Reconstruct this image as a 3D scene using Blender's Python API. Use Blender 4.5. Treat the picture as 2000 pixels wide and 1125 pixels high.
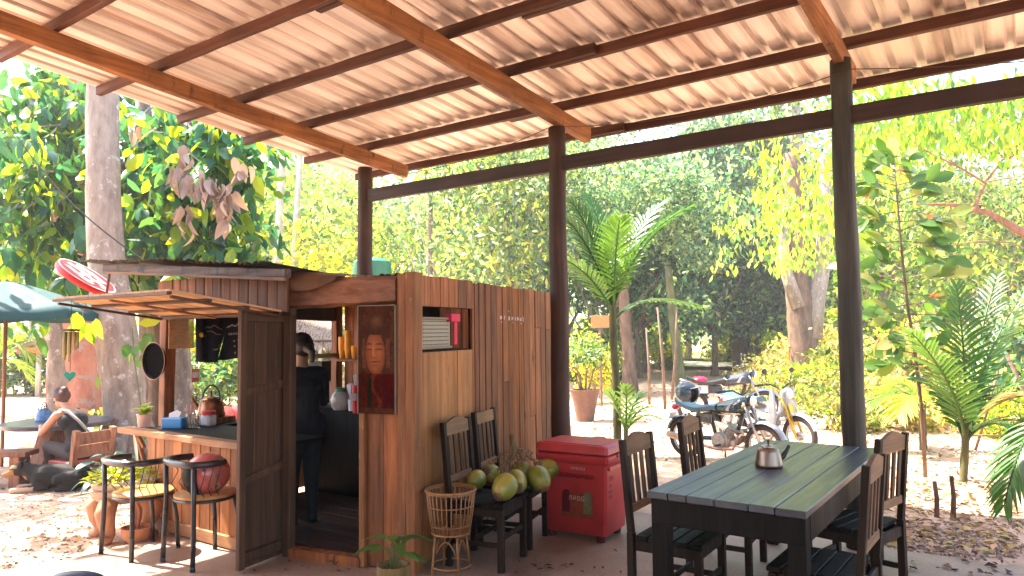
import bpy, bmesh, math, random
import numpy as np
from mathutils import Vector, Matrix

random.seed(7)
rng = np.random.default_rng(11)
for o in list(bpy.data.objects):
    bpy.data.objects.remove(o)
SC = bpy.context.scene
COL = SC.collection

# ------------------------------------------------------------------ camera
F, CX, CY, CAMH = 1418.0, 1000.0, 562.5, 1.6
PITCH, ROLL, HEAD = math.radians(3.33), 0.0115, math.radians(35.5)
_f0 = np.array([-math.sin(HEAD), math.cos(HEAD), 0.0])
_r0 = np.array([math.cos(HEAD), math.sin(HEAD), 0.0])
_z = np.array([0, 0, 1.0])
_fw = _f0 * math.cos(PITCH) + _z * math.sin(PITCH)
_u0 = -_f0 * math.sin(PITCH) + _z * math.cos(PITCH)
_R = _r0 * math.cos(ROLL) - _u0 * math.sin(ROLL)
_U = _u0 * math.cos(ROLL) + _r0 * math.sin(ROLL)
_C = np.array([0, 0, CAMH])
cam_d = bpy.data.cameras.new('camera')
cam_d.sensor_width = 36.0
cam_d.lens = 36.0 * F / 2000.0
cam_d.clip_end = 900
cam_d.clip_start = 0.05
cam = bpy.data.objects.new('camera', cam_d)
COL.objects.link(cam)
M = Matrix.Identity(4)
for i in range(3):
    M[i][0], M[i][1], M[i][2], M[i][3] = _R[i], _U[i], -_fw[i], _C[i]
cam.matrix_world = M
SC.camera = cam

# ------------------------------------------------------------------ sky, sun, exposure
SUNV = Vector((-0.62, -0.14, 1.0)).normalized()          # towards the sun
w = bpy.data.worlds.new('World'); SC.world = w; w.use_nodes = True
nt = w.node_tree
bg = nt.nodes['Background']
sky = nt.nodes.new('ShaderNodeTexSky'); sky.sky_type = 'NISHITA'; sky.sun_disc = False
sky.sun_elevation = math.asin(SUNV.z)
sky.sun_rotation = math.atan2(SUNV.x, SUNV.y)
sky.air_density = 1.0; sky.dust_density = 2.5; sky.ozone_density = 1.0
nt.links.new(sky.outputs[0], bg.inputs[0]); bg.inputs[1].default_value = 0.15
sl = bpy.data.lights.new('sun', 'SUN'); sl.energy = 4.8; sl.angle = math.radians(0.55); sl.color = (1.0, 0.91, 0.78)
so = bpy.data.objects.new('sun', sl); COL.objects.link(so)
so.rotation_euler = SUNV.to_track_quat('Z', 'Y').to_euler()
SC.view_settings.view_transform = 'Standard'; SC.view_settings.look = 'None'
SC.view_settings.gamma = 1.0; SC.view_settings.use_curve_mapping = False
SC.view_settings.exposure = 2.7
SC.render.engine = 'CYCLES'
SC.cycles.use_denoising = True
SC.cycles.max_bounces = 8; SC.cycles.diffuse_bounces = 5; SC.cycles.transmission_bounces = 6
SC.cycles.transparent_max_bounces = 8; SC.cycles.sample_clamp_indirect = 6.0
SC.cycles.caustics_reflective = False; SC.cycles.caustics_refractive = False

# ------------------------------------------------------------------ measuring the photograph
def ray(u, v): return _fw + _R * ((u - CX) / F) - _U * ((v - CY) / F)
def G(u, v, z0=0.0):
    d = ray(u, v); return _C + d * ((z0 - CAMH) / d[2])
def D(u, v, dep):
    d = ray(u, v); return _C + d * (dep / (d @ _f0))
def PL(u, v, p0, n):
    d = ray(u, v); p0 = np.array(p0, float); n = np.array(n, float)
    return _C + d * (((p0 - _C) @ n) / (d @ n))
def sst(a, b, x):
    t = min(1, max(0, (x - a) / (b - a))); return t * t * (3 - 2 * t)
def gh(x, y):                                            # height of the dirt ground
    return -0.025 - 0.13 * sst(6.3, 9.0, -x) - 0.06 * sst(7.5, 11, y)
def GG(u, v):
    p = G(u, v, 0)
    for _ in range(8): p = G(u, v, gh(p[0], p[1]))
    return p
EXA = math.radians(13)
EX = np.array([math.cos(EXA), math.sin(EXA), 0]); EY = np.array([-math.sin(EXA), math.cos(EXA), 0])
KC = np.array([-3.419, 3.613, 0.0])                      # near corner of the kiosk

# ------------------------------------------------------------------ mesh building
class MB:
    def __init__(s): s.v = []; s.f = []
    def add(s, vs, fs):
        b = len(s.v); s.v.extend([tuple(map(float, p)) for p in vs]); s.f.extend([tuple(i + b for i in f) for f in fs]); return s
    def box(s, c, size, rz=0.0, ch=0.004, M3=None):
        hx, hy, hz = size[0] / 2, size[1] / 2, size[2] / 2
        ch = min(ch, hx * .45, hy * .45, hz * .45)
        vs = []; idx = {}
        for sx in (-1, 1):
            for sy in (-1, 1):
                for sz in (-1, 1):
                    for k in range(3):
                        p = [sx * (hx - (ch if k != 0 else 0)), sy * (hy - (ch if k != 1 else 0)), sz * (hz - (ch if k != 2 else 0))]
                        idx[(sx, sy, sz, k)] = len(vs); vs.append(p)
        fs = []
        for k in range(3):
            a, b = [(1, 2), (0, 2), (0, 1)][k]
            for sg in (-1, 1):
                q = []
                for (sa, sb) in ((-1, -1), (1, -1), (1, 1), (-1, 1)):
                    t = [0, 0, 0]; t[k] = sg; t[a] = sa; t[b] = sb; q.append(idx[(t[0], t[1], t[2], k)])
                fs.append(q if (sg > 0) == (k != 1) else q[::-1])
        if ch > 0:
            for k in range(3):                       # edges along axis k
                a, b = [(1, 2), (0, 2), (0, 1)][k]
                for sa in (-1, 1):
                    for sb in (-1, 1):
                        t0 = [0, 0, 0]; t0[k] = -1; t0[a] = sa; t0[b] = sb
                        t1 = list(t0); t1[k] = 1
                        fs.append([idx[(*t0, a)], idx[(*t1, a)], idx[(*t1, b)], idx[(*t0, b)]])
            for sx in (-1, 1):
                for sy in (-1, 1):
                    for sz in (-1, 1): fs.append([idx[(sx, sy, sz, k)] for k in range(3)])
        cr, sr = math.cos(rz), math.sin(rz)
        out = []
        for p in vs:
            if M3 is not None: q = M3 @ Vector(p); out.append((q.x + c[0], q.y + c[1], q.z + c[2]))
            else: out.append((c[0] + p[0] * cr - p[1] * sr, c[1] + p[0] * sr + p[1] * cr, c[2] + p[2]))
        return s.add(out, fs)
    def beam(s, a, b, w, h, ch=0.004, up=(0, 0, 1)):
        a = Vector(a); b = Vector(b); d = b - a; L = d.length; d.normalize()
        u = Vector(up); sd = d.cross(u)
        if sd.length < 1e-4: sd = d.cross(Vector((0, 1, 0)))
        sd.normalize(); u = sd.cross(d)
        m = Matrix((d, sd, u)).transposed()
        return s.box((a + b) / 2, (L, w, h), ch=ch, M3=m)
    def rough(s, a, b, w, h, n=8, jit=0.006, up=(0, 0, 1)):
        """a hand-sawn beam: its section wanders along its length"""
        a = Vector(a); b = Vector(b); d = (b - a).normalized(); u = Vector(up); sd = d.cross(u)
        if sd.length < 1e-4: sd = d.cross(Vector((0, 1, 0)))
        sd.normalize(); u = sd.cross(d); c = min(w, h) * .07
        prof = [(-w/2+c, -h/2), (w/2-c, -h/2), (w/2, -h/2+c), (w/2, h/2-c), (w/2-c, h/2), (-w/2+c, h/2), (-w/2, h/2-c), (-w/2, -h/2+c)]
        vs = []; fs = []
        for i in range(n + 1):
            p = a.lerp(b, i / n)
            for (x, y) in prof:
                vs.append(p + sd * (x + random.uniform(-jit, jit)) + u * (y + random.uniform(-jit, jit)))
        k = len(prof)
        for i in range(n):
            for j in range(k): fs.append((i*k+j, i*k+(j+1)%k, (i+1)*k+(j+1)%k, (i+1)*k+j))
        fs.append(tuple(range(k))[::-1]); fs.append(tuple(n*k+j for j in range(k)))
        return s.add(vs, fs)
    def tube(s, pts, rad, n=8, cap=True, wob=0.0):
        pts = [Vector(p) for p in pts]; m = len(pts)
        rads = [rad] * m if isinstance(rad, (int, float)) else list(rad)
        vs = []; fs = []; ref = None
        for i, p in enumerate(pts):
            t = (pts[min(i+1, m-1)] - pts[max(i-1, 0)])
            if t.length < 1e-9: t = Vector((0, 0, 1))
            t.normalize()
            if ref is None:
                ref = t.cross(Vector((0, 0, 1)))
                if ref.length < 0.1: ref = t.cross(Vector((1, 0, 0)))
            ref = (ref - t * ref.dot(t)).normalized(); o = t.cross(ref)
            for j in range(n):
                a = 2 * math.pi * j / n; r = rads[i] * (1 + (random.uniform(-wob, wob) if wob else 0))
                vs.append(p + (ref * math.cos(a) + o * math.sin(a)) * r)
        for i in range(m - 1):
            for j in range(n): fs.append((i*n+j, i*n+(j+1)%n, (i+1)*n+(j+1)%n, (i+1)*n+j))
        if cap: fs.append(tuple(range(n))[::-1]); fs.append(tuple((m-1)*n+j for j in range(n)))
        return s.add(vs, fs)
    def lathe(s, prof, n=24, c=(0, 0, 0), M3=None, a0=0.0, a1=2*math.pi):
        vs = []; fs = []; full = abs(a1 - a0 - 2*math.pi) < 1e-6; k = n if full else n + 1
        for (r, z) in prof:
            for j in range(k):
                a = a0 + (a1 - a0) * j / n; p = Vector((r*math.cos(a), r*math.sin(a), z))
                if M3 is not None: p = M3 @ p
                vs.append((p.x + c[0], p.y + c[1], p.z + c[2]))
        for i in range(len(prof) - 1):
            for j in range(n):
                j2 = (j + 1) % k if full else j + 1
                fs.append((i*k+j, i*k+j2, (i+1)*k+j2, (i+1)*k+j))
        return s.add(vs, fs)
    def ell(s, c, r, nu=16, nv=10, M3=None):
        prof = [(math.sin(math.pi*i/nv), -math.cos(math.pi*i/nv)) for i in range(nv + 1)]
        prof = [(max(a, 1e-4), b) for a, b in prof]
        S = Matrix.Diagonal(Vector(r))
        return s.lathe(prof, nu, c, (M3 @ S) if M3 is not None else S)
    def prism(s, poly, t, M4):
        """polygon in local xy, thickness t along local z, placed by a 4x4 matrix"""
        n = len(poly); vs = [M4 @ Vector((x, y, -t/2)) for x, y in poly] + [M4 @ Vector((x, y, t/2)) for x, y in poly]
        fs = [tuple(range(n))[::-1], tuple(range(n, 2*n))] + [(i, (i+1) % n, n+(i+1) % n, n+i) for i in range(n)]
        return s.add(vs, fs)
    def mesh(s, name, mat, smooth=False, inv=None):
        me = bpy.data.meshes.new(name)
        vs = s.v if inv is None else [tuple(inv @ Vector(p)) for p in s.v]
        me.from_pydata(vs, [], s.f)
        bm = bmesh.new(); bm.from_mesh(me); bmesh.ops.recalc_face_normals(bm, faces=bm.faces); bm.to_mesh(me); bm.free()
        if mat is not None: me.materials.append(mat)
        if smooth:
            me.polygons.foreach_set('use_smooth', [True] * len(me.polygons))
            if smooth != 'all':
                try: me.set_sharp_from_angle(angle=math.radians(42))
                except Exception: pass
        return me
    def build(s, name, mat, parent=None, smooth=False, world=False):
        inv = None
        if world and parent is not None:
            r = parent
            while r.parent is not None: r = r.parent
            inv = (Matrix.Translation(r.location) @ r.rotation_euler.to_matrix().to_4x4()).inverted()
        o = bpy.data.objects.new(name, s.mesh(name, mat, smooth, inv)); COL.objects.link(o)
        if parent is not None: o.parent = parent
        return o

def tag(o, label=None, cat=None, group=None, kind=None):
    if label: o['label'] = label
    if cat: o['category'] = cat
    if group: o['group'] = group
    if kind: o['kind'] = kind
    return o
def thing(name, label, cat, loc=(0, 0, 0), rz=0.0, group=None):
    o = bpy.data.objects.new(name, None); COL.objects.link(o)
    o.empty_display_size = .1; o.location = tuple(map(float, loc)); o.rotation_euler = (0, 0, rz)
    return tag(o, label, cat, group)
def dup(root, loc, rz, label=None, group=None):
    def cp(o, par):
        c = o.copy(); COL.objects.link(c)
        if par is not None: c.parent = par
        for ch in [x for x in o.children]: cp(ch, c)
        return c
    r = cp(root, None); r.location = tuple(map(float, loc)); r.rotation_euler = (0, 0, rz)
    return tag(r, label, None, group)
def inst(name, me, parent, loc=(0, 0, 0), rot=(0, 0, 0), sc=1.0):
    o = bpy.data.objects.new(name, me); COL.objects.link(o)
    if parent is not None: o.parent = parent
    o.location = loc; o.rotation_euler = rot; o.scale = (sc, sc, sc) if isinstance(sc, (int, float)) else sc
    return o
def rot_to(d, roll=0.0):
    return Vector(d).to_track_quat('Z', 'Y').to_matrix() @ Matrix.Rotation(roll, 3, 'Z')

def text_mesh(name, body, size, mat, M4, parent, ext=0.0006, world=True, sx=1.0, bold=0.0):
    cu = bpy.data.curves.new('lettering', 'FONT'); cu.body = body; cu.size = size; cu.extrude = ext; cu.offset = size * bold
    cu.align_x = 'CENTER'; cu.align_y = 'CENTER'
    o = bpy.data.objects.new('lettering', cu); COL.objects.link(o)
    me = bpy.data.meshes.new_from_object(o.evaluated_get(bpy.context.evaluated_depsgraph_get()))
    bpy.data.objects.remove(o); bpy.data.curves.remove(cu)
    me.name = name
    if world and parent is not None:
        r = parent
        while r.parent is not None: r = r.parent
        M4 = (Matrix.Translation(r.location) @ r.rotation_euler.to_matrix().to_4x4()).inverted() @ M4
    me.transform(M4 @ Matrix.Diagonal((sx, 1, 1, 1)))
    me.materials.clear(); me.materials.append(mat)
    return inst(name, me, parent)
def frame4(origin, xdir, ydir):
    x = Vector(xdir).normalized(); y = Vector(ydir); y = (y - x * y.dot(x)).normalized(); z = x.cross(y)
    m = Matrix.Identity(4)
    for i in range(3): m[i][0], m[i][1], m[i][2], m[i][3] = x[i], y[i], z[i], origin[i]
    return m

def organic(name, caps, mat, parent=None, voxel=0.012, smooth=6, ells=(), paint=None, world=False):
    """tapered capsules and ellipsoids fused into one continuous skin"""
    mb = MB()
    for (p0, p1, r0, r1) in caps:
        p0 = Vector(p0); p1 = Vector(p1); d = (p1 - p0)
        if d.length < 1e-5: d = Vector((0, 0, 1e-3))
        L = d.length; m = rot_to(d); prof = []
        for i in range(5):
            a = -math.pi/2 + math.pi/2 * i/4; prof.append((max(1e-4, r0*math.cos(a)), r0*math.sin(a)))
        for i in range(5):
            a = math.pi/2 * i/4; prof.append((max(1e-4, r1*math.cos(a)), L + r1*math.sin(a)))
        mb.lathe(prof, 14, p0, m)
    for e in ells:
        mb.ell(e[0], e[1], 18, 12, e[2] if len(e) > 2 else None)
    me = mb.mesh(name, None)
    o = bpy.data.objects.new(name, me); COL.objects.link(o)
    r = o.modifiers.new('r', 'REMESH'); r.mode = 'VOXEL'; r.voxel_size = voxel
    if smooth:
        q = o.modifiers.new('s', 'SMOOTH'); q.iterations = smooth; q.factor = .5
    me2 = bpy.data.meshes.new_from_object(o.evaluated_get(bpy.context.evaluated_depsgraph_get()))
    bpy.data.objects.remove(o)
    me2.polygons.foreach_set('use_smooth', [True] * len(me2.polygons))
    me2.materials.clear(); me2.materials.append(mat); me2.name = name
    if paint:
        at = me2.color_attributes.new('tone', 'FLOAT_COLOR', 'POINT')
        at.data.foreach_set('color', np.array([(*paint(v.co), 1.0) for v in me2.vertices], dtype=np.float32).ravel())
    return inst(name, me2, parent)

# ------------------------------------------------------------------ materials
def mat_new(name):
    m = bpy.data.materials.new(name); m.use_nodes = True
    return m, m.node_tree, m.node_tree.nodes['Principled BSDF']
def nd(nt, t, **kw):
    n = nt.nodes.new(t)
    for k, v in kw.items(): setattr(n, k, v)
    return n
def mapped(nt, scale, rnd=True, coord='Object'):
    tc = nd(nt, 'ShaderNodeTexCoord'); mp = nd(nt, 'ShaderNodeMapping'); mp.inputs['Scale'].default_value = scale
    nt.links.new(tc.outputs[coord], mp.inputs['Vector'])
    if rnd:
        oi = nd(nt, 'ShaderNodeObjectInfo'); mu = nd(nt, 'ShaderNodeMath', operation='MULTIPLY'); mu.inputs[1].default_value = 37.0
        nt.links.new(oi.outputs['Random'], mu.inputs[0]); nt.links.new(mu.outputs[0], mp.inputs['Location'])
    return mp
def ramp(nt, fac, stops):
    r = nd(nt, 'ShaderNodeValToRGB'); e = r.color_ramp.elements
    while len(e) < len(stops): e.new(0.5)
    for i, (p, c) in enumerate(stops): e[i].position = p; e[i].color = (*c, 1) if len(c) == 3 else c
    nt.links.new(fac, r.inputs[0]); return r
def plain(name, col, rough=.5, metal=0.0, spec=.5, noise=0.12, nscale=14.0, bump=0.0, coat=0.0, trans=0.0, alpha=1.0):
    m, nt, b = mat_new(name)
    mp = mapped(nt, (nscale,) * 3); n = nd(nt, 'ShaderNodeTexNoise'); n.inputs['Scale'].default_value = 1.0; n.inputs['Detail'].default_value = 5
    nt.links.new(mp.outputs[0], n.inputs['Vector'])
    c = np.array(col); r = ramp(nt, n.outputs['Fac'], [(.3, tuple(c * (1 - noise))), (.7, tuple(np.minimum(1, c * (1 + noise))))])
    nt.links.new(r.outputs[0], b.inputs['Base Color'])
    b.inputs['Roughness'].default_value = rough; b.inputs['Metallic'].default_value = metal; b.inputs['Specular IOR Level'].default_value = spec
    b.inputs['Coat Weight'].default_value = coat
    b.inputs['Transmission Weight'].default_value = trans
    b.inputs['Alpha'].default_value = alpha
    rr = ramp(nt, n.outputs['Fac'], [(.25, (max(0, rough - .1),) * 3), (.75, (min(1, rough + .12),) * 3)]); nt.links.new(rr.outputs[0], b.inputs['Roughness'])
    if bump:
        bp = nd(nt, 'ShaderNodeBump'); bp.inputs['Strength'].default_value = bump; bp.inputs['Distance'].default_value = .01
        nt.links.new(n.outputs['Fac'], bp.inputs['Height']); nt.links.new(bp.outputs[0], b.inputs['Normal'])
    return m
def wood(name, dark, light, axis='Z', rough=.62, grain=26.0, stretch=1.3, var=.45, bump=.35, wear=None, spec=.35, worn=.58):
    """sawn timber: grain stretched along one axis, patches, each board a little different"""
    m, nt, b = mat_new(name)
    sc = [grain] * 3; sc['XYZ'.index(axis)] = stretch
    mp = mapped(nt, sc); n = nd(nt, 'ShaderNodeTexNoise'); n.inputs['Scale'].default_value = 1.0; n.inputs['Detail'].default_value = 7
    n.inputs['Roughness'].default_value = .65; n.inputs['Distortion'].default_value = .35
    nt.links.new(mp.outputs[0], n.inputs['Vector'])
    g = ramp(nt, n.outputs['Fac'], [(.28, dark), (.5, tuple((np.array(dark) + np.array(light)) / 2)), (.72, light)])
    mp2 = mapped(nt, (3.1, 3.1, 2.0)); n2 = nd(nt, 'ShaderNodeTexNoise'); n2.inputs['Scale'].default_value = 1.0; n2.inputs['Detail'].default_value = 4
    nt.links.new(mp2.outputs[0], n2.inputs['Vector'])
    oi = nd(nt, 'ShaderNodeObjectInfo')
    ma = nd(nt, 'ShaderNodeMapRange'); ma.inputs['To Min'].default_value = 1 - var; ma.inputs['To Max'].default_value = 1 + var * .8
    nt.links.new(oi.outputs['Random'], ma.inputs['Value'])
    mb_ = nd(nt, 'ShaderNodeMapRange'); mb_.inputs['From Min'].default_value = .3; mb_.inputs['From Max'].default_value = .7; mb_.inputs['To Min'].default_value = .72; mb_.inputs['To Max'].default_value = 1.22
    nt.links.new(n2.outputs['Fac'], mb_.inputs['Value'])
    mu = nd(nt, 'ShaderNodeMath', operation='MULTIPLY'); nt.links.new(ma.outputs[0], mu.inputs[0]); nt.links.new(mb_.outputs[0], mu.inputs[1])
    vm = nd(nt, 'ShaderNodeVectorMath', operation='SCALE'); nt.links.new(g.outputs[0], vm.inputs[0]); nt.links.new(mu.outputs[0], vm.inputs['Scale'])
    out = vm.outputs[0]
    if wear is not None:
        mp3 = mapped(nt, (7, 7, 2.2)); n3 = nd(nt, 'ShaderNodeTexNoise'); n3.inputs['Scale'].default_value = 1.0; n3.inputs['Detail'].default_value = 8; n3.inputs['Roughness'].default_value = .7
        nt.links.new(mp3.outputs[0], n3.inputs['Vector'])
        r3 = ramp(nt, n3.outputs['Fac'], [(worn, (0, 0, 0)), (worn + .1, (1, 1, 1))])
        mx = nd(nt, 'ShaderNodeMix', data_type='RGBA'); nt.links.new(r3.outputs[0], mx.inputs[0]); nt.links.new(out, mx.inputs[6]); mx.inputs[7].default_value = (*wear, 1)
        out = mx.outputs[2]
    nt.links.new(out, b.inputs['Base Color'])
    rr = ramp(nt, n.outputs['Fac'], [(.25, (rough + .12,) * 3), (.75, (rough - .08,) * 3)]); nt.links.new(rr.outputs[0], b.inputs['Roughness'])
    b.inputs['Specular IOR Level'].default_value = spec
    bp = nd(nt, 'ShaderNodeBump'); bp.inputs['Strength'].default_value = bump; bp.inputs['Distance'].default_value = .006
    nt.links.new(n.outputs['Fac'], bp.inputs['Height']); nt.links.new(bp.outputs[0], b.inputs['Normal'])
    return m
def leafmat(name, trans=.42, rough=.45, gain=1.0, tint=(1.25, 1.35, .55), fixed=None):
    """leaf: colour of each leaf from its 'tone' attribute (or fixed), partly see-through to light"""
    m, nt, b = mat_new(name)
    if fixed is None:
        at = nd(nt, 'ShaderNodeAttribute', attribute_name='tone'); colo = at.outputs['Color']
    else:
        oi = nd(nt, 'ShaderNodeObjectInfo'); colo = ramp(nt, oi.outputs['Random'], fixed).outputs[0]
    hs = nd(nt, 'ShaderNodeHueSaturation'); oi2 = nd(nt, 'ShaderNodeObjectInfo')
    mr = nd(nt, 'ShaderNodeMapRange'); mr.inputs['To Min'].default_value = .8 * gain; mr.inputs['To Max'].default_value = 1.2 * gain
    nt.links.new(oi2.outputs['Random'], mr.inputs['Value']); nt.links.new(mr.outputs[0], hs.inputs['Value']); nt.links.new(colo, hs.inputs['Color'])
    nt.links.new(hs.outputs[0], b.inputs['Base Color'])
    b.inputs['Roughness'].default_value = rough; b.inputs['Specular IOR Level'].default_value = .35
    tr = nd(nt, 'ShaderNodeBsdfTranslucent'); vm = nd(nt, 'ShaderNodeVectorMath', operation='MULTIPLY'); vm.inputs[1].default_value = tint
    nt.links.new(hs.outputs[0], vm.inputs[0]); vs = nd(nt, 'ShaderNodeVectorMath', operation='SCALE'); vs.inputs['Scale'].default_value = 2.0
    nt.links.new(vm.outputs[0], vs.inputs[0]); nt.links.new(vs.outputs[0], tr.inputs['Color'])
    mx = nd(nt, 'ShaderNodeMixShader'); mx.inputs[0].default_value = trans
    nt.links.new(b.outputs[0], mx.inputs[1]); nt.links.new(tr.outputs[0], mx.inputs[2])
    nt.links.new(mx.outputs[0], nt.nodes['Material Output'].inputs['Surface'])
    return m
def tonemat(name, rough=.6, spec=.3, bump=0.0, nscale=60.0):
    m, nt, b = mat_new(name)
    at = nd(nt, 'ShaderNodeAttribute', attribute_name='tone'); nt.links.new(at.outputs['Color'], b.inputs['Base Color'])
    b.inputs['Roughness'].default_value = rough; b.inputs['Specular IOR Level'].default_value = spec
    if bump:
        mp = mapped(nt, (nscale,) * 3, False); n = nd(nt, 'ShaderNodeTexNoise'); n.inputs['Detail'].default_value = 4; n.inputs['Scale'].default_value = 1
        nt.links.new(mp.outputs[0], n.inputs['Vector']); bp = nd(nt, 'ShaderNodeBump'); bp.inputs['Strength'].default_value = bump; bp.inputs['Distance'].default_value = .01
        nt.links.new(n.outputs['Fac'], bp.inputs['Height']); nt.links.new(bp.outputs[0], b.inputs['Normal'])
    return m

W_RAFTER = wood('rafter wood', (.105, .037, .013), (.33, .135, .040), 'Y', wear=(.05, .026, .016), worn=.57)
W_PURLIN = wood('purlin wood', (.055, .018, .009), (.13, .045, .02), 'X', var=.3)
W_EAVE = wood('eave beam wood', (.026, .014, .010), (.058, .028, .018), 'X', var=.1)
W_POST = wood('post wood', (.030, .014, .008), (.085, .038, .02), 'Z', var=.2, grain=34, wear=(.14, .08, .045), worn=.68, bump=.6)
W_POSTG = wood('grey green post wood', (.024, .020, .013), (.066, .058, .040), 'Z', var=.1, grain=34, wear=(.09, .075, .05), worn=.66, bump=.7)
W_WALL = wood('wall plank wood', (.095, .028, .008), (.38, .130, .036), 'Z', var=.5, wear=(.05, .02, .010), worn=.60)
W_PALE = wood('pale board wood', (.24, .092, .024), (.48, .21, .064), 'Z', var=.3, wear=(.09, .03, .012), worn=.60)
W_CORNER = wood('corner post wood', (.12, .042, .013), (.29, .115, .036), 'Z', var=.2, wear=(.42, .27, .09), worn=.60)
W_DOOR = wood('door wood', (.045, .022, .012), (.115, .058, .028), 'Z', var=.25)
W_LOG = wood('header log wood', (.12, .042, .018), (.32, .13, .06), 'X', var=.2, wear=(.035, .018, .012), worn=.58)
W_COUNTER = wood('counter plank wood', (.23, .075, .024), (.50, .20, .068), 'Z', var=.3)
W_CTOP = wood('counter top wood', (.26, .115, .05), (.46, .24, .115), 'X', var=.1)
W_OLD = wood('weathered wood', (.03, .018, .012), (.085, .052, .034), 'Z', var=.3)
W_OLDX = wood('weathered roof beam wood', (.035, .026, .022), (.12, .066, .046), 'X', var=.2, wear=(.015, .015, .017), worn=.50)
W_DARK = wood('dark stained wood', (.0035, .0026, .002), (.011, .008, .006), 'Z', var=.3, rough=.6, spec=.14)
W_TABLE = wood('dark table paint', (.026, .034, .042), (.060, .073, .086), 'Y', var=.25, rough=.34, spec=.75, wear=(.008, .008, .008), worn=.66, bump=.25)
W_CHAIR = wood('chair wood', (.010, .0065, .004), (.032, .018, .010), 'Z', var=.2, rough=.6, spec=.15)
W_RAIL = wood('worn rail wood', (.12, .063, .028), (.25, .135, .062), 'X', var=.15, rough=.6, spec=.25)
W_SLATC = wood('chair slat wood', (.045, .024, .012), (.12, .064, .03), 'Z', var=.3, rough=.6, spec=.2)
# ------------------------------------------------------------------ ground
def ground_material():
    m, nt, b = mat_new('sandy dirt')
    mp = mapped(nt, (1, 1, 1), False)
    def noise(s, d=6, ro=.6):
        n = nd(nt, 'ShaderNodeTexNoise'); n.inputs['Scale'].default_value = s; n.inputs['Detail'].default_value = d; n.inputs['Roughness'].default_value = ro
        nt.links.new(mp.outputs[0], n.inputs['Vector']); return n
    n1 = noise(.55); n2 = noise(6.0, 8, .7); n3 = noise(38, 4)
    a = ramp(nt, n1.outputs['Fac'], [(.3, (.42, .245, .165)), (.5, (.53, .36, .26)), (.7, (.61, .45, .34))])
    c = ramp(nt, n2.outputs['Fac'], [(.32, (.62, .52, .44)), (.5, (1, 1, 1)), (.75, (1.12, 1.08, 1.02))])
    mx = nd(nt, 'ShaderNodeMix', data_type='RGBA', blend_type='MULTIPLY'); mx.inputs[0].default_value = .8
    nt.links.new(a.outputs[0], mx.inputs[6]); nt.links.new(c.outputs[0], mx.inputs[7])
    nt.links.new(mx.outputs[2], b.inputs['Base Color']); b.inputs['Roughness'].default_value = .95; b.inputs['Specular IOR Level'].default_value = .1
    bp = nd(nt, 'ShaderNodeBump'); bp.inputs['Strength'].default_value = .7; bp.inputs['Distance'].default_value = .03
    ad = nd(nt, 'ShaderNodeMath', operation='ADD'); nt.links.new(n2.outputs['Fac'], ad.inputs[0]); nt.links.new(n3.outputs['Fac'], ad.inputs[1])
    nt.links.new(ad.outputs[0], bp.inputs['Height']); nt.links.new(bp.outputs[0], b.inputs['Normal'])
    return m
def grid_sheet(name, xs, ys, hf, mat, smooth=True):
    vs = [(x, y, hf(x, y)) for y in ys for x in xs]; n = len(xs)
    fs = [(j*n+i, j*n+i+1, (j+1)*n+i+1, (j+1)*n+i) for j in range(len(ys)-1) for i in range(n-1)]
    mb = MB(); mb.add(vs, fs); return mb.build(name, mat, None, smooth='all' if smooth else False)
xs = [-260, -190, -140, -110, -85] + list(np.arange(-70, -12, 1.5)) + list(np.arange(-12, 4, .25)) + list(np.arange(4, 20, 1.5)) + [30, 60, 100, 160, 260]
ys = [-200, -120, -50, -20, -10, -6] + list(np.arange(-4, 14, .25)) + list(np.arange(14, 60, 1.5)) + [65, 80, 110, 160, 220, 300]
def ghn(x, y):
    k = .012 * math.sin(x*1.9+y*.7) * math.sin(y*1.3-x*.4) + .008*math.sin(x*4.1+1)*math.sin(y*3.7)
    fade = sst(0, .6, max(-5.6 - x, y - 6.2))
    return gh(x, y) + k * fade
tag(grid_sheet('ground', xs, ys, ghn, ground_material()), kind='structure')

# far verge and road seen under the trees
GRASSM = plain('dry verge', (.20, .20, .055), .95, noise=.5, nscale=3, bump=.5)
def strip(name, pts, z, mat):
    mb = MB(); mb.add([(p[0], p[1], z) for p in pts], [tuple(range(len(pts)))]); return tag(mb.build(name, mat), kind='structure')
def quad_on(pix, z): return [G(u, v, z) for u, v in pix]
strip('far_verge', [(-60, 37.5), (12, 37.5), (12, 48), (-60, 52)], -.055, GRASSM)
strip('far_road', [(-60, 30.5), (12, 30.5), (12, 35.5), (-60, 35.5)], -.06, plain('pale road', (.55, .50, .43), .95, noise=.15, nscale=2, bump=.2))

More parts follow.
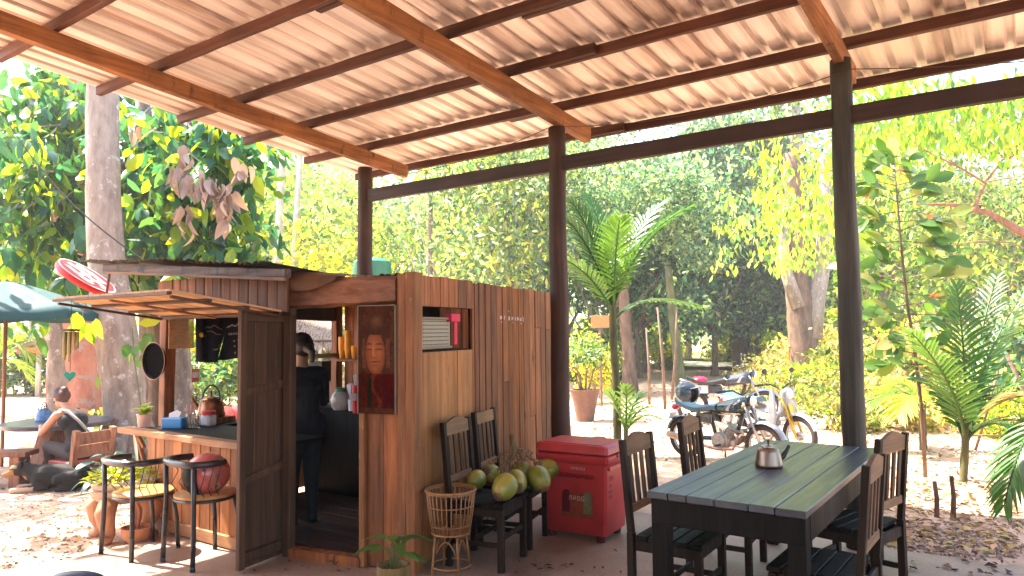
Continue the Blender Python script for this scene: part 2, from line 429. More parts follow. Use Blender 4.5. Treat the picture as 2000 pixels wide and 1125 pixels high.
# concrete floor of the pavilion: one slab with an uneven edge
def concrete():
    m, nt, b = mat_new('worn concrete')
    mp = mapped(nt, (1, 1, 1), False)
    n1 = nd(nt, 'ShaderNodeTexNoise'); n1.inputs['Scale'].default_value = 1.3; n1.inputs['Detail'].default_value = 7; n1.inputs['Roughness'].default_value = .65; n1.inputs['Distortion'].default_value = .6
    n2 = nd(nt, 'ShaderNodeTexNoise'); n2.inputs['Scale'].default_value = 45; n2.inputs['Detail'].default_value = 6
    for n in (n1, n2): nt.links.new(mp.outputs[0], n.inputs['Vector'])
    a = ramp(nt, n1.outputs['Fac'], [(.30, (.13, .078, .05)), (.42, (.29, .19, .135)), (.55, (.36, .25, .18)), (.72, (.46, .34, .25))])
    c = ramp(nt, n2.outputs['Fac'], [(.3, (.82,)*3), (.7, (1.08,)*3)])
    mx = nd(nt, 'ShaderNodeMix', data_type='RGBA', blend_type='MULTIPLY'); mx.inputs[0].default_value = 1
    nt.links.new(a.outputs[0], mx.inputs[6]); nt.links.new(c.outputs[0], mx.inputs[7]); nt.links.new(mx.outputs[2], b.inputs['Base Color'])
    r = ramp(nt, n1.outputs['Fac'], [(.3, (.42,)*3), (.7, (.75,)*3)]); nt.links.new(r.outputs[0], b.inputs['Roughness'])
    bp = nd(nt, 'ShaderNodeBump'); bp.inputs['Strength'].default_value = .25; bp.inputs['Distance'].default_value = .01
    nt.links.new(n2.outputs['Fac'], bp.inputs['Height']); nt.links.new(bp.outputs[0], b.inputs['Normal'])
    return m
pts = []
def edge(a, b, n, j):
    for i in range(n):
        t = i / n; pts.append((a[0]+(b[0]-a[0])*t + random.uniform(-j, j), a[1]+(b[1]-a[1])*t + random.uniform(-j, j)))
edge((-5.75, -9), (6, -9), 2, 0); edge((6, -9), (6, 5.95), 2, 0); edge((6, 5.98), (-5.4, 5.88), 60, .035); edge((-5.4, 5.88), (-5.75, 2.2), 24, .05); edge((-5.75, 2.2), (-5.75, -9), 20, .04)
mb = MB(); n = len(pts); mb.add([(x, y, 0) for x, y in pts] + [(x*1.003, y*1.003, -.12) for x, y in pts], [tuple(range(n))] + [(i, (i+1) % n, n+(i+1) % n, n+i) for i in range(n)])
tag(mb.build('concrete_floor', concrete()), kind='structure')

# ------------------------------------------------------------------ pavilion
def tin(name, base, streak, rough=.42, metal=.35, bands=True):
    m, nt, b = mat_new(name)
    mp = mapped(nt, (5.0, .35, 1), True); n = nd(nt, 'ShaderNodeTexNoise'); n.inputs['Scale'].default_value = 1; n.inputs['Detail'].default_value = 6; n.inputs['Roughness'].default_value = .6
    nt.links.new(mp.outputs[0], n.inputs['Vector'])
    mp2 = mapped(nt, (1.1, .9, 1), True); n2 = nd(nt, 'ShaderNodeTexNoise'); n2.inputs['Scale'].default_value = 1; n2.inputs['Detail'].default_value = 5
    nt.links.new(mp2.outputs[0], n2.inputs['Vector'])
    a = ramp(nt, n.outputs['Fac'], [(.30, streak), (.52, base), (.72, tuple(np.minimum(1, np.array(base) * 1.12)))])
    c = ramp(nt, n2.outputs['Fac'], [(.3, (.78, .70, .66)), (.55, (1, 1, 1))])
    mx = nd(nt, 'ShaderNodeMix', data_type='RGBA', blend_type='MULTIPLY'); mx.inputs[0].default_value = .7
    nt.links.new(a.outputs[0], mx.inputs[6]); nt.links.new(c.outputs[0], mx.inputs[7]); nt.links.new(mx.outputs[2], b.inputs['Base Color'])
    b.inputs['Metallic'].default_value = metal; b.inputs['Roughness'].default_value = rough
    return m
ROOFTIN = tin('galvanised roofing', (.90, .77, .68), (.46, .30, .22), .34, .3)
PAV = thing('open_pavilion', 'open sided shelter of rough wooden posts and rafters under a corrugated tin roof', 'pavilion', (-3.6, 5.8, 0))
SL = .09
def rz_(y, off): return 3.5 + off - SL * (y - 6.4)
def roof_sheet(x0, k, wd=.8, y0=-9.0, y1=6.92):
    prof = []; x = 0
    while x < wd - .01:
        prof += [(x, 0), (x + .126, 0), (x + .144, .034), (x + .182, .034)]; x += .2
    prof.append((wd + .02, 0))
    z0 = .268 + (.0025 if k % 2 else 0)
    mb = MB(); vs = []; fs = []; n = len(prof); ysx = [y0, -5.0, -2.0, 1.65, 3.35, 5.0, y1 + random.uniform(-.03, .03)]
    for y in ysx:
        for (a, b) in prof: vs.append((x0 + a, y, rz_(y, z0) + b))
    for j in range(len(ysx)-1):
        for i in range(n-1): fs.append((j*n+i, j*n+i+1, (j+1)*n+i+1, (j+1)*n+i))
    mb.add(vs, fs); return mb.build('roof_sheet', ROOFTIN, PAV, world=True)
for k in range(14): roof_sheet(-7.4 + .8 * k, k)
for X, e in ((-6.21, 6.47), (-3.6, 6.40), (-1.08, 6.2), (1.45, 6.4)):
    mb = MB(); y1, y0 = e, -8.9
    mb.rough((X, y0, rz_(y0, .075)), (X, y1, rz_(y1, .075)), .085 if X != -1.08 else .07, .15, n=40, jit=.0035); mb.build('rafter', W_RAFTER, PAV, world=True)
for y in (-8.6, -7.7, -6.8, -6.0, -5.1, -4.3, -3.45, -2.6, -1.75, -.9, -.05, .8, 1.65, 2.5, 3.35, 4.2, 5.0, 5.85, 6.68):
    mb = MB(); x0 = -7.38 + random.uniform(0, .08)
    zc = .205 + .0; j = random.uniform(-3.9, -2.2)
    mb.rough((x0, y, rz_(y, zc + .004)), (j, y, rz_(y, zc)), .055, .085, n=22, jit=.003); mb.build('purlin', W_PURLIN, PAV, world=True)
    mb = MB(); mb.rough((j - .45, y + .056, rz_(y, zc - .004)), (3.9, y + .05, rz_(y, zc)), .052, .085, n=30, jit=.003); mb.build('purlin', W_PURLIN, PAV, world=True)
mb = MB(); mb.rough((-6.16, 5.80, 3.165), (4.0, 5.80, 3.165), .07, .135, n=40, jit=.003); mb.build('eave_beam', W_EAVE, PAV, world=True)
for X, zt, r in ((-6.212, 3.50, .088), (-3.595, 3.52, .085), (-1.085, 3.60, .079), (1.45, 3.5, .08)):
    mb = MB(); k = 22; pz = []; rr = []
    for i in range(k + 1):
        t = i / k; pz.append((X + .003*math.sin(i*.7), 5.8 + .003*math.cos(i*.6), -.02 + (zt + .02) * t)); rr.append(r * (1.08 - .12 * t) * random.uniform(.97, 1.03))
    mb.tube(pz, rr, 14, wob=.035); mb.build('post', W_POSTG if X > -2 else W_POST, PAV, smooth='all', world=True)
# unseen plank wall behind, added with the rear roof to dim the kiosk front
for i in range(54):
    mb = MB(); mb.box((-6.9 + i*.2, -8.7 + random.uniform(-.004, .004), 2.3), (.19, .025, 4.6)); mb.build('wall_plank', W_WALL, PAV, world=True)
# bolts of the iron strap wires: a thin cable strung along the eave
mb = MB(); wp = []
for (u0, v0, u1, v1, sag) in ((745, 345, 1070, 250, 22), (1105, 247, 1640, 143, 26), (1660, 135, 2000, 120, 3)):
    a = PL(u0, v0, (0, 5.72, 0), (0, 1, 0)); b = PL(u1, v1, (0, 5.72, 0), (0, 1, 0))
    seg = [Vector(a).lerp(Vector(b), i/14) - Vector((0, 0, .10 * sag/26 * 4 * (i/14) * (1-i/14))) for i in range(15)]
    mb.tube(seg, .004, 5)
tag(mb.build('wire', plain('dark wire', (.10, .05, .03), .6)), 'thin wire sagging from post to post just under the tin eave', 'wire')

# ------------------------------------------------------------------ kiosk
KI = thing('wooden_kiosk', 'small brown plank kitchen kiosk with a counter and raised shutter under the shelter', 'kiosk', (-4.6, 4.2, 0))
def KW(s, off=0.0, z=0.0): p = KC + EY * s + EX * off; return (p[0], p[1], z)          # on the side wall
def KD(t, off=0.0, z=0.0): p = KC - EX * t + EY * off; return (p[0], p[1], z)         # on the door wall, t leftwards
def sU(u, v): return float((PL(u, v, KC, EX) - KC) @ EY)
def tU(u, v): return float((KC - PL(u, v, KC, EY)) @ EX)
A90 = EXA + math.pi / 2
def wall_plank(s0, s1, z0, z1, mat, off=0.0, th=.022, name='plank'):
    mb = MB(); c = KW((s0+s1)/2, off, (z0+z1)/2); mb.box(c, (s1-s0, th, z1-z0), A90 + random.uniform(-.004, .004), ch=.003)
    return mb.build(name, mat, KI, world=True)
bx = [820, 838, 858, 874, 892, 908, 921]
for a, b in zip(bx, bx[1:]):
    wall_plank(sU(a, 560)+.003, sU(b, 560)-.003, 1.775, 1.995 + random.uniform(-.006, .004), W_WALL, random.uniform(-.003, .003))
for a, b in zip([822.5, 858, 891, 920], [858, 891, 920]):
    wall_plank(sU(a, 700)+.002, sU(b, 700)-.002, .02, 1.452, W_PALE, random.uniform(-.003, .003))
px = [921] + [920 + x * .302 for x in (17, 44, 82, 118, 156, 193, 229, 264, 301, 331, 366, 404, 441, 470, 500, 530)]
splits = {11: 1.62, 13: 1.60, 10: .78, 5: 1.15}
for i, (a, b) in enumerate(zip(px[1:], px[2:])):
    s0, s1 = sU(a, 600)+.0055, sU(b, 600)-.0055; off = random.uniform(-.006, .006); top = 1.99 + random.uniform(-.01, .004)
    if i in splits:
        wall_plank(s0, s1, .02, splits[i] - .002, W_WALL, off); wall_plank(s0, s1, splits[i] + .002, top, W_WALL, off + .003)
    else: wall_plank(s0, s1, .02, top, W_WALL, off)
s_end = sU(px[-1], 600)
wall_plank(sU(921, 600)+.002, sU(px[1], 600)-.001, .02, 1.97, W_WALL, -.006)
# rails behind the planks, and dark sheets added so the gaps look unlit
mb = MB(); mb.box(KW((.95 + s_end)/2, -.030, 1.0), (s_end - .95, .010, 1.93), A90, 0); mb.build('dark_backing_board', W_DARK, KI, world=True)
mb = MB(); mb.box(KW(.50, -.030, 1.88), (.76, .010, .19), A90, 0); mb.build('dark_backing_board', W_DARK, KI, world=True)
for (s0, s1, z) in ((.10, s_end, .12), (.10, s_end, 1.40), (.10, s_end, 1.81), (.10, s_end, .78)):
    mb = MB(); mb.beam(KW(s0, -.060, z), KW(s1, -.060, z), .04, .07); mb.build('rail', W_OLD, KI, world=True)
# corner post: two halves, as in the photograph
for (t0, t1, o) in ((-.055, .012, -.01), (.014, .085, .0)):
    mb = MB(); a = KD((t0+t1)/2, .01 + o, 0); b = KD((t0+t1)/2, .01 + o, 2.0 - (.0 if o else .012)); mb.rough(a, b, .068, .12, 16, .003, up=tuple(EY)); mb.build('corner_post', W_CORNER, KI, world=True)
# header log over the doorway
tL, tR = tU(566, 590), .09
mb = MB(); n = 16
vs = []; fs = []
for i in range(n + 1):
    s = i / n; t = tR + (tL - tR) * s; zb = 1.79 - .015 * s + random.uniform(-.004, .004); zt = 1.975 + .012*math.sin(s*5) - .05*max(0, s-.82)/.18 + random.uniform(-.004, .004)
    for (o, zz) in ((-.06, zb+.02), (-.062, zt-.03), (-.03, zt), (.05, zt-.005), (.06, zb), (-.02, zb)):
        vs.append(KD(t, o, zz))
for i in range(n):
    for j in range(6): fs.append((i*6+j, i*6+(j+1) % 6, (i+1)*6+(j+1) % 6, (i+1)*6+j))
fs += [tuple(range(6)), tuple(n*6+j for j in range(6))[::-1]]
mb.add(vs, fs); mb.build('header_beam', W_LOG, KI, world=True)
# fixed boards right of the doorway, jamb and threshold
tj = tU(709, 900)
for (a, b, o) in ((.092, .215, 0), (.219, tj - .035, .004)):
    mb = MB(); mb.box(KD((a+b)/2, o, .89), (b-a, .022, 1.76), EXA, .003); mb.build('plank', W_WALL, KI, world=True)
mb = MB(); mb.box(KD(tj-.012, -.012, .89), (.045, .05, 1.77), EXA); mb.build('door_jamb', W_CORNER, KI, world=True)
tH = tU(573, 800)
mb = MB(); mb.box(KD(tH + .035, .0, .885), (.065, .07, 1.77), EXA); mb.build('door_jamb', W_DOOR, KI, world=True)
mb = MB(); mb.rough(KD(tj, 0, .03), KD(tH, 0, .03), .09, .07, 8, .003); mb.build('threshold', W_WALL, KI, world=True)
W_FLOOR = wood('dark floor wood', (.03, .010, .006), (.075, .026, .014), 'X', var=.3)
# inside floor boards
for i in range(9):
    y = 3.62 + i * .18
    mb = MB(); mb.box((-4.83 + .0, y, .03), (2.1, .172, .03)); mb.build('floor_board', W_FLOOR, KI, world=True)
# open door: frame, boards, two rails
hx = np.array(D(568, 1072, 5.42)); fx = np.array(D(459, 1122, 4.95)); hx[2] = fx[2] = 0
dd = (hx - fx); dl = float(np.linalg.norm(dd)); dd /= dl; dn = np.array([dd[1], -dd[0], 0]); da = math.atan2(dd[1], dd[0])
if dn @ (np.array([0, 0, 0]) - fx) < 0: dn = -dn
DOOR = bpy.data.objects.new('door', None); COL.objects.link(DOOR); DOOR.parent = KI; tag(DOOR, 'kiosk door standing open, weathered boards with two cross rails')
def dpt(s, o=0.0, z=0.0): p = fx + dd * s + dn * o; return (p[0], p[1], z)
DZ = 1.755
for (a, b) in ((.0, .055), (dl-.06, dl)):
    mb = MB(); mb.box(dpt((a+b)/2, .018, DZ/2+.01), (b-a, .036, DZ-.01), da); mb.build('stile', W_DOOR, DOOR, world=True)
for (z0, z1) in ((DZ-.075, DZ-.002), (.05, .12)):
    mb = MB(); mb.box(dpt(dl/2, .017, (z0+z1)/2), (dl-.118, .034, z1-z0), da); mb.build('rail', W_DOOR, DOOR, world=True)
bs = np.linspace(.056, dl-.061, 5)
for a, b in zip(bs, bs[1:]):
    mb = MB(); mb.box(dpt((a+b)/2, -.004 + random.uniform(-.001, .001), DZ/2), (b-a-.004, .014, DZ-.02), da, .002); mb.build('plank', W_DOOR, DOOR, world=True)
for (z0, z1) in ((1.20, 1.235), (.60, .66)):
    mb = MB(); mb.beam(dpt(.06, .014, z0), dpt(dl-.065, .014, z1), .022, .05); mb.build('rail', W_DOOR, DOOR, world=True)
# counter
CYF = 3.25
xs_ = np.linspace(-6.10, -4.52, 13)
for a, b in zip(xs_, xs_[1:]):
    mb = MB(); mb.box(((a+b)/2, CYF + random.uniform(-.002, .002), .425), (b-a-.007, .02, .65), random.uniform(-.004, .004), .003); mb.build('plank', W_COUNTER, KI, world=True)
mb = MB(); mb.box((-5.31, CYF - .012, .055), (1.60, .035, .09)); mb.build('base_board', W_CTOP, KI, world=True)
mb = MB(); mb.box((-5.31, CYF + .03, .44), (1.58, .035, .60), ch=0); mb.build('dark_backing_board', W_OLD, KI, world=True)
mb = MB(); mb.rough((-6.47, CYF - .03, .777), (-4.50, CYF - .03, .777), .10, .048, 14, .002); mb.build('counter_edge', W_CTOP, KI, world=True)
mb = MB(); mb.box((-5.30, CYF + .27, .782), (1.66, .49, .034)); mb.build('counter_top', W_DARK, KI, world=True)
mb = MB(); mb.box((-6.02, 4.18, .782), (.42, 1.92, .036)); mb.build('counter_top', W_DARK, KI, world=True)
mb = MB(); mb.beam((-6.17, CYF, .64), (-6.30, CYF, .755), .03, .03); mb.beam((-6.13, CYF, .45), (-6.30, CYF, .75), .03, .03); mb.build('bracket', W_COUNTER, KI, world=True)
for i in range(8):
    y = 3.34 + i*.238
    mb = MB(); mb.box((-6.1, y + .1, .40), (.02, .23, .73)); mb.build('plank', W_COUNTER, KI, world=True)
# posts of the kiosk
for (x, y, wd) in ((*G(325, 827, .8)[:2], .10), (-6.02, 5.22, .085), (-3.98, 5.22, .08)):
    mb = MB(); mb.rough((x, y, .0), (x, y, 2.0), wd, wd, 12, .003, up=(0, 1, 0)); mb.build('kiosk_post', W_WALL, KI, world=True)
mb = MB(); mb.rough((-6.02, 3.2, 1.86), (-6.02, 5.26, 1.80), .07, .17, 8, .003); mb.build('header_beam', W_OLD, KI, world=True)
mb = MB(); mb.rough((-6.02, 4.40, .87), (-6.02, 5.18, .87), .09, .05, 6, .002); mb.build('window_sill', W_CTOP, KI, world=True)
# back wall of boards
for i in range(16):
    x = -5.96 + i * .135
    mb = MB(); mb.box((x + .067, 5.28 + random.uniform(-.002, .002), .95), (.13, .02, 1.86)); mb.build('plank', W_WALL, KI, world=True)
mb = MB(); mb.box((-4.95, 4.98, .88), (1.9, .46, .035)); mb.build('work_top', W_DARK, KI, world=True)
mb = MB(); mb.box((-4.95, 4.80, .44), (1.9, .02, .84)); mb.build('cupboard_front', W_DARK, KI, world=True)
mb = MB(); mb.box((-4.95, 5.14, 1.315), (1.95, .24, .025)); mb.build('shelf', W_WALL, KI, world=True)
# fascia
xs_ = np.linspace(-6.0, -4.27, 16)
for a, b in zip(xs_, xs_[1:]):
    mb = MB(); mb.box(((a+b)/2, CYF + .01 + random.uniform(-.002, .002), 1.895), (b-a-.008, .02, .30), 0, .003); mb.build('plank', W_WALL, KI, world=True)
mb = MB(); mb.rough((-6.05, CYF + .06, 1.75), (-4.28, CYF + .06, 1.75), .05, .05, 10, .002); mb.build('lintel', W_OLD, KI, world=True)
# front roof beam and tin roof
YB = 3.08
bl0, bl1 = PL(206, 512, (0, YB, 0), (0, 1, 0)), PL(206, 535, (0, YB, 0), (0, 1, 0)); br0, br1 = PL(562, 521, (0, YB, 0), (0, 1, 0)), PL(562, 547, (0, YB, 0), (0, 1, 0))
a = (bl0 + bl1) / 2; b = (br0 + br1) / 2; hgt = (bl0[2]-bl1[2] + br0[2]-br1[2]) / 2
mb = MB(); mb.rough(a, b, .055, hgt * .62, 18, .003); mb.build('roof_beam', W_OLDX, KI, world=True)
mb = MB(); mb.rough(a + np.array([.02, -.022, -hgt*.42]), b + np.array([0, -.022, -hgt*.42]), .02, hgt*.22, 18, .001); mb.build('roof_trim', W_RAIL, KI, world=True)
KTIN = tin('old dark roofing', (.10, .10, .10), (.05, .045, .04), .55, .3)
def tin_top(x): return bl0[2] + (br0[2] - bl0[2]) * (x - bl0[0]) / (br0[0] - bl0[0])
def kroof(x0, x1, y0, y1, dz, curl=0.0):
    nx = int((x1 - x0) / .025); mb = MB(); vs = []; fs = []; rows = 7
    for j in range(rows):
        t = j / (rows - 1)
        for i in range(nx + 1):
            x = x0 + (x1 - x0) * i / nx; zz = tin_top(min(x, -4.35)) + .012 + dz + .011 * math.sin(i * 2.1) - t * .24
            if j == 0: zz += random.uniform(-.006, .006)
            y = y0 + (y1 - y0) * t + (random.uniform(-.012, .012) if j == 0 else 0)
            if curl: x = min(x, -3.50 - (y - 3.61) * .231)
            vs.append((x, y, zz))
    for j in range(rows - 1):
        for i in range(nx): fs.append((j*(nx+1)+i, j*(nx+1)+i+1, (j+1)*(nx+1)+i+1, (j+1)*(nx+1)+i))
    mb.add(vs, fs); return mb.build('roof_sheet', KTIN, KI, world=True)
kroof(-6.93, -6.0, 3.0, 5.5, 0); kroof(-6.03, -5.1, 2.99, 5.5, .012); kroof(-5.13, -4.2, 3.0, 5.5, .004); kroof(-4.23, -3.45, 3.66, 5.5, -.075, 1)
# curled end sheet hanging over the corner of the beam
mb = MB(); vs = []; fs = []
for i in range(13):
    t = i / 12; a = Vector(KD(tU(568, 540) - t*.60 + .12, -.09 - .03*math.sin(t*3), 0)); zt = br0[2] + .005 - .055*t**1.4; zb = zt - .015 - .12*math.sin(math.pi*min(1, .15+t*.85))**.8
    vs += [(a.x, a.y, zb), (a.x - .005, a.y - .03, (zb+zt)/2), (a.x, a.y + .03, zt), (a.x + .05, a.y + .25, zt + .01)]
for i in range(12):
    for j in range(3): fs.append((i*4+j, i*4+j+1, (i+1)*4+j+1, (i+1)*4+j))
mb.add(vs, fs); mb.build('roof_sheet', tin('rusty sheet', (.16, .075, .035), (.07, .04, .025), .6, .2), KI, smooth='all', world=True)
# raised shutter: sheet on a frame of slats
SH = bpy.data.objects.new('shutter', None); COL.objects.link(SH); SH.parent = KI; tag(SH, 'raised shutter panel propped out over the counter')
pA, pB, pC, pD = Vector((-5.89, 2.41, 1.857)), Vector((-4.31, 2.41, 1.853)), Vector((-4.31, 3.235, 1.735)), Vector((-5.89, 3.235, 1.74))
def sp(a, b): return pA.lerp(pB, a).lerp(pD.lerp(pC, a), b)
W_SHUT = wood('shutter board', (.40, .20, .085), (.66, .40, .20), 'Y', var=.12)
W_SLAT = wood('shutter slat', (.045, .02, .011), (.10, .045, .024), 'X', var=.25)
for i in range(9):
    a, b = i/9 + .002, (i+1)/9 - .002
    mb = MB(); q = [sp(a, 0), sp(b, 0), sp(b, 1), sp(a, 1)]; up = Vector((0, 0, .0135))
    mb.add([p + up*.9 for p in q] + [p + up*1.9 for p in q], [(0, 1, 2, 3), (7, 6, 5, 4), (0, 4, 5, 1), (1, 5, 6, 2), (2, 6, 7, 3), (3, 7, 4, 0)]); mb.build('board', W_SHUT, SH, world=True)
for (b) in (.0, .33, .67, .99):
    mb = MB(); mb.beam(sp(.0, b) + Vector((0, 0, .001)), sp(1, b) + Vector((0, 0, .001)), .034, .020); mb.build('slat', W_SLAT, SH, world=True)
for (a) in (.012, .5, .988):
    mb = MB(); mb.beam(sp(a, .02) - Vector((0, 0, .018)), sp(a, .98) - Vector((0, 0, .018)), .034, .018); mb.build('slat', W_CTOP if a == .5 else W_SLAT, SH, world=True)
# side wall window shelf, with a dark panel added so the inside looks unlit
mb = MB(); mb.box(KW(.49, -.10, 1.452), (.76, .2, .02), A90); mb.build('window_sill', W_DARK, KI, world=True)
mb = MB(); mb.box(KW(.50, -.30, 1.60), (.9, .012, .45), A90, 0); mb.build('dark_backing_board', W_DARK, KI, world=True)
# white lettering on the plank wall
WHITE = plain('white paint', (.80, .74, .66), .7, noise=.1)
def wall_text(ch, u, v, px, off=.0165):
    p = PL(u, v, KC + EX * off, EX); dpt_ = float((p - _C) @ _f0); sz = px / F * dpt_
    return text_mesh('lettering', ch, sz, WHITE, frame4(p, EY, (0, 0, 1)), KI, bold=.02)
for ch, u, v, px_ in (('ស', 979, 620, 13), ('ក', 979.5, 628.5, 5), ('ព', 986, 621, 12), ('រ', 990.5, 621, 12), ('ក', 994.5, 622, 12), ('់', 995, 614, 12), ('ស', 1001, 622, 12), ('ប', 1002, 630, 5), ('ម', 1007, 623, 12), ('ល', 1012, 623, 12), ('ស', 1017.5, 624, 12), ('យ', 1018, 632, 5), ('ា', 1022, 624, 15)):
    wall_text(ch, u, v, px_)
# ------------------------------------------------------------------ dining table and chairs
STEEL = plain('brushed steel', (.30, .245, .19), .36, metal=1.0, noise=.1)
BLACKP = plain('black plastic', (.015, .015, .016), .4)
TB = thing('dining_table', 'long dark green-black plank table with one kettle on it', 'table', (-1.28, 4.60, 0))
ws = [0, .115, .215, .36, .53, .655, .80]
for a, b in zip(ws, ws[1:]):
    mb = MB(); mb.box((-.40 + (a+b)/2, random.uniform(-.004, .004), .732 + random.uniform(-.001, .001)), (b-a-.005, 2.10, .036), random.uniform(-.0008, .0008), .003); mb.build('plank', W_TABLE, TB)
for sy in (-1, 1):
    mb = MB(); mb.box((0, sy*1.015, .647), (.77, .03, .13)); mb.build('apron', W_DARK, TB)
    for sx in (-1, 1):
        mb = MB(); mb.box((sx*.345, sy*.985, .357), (.085, .085, .712)); mb.build('leg', W_DARK, TB)
for sx in (-1, 1):
    mb = MB(); mb.box((sx*.375, 0, .647), (.03, 1.88, .13)); mb.build('apron', W_DARK, TB)
mb = MB(); mb.box((0, 0, .70), (.72, .06, .026)); mb.build('cross_bar', W_DARK, TB)

def make_chair(label, group, arch=.035, H=.985, wdt=.43):
    t = thing('wooden_chair', label, 'chair', (0, 0, 0), 0, group)
    hw = wdt / 2
    for sx in (-1, 1):
        mb = MB(); mb.rough((sx*(hw-.022), -.20, 0), (sx*(hw-.022), -.20, .45), .042, .042, 3, .0006, up=(0, 1, 0)); mb.build('leg', W_CHAIR, t)
        mb = MB(); mb.rough((sx*(hw-.022), -.20, .452), (sx*(hw-.022), -.245, H-.02), .04, .034, 5, .0008, up=(0, 1, 0)); mb.build('back_post', W_CHAIR, t)
        mb = MB(); mb.rough((sx*(hw-.022), .19, 0), (sx*(hw-.022), .19, .41), .042, .042, 3, .0006, up=(0, 1, 0)); mb.build('leg', W_CHAIR, t)
        mb = MB(); mb.box((sx*(hw-.02), 0, .385), (.022, .34, .06)); mb.build('apron', W_CHAIR, t)
        mb = MB(); mb.box((sx*(hw-.022), 0, .17), (.022, .345, .032)); mb.build('stretcher', W_CHAIR, t)
    mb = MB(); mb.box((0, .192, .385), (wdt-.09, .022, .06)); mb.build('apron', W_CHAIR, t)
    mb = MB(); mb.box((0, -.2, .385), (wdt-.09, .022, .06)); mb.build('apron', W_CHAIR, t)
    mb = MB(); mb.box((0, 0.0, .205), (wdt-.06, .022, .03)); mb.build('stretcher', W_CHAIR, t)
    mb = MB(); mb.box((0, .19, .215), (wdt-.09, .02, .035)); mb.build('stretcher', W_CHAIR, t)
    ys = np.linspace(-.17, .22, 6)
    for i, (a, b) in enumerate(zip(ys, ys[1:])):
        mb = MB(); mb.box((0, (a+b)/2, .431), (wdt + .012, b-a-.006, .026)); mb.build('seat_slat', W_DARK, t)
    # arched top rail
    zt = H - .115; pts = [(-hw+.042, 0), (hw-.042, 0)]
    for i in range(13):
        s = i / 12; x = hw - .042 - s * (wdt - .084); pts.append((x, .085 + arch * math.sin(math.pi * s) ** 1.5))
    mb = MB(); mb.prism(pts, .022, Matrix.Translation((0, -.236, zt)) @ Matrix.Rotation(math.radians(90 + 5), 4, 'X')); mb.build('top_rail', W_RAIL, t)
    mb = MB(); mb.box((0, -.212, .575), (wdt-.086, .02, .05)); mb.build('lower_rail', W_RAIL, t)
    for i in range(4):
        x = (-.5 + (i + .5) / 4) * (wdt - .10)
        mb = MB(); mb.rough((x, -.213, .60), (x, -.236, zt + .004), .036, .014, 3, .0005, up=(0, 1, 0)); mb.build('slat', W_SLATC, t)
    return t
CG = 'dining chairs around the dark table'
C0 = make_chair('arched wooden chair beside the red cooler, tucked under the left side of the dark table', CG)
C0.location = (-1.70, 3.99, 0); C0.rotation_euler = (0, 0, -math.pi/2 + .03)
dup(C0, (-1.74, 4.92, 0), -math.pi/2 + .06, 'arched wooden chair in front of the parked black motorbike, left of the table')
dup(C0, (-.88, 3.86, 0), math.pi/2 - .02, 'dark chair under the right near corner of the table, slatted seat showing', CG)
dup(C0, (-.92, 4.78, 0), math.pi/2 - .22, 'dark chair at the right of the table beside the right hand shelter post', CG)
CW = make_chair('arched wooden chair against the plank wall holding the near coconuts', 'chairs holding coconuts by the wall', .035, .985, .42)
p = KW(.40, .37); CW.location = p; CW.rotation_euler = (0, 0, EXA - math.pi/2 - .02)
p = KW(.93, .35)
CW2 = make_chair('straight railed wooden chair against the plank wall beside the red cooler', 'chairs holding coconuts by the wall', 0.0, 1.0, .42)
CW2.location = p; CW2.rotation_euler = (0, 0, EXA - math.pi/2 + .03)

# kettle on the table
def kettle(label, loc, rz, scale=1.0, body=None, cat='kettle', handle_up=False, name='kettle'):
    k = thing(name, label, cat, loc, rz); body = body or STEEL; s = scale
    mb = MB(); mb.lathe([(.001, 0), (.078*s, 0), (.083*s, .008*s), (.083*s, .018*s), (.079*s, .03*s), (.070*s, .09*s), (.062*s, .108*s), (.05*s, .116*s), (.045*s, .118*s)], 32); mb.build('body', body, k, smooth=True)
    mb = MB(); mb.lathe([(.047*s, .118*s), (.046*s, .124*s), (.03*s, .131*s), (.012*s, .134*s), (.001, .134*s)], 28); l = mb.build('lid', body, k, smooth=True)
    mb = MB(); mb.lathe([(.001, .133*s), (.006*s, .134*s), (.005*s, .146*s), (.009*s, .152*s), (.008*s, .160*s), (.001, .163*s)], 14); mb.build('knob', BLACKP, l, smooth=True)
    mb = MB(); mb.tube([(.06*s, 0, .045*s), (.085*s, 0, .06*s), (.108*s, 0, .095*s), (.125*s, 0, .128*s)], [.020*s, .017*s, .012*s, .009*s], 12); mb.build('spout', BLACKP if not handle_up else body, k, smooth=True)
    if handle_up:
        mb = MB(); mb.tube([(.055*s*math.cos(a), 0, .11*s + .085*s*math.sin(a)) for a in np.linspace(0, math.pi, 13)], .006*s, 8); mb.build('handle', BLACKP, k, smooth=True)
    return k
g = G(1502, 911, .752); kettle('small steel kettle with a dark spout standing on the dark table', g, HEAD - .05, 1.0)

# ------------------------------------------------------------------ red cooler
RED = plain('red cooler plastic', (.56, .050, .050), .42, noise=.2, nscale=4)
REDD = plain('dark print', (.10, .006, .012), .5)
CO = thing('cooler_box', 'big red ice cooler with a lid and faded drink print beside the coconuts', 'cooler', (-2.925, 5.04, 0), math.radians(4.5))
def taper(mb, x0, y0, x1, y1, z0, z1, ch=.018):
    def ring(x, y, z, c): return [(-x+c, -y, z), (x-c, -y, z), (x, -y+c, z), (x, y-c, z), (x-c, y, z), (-x+c, y, z), (-x, y-c, z), (-x, -y+c, z)]
    vs = ring(x0-.01, y0-.01, z0, ch) + ring(x0, y0, z0+.012, ch) + ring(x1, y1, z1-.008, ch) + ring(x1-.008, y1-.008, z1, ch); fs = []
    for k in range(3):
        for j in range(8): fs.append((k*8+j, k*8+(j+1) % 8, (k+1)*8+(j+1) % 8, (k+1)*8+j))
    fs += [tuple(range(8))[::-1], tuple(24+j for j in range(8))]; mb.add(vs, fs)
mb = MB(); taper(mb, .27, .195, .292, .21, .05, .60); mb.build('body', RED, CO, smooth=True)
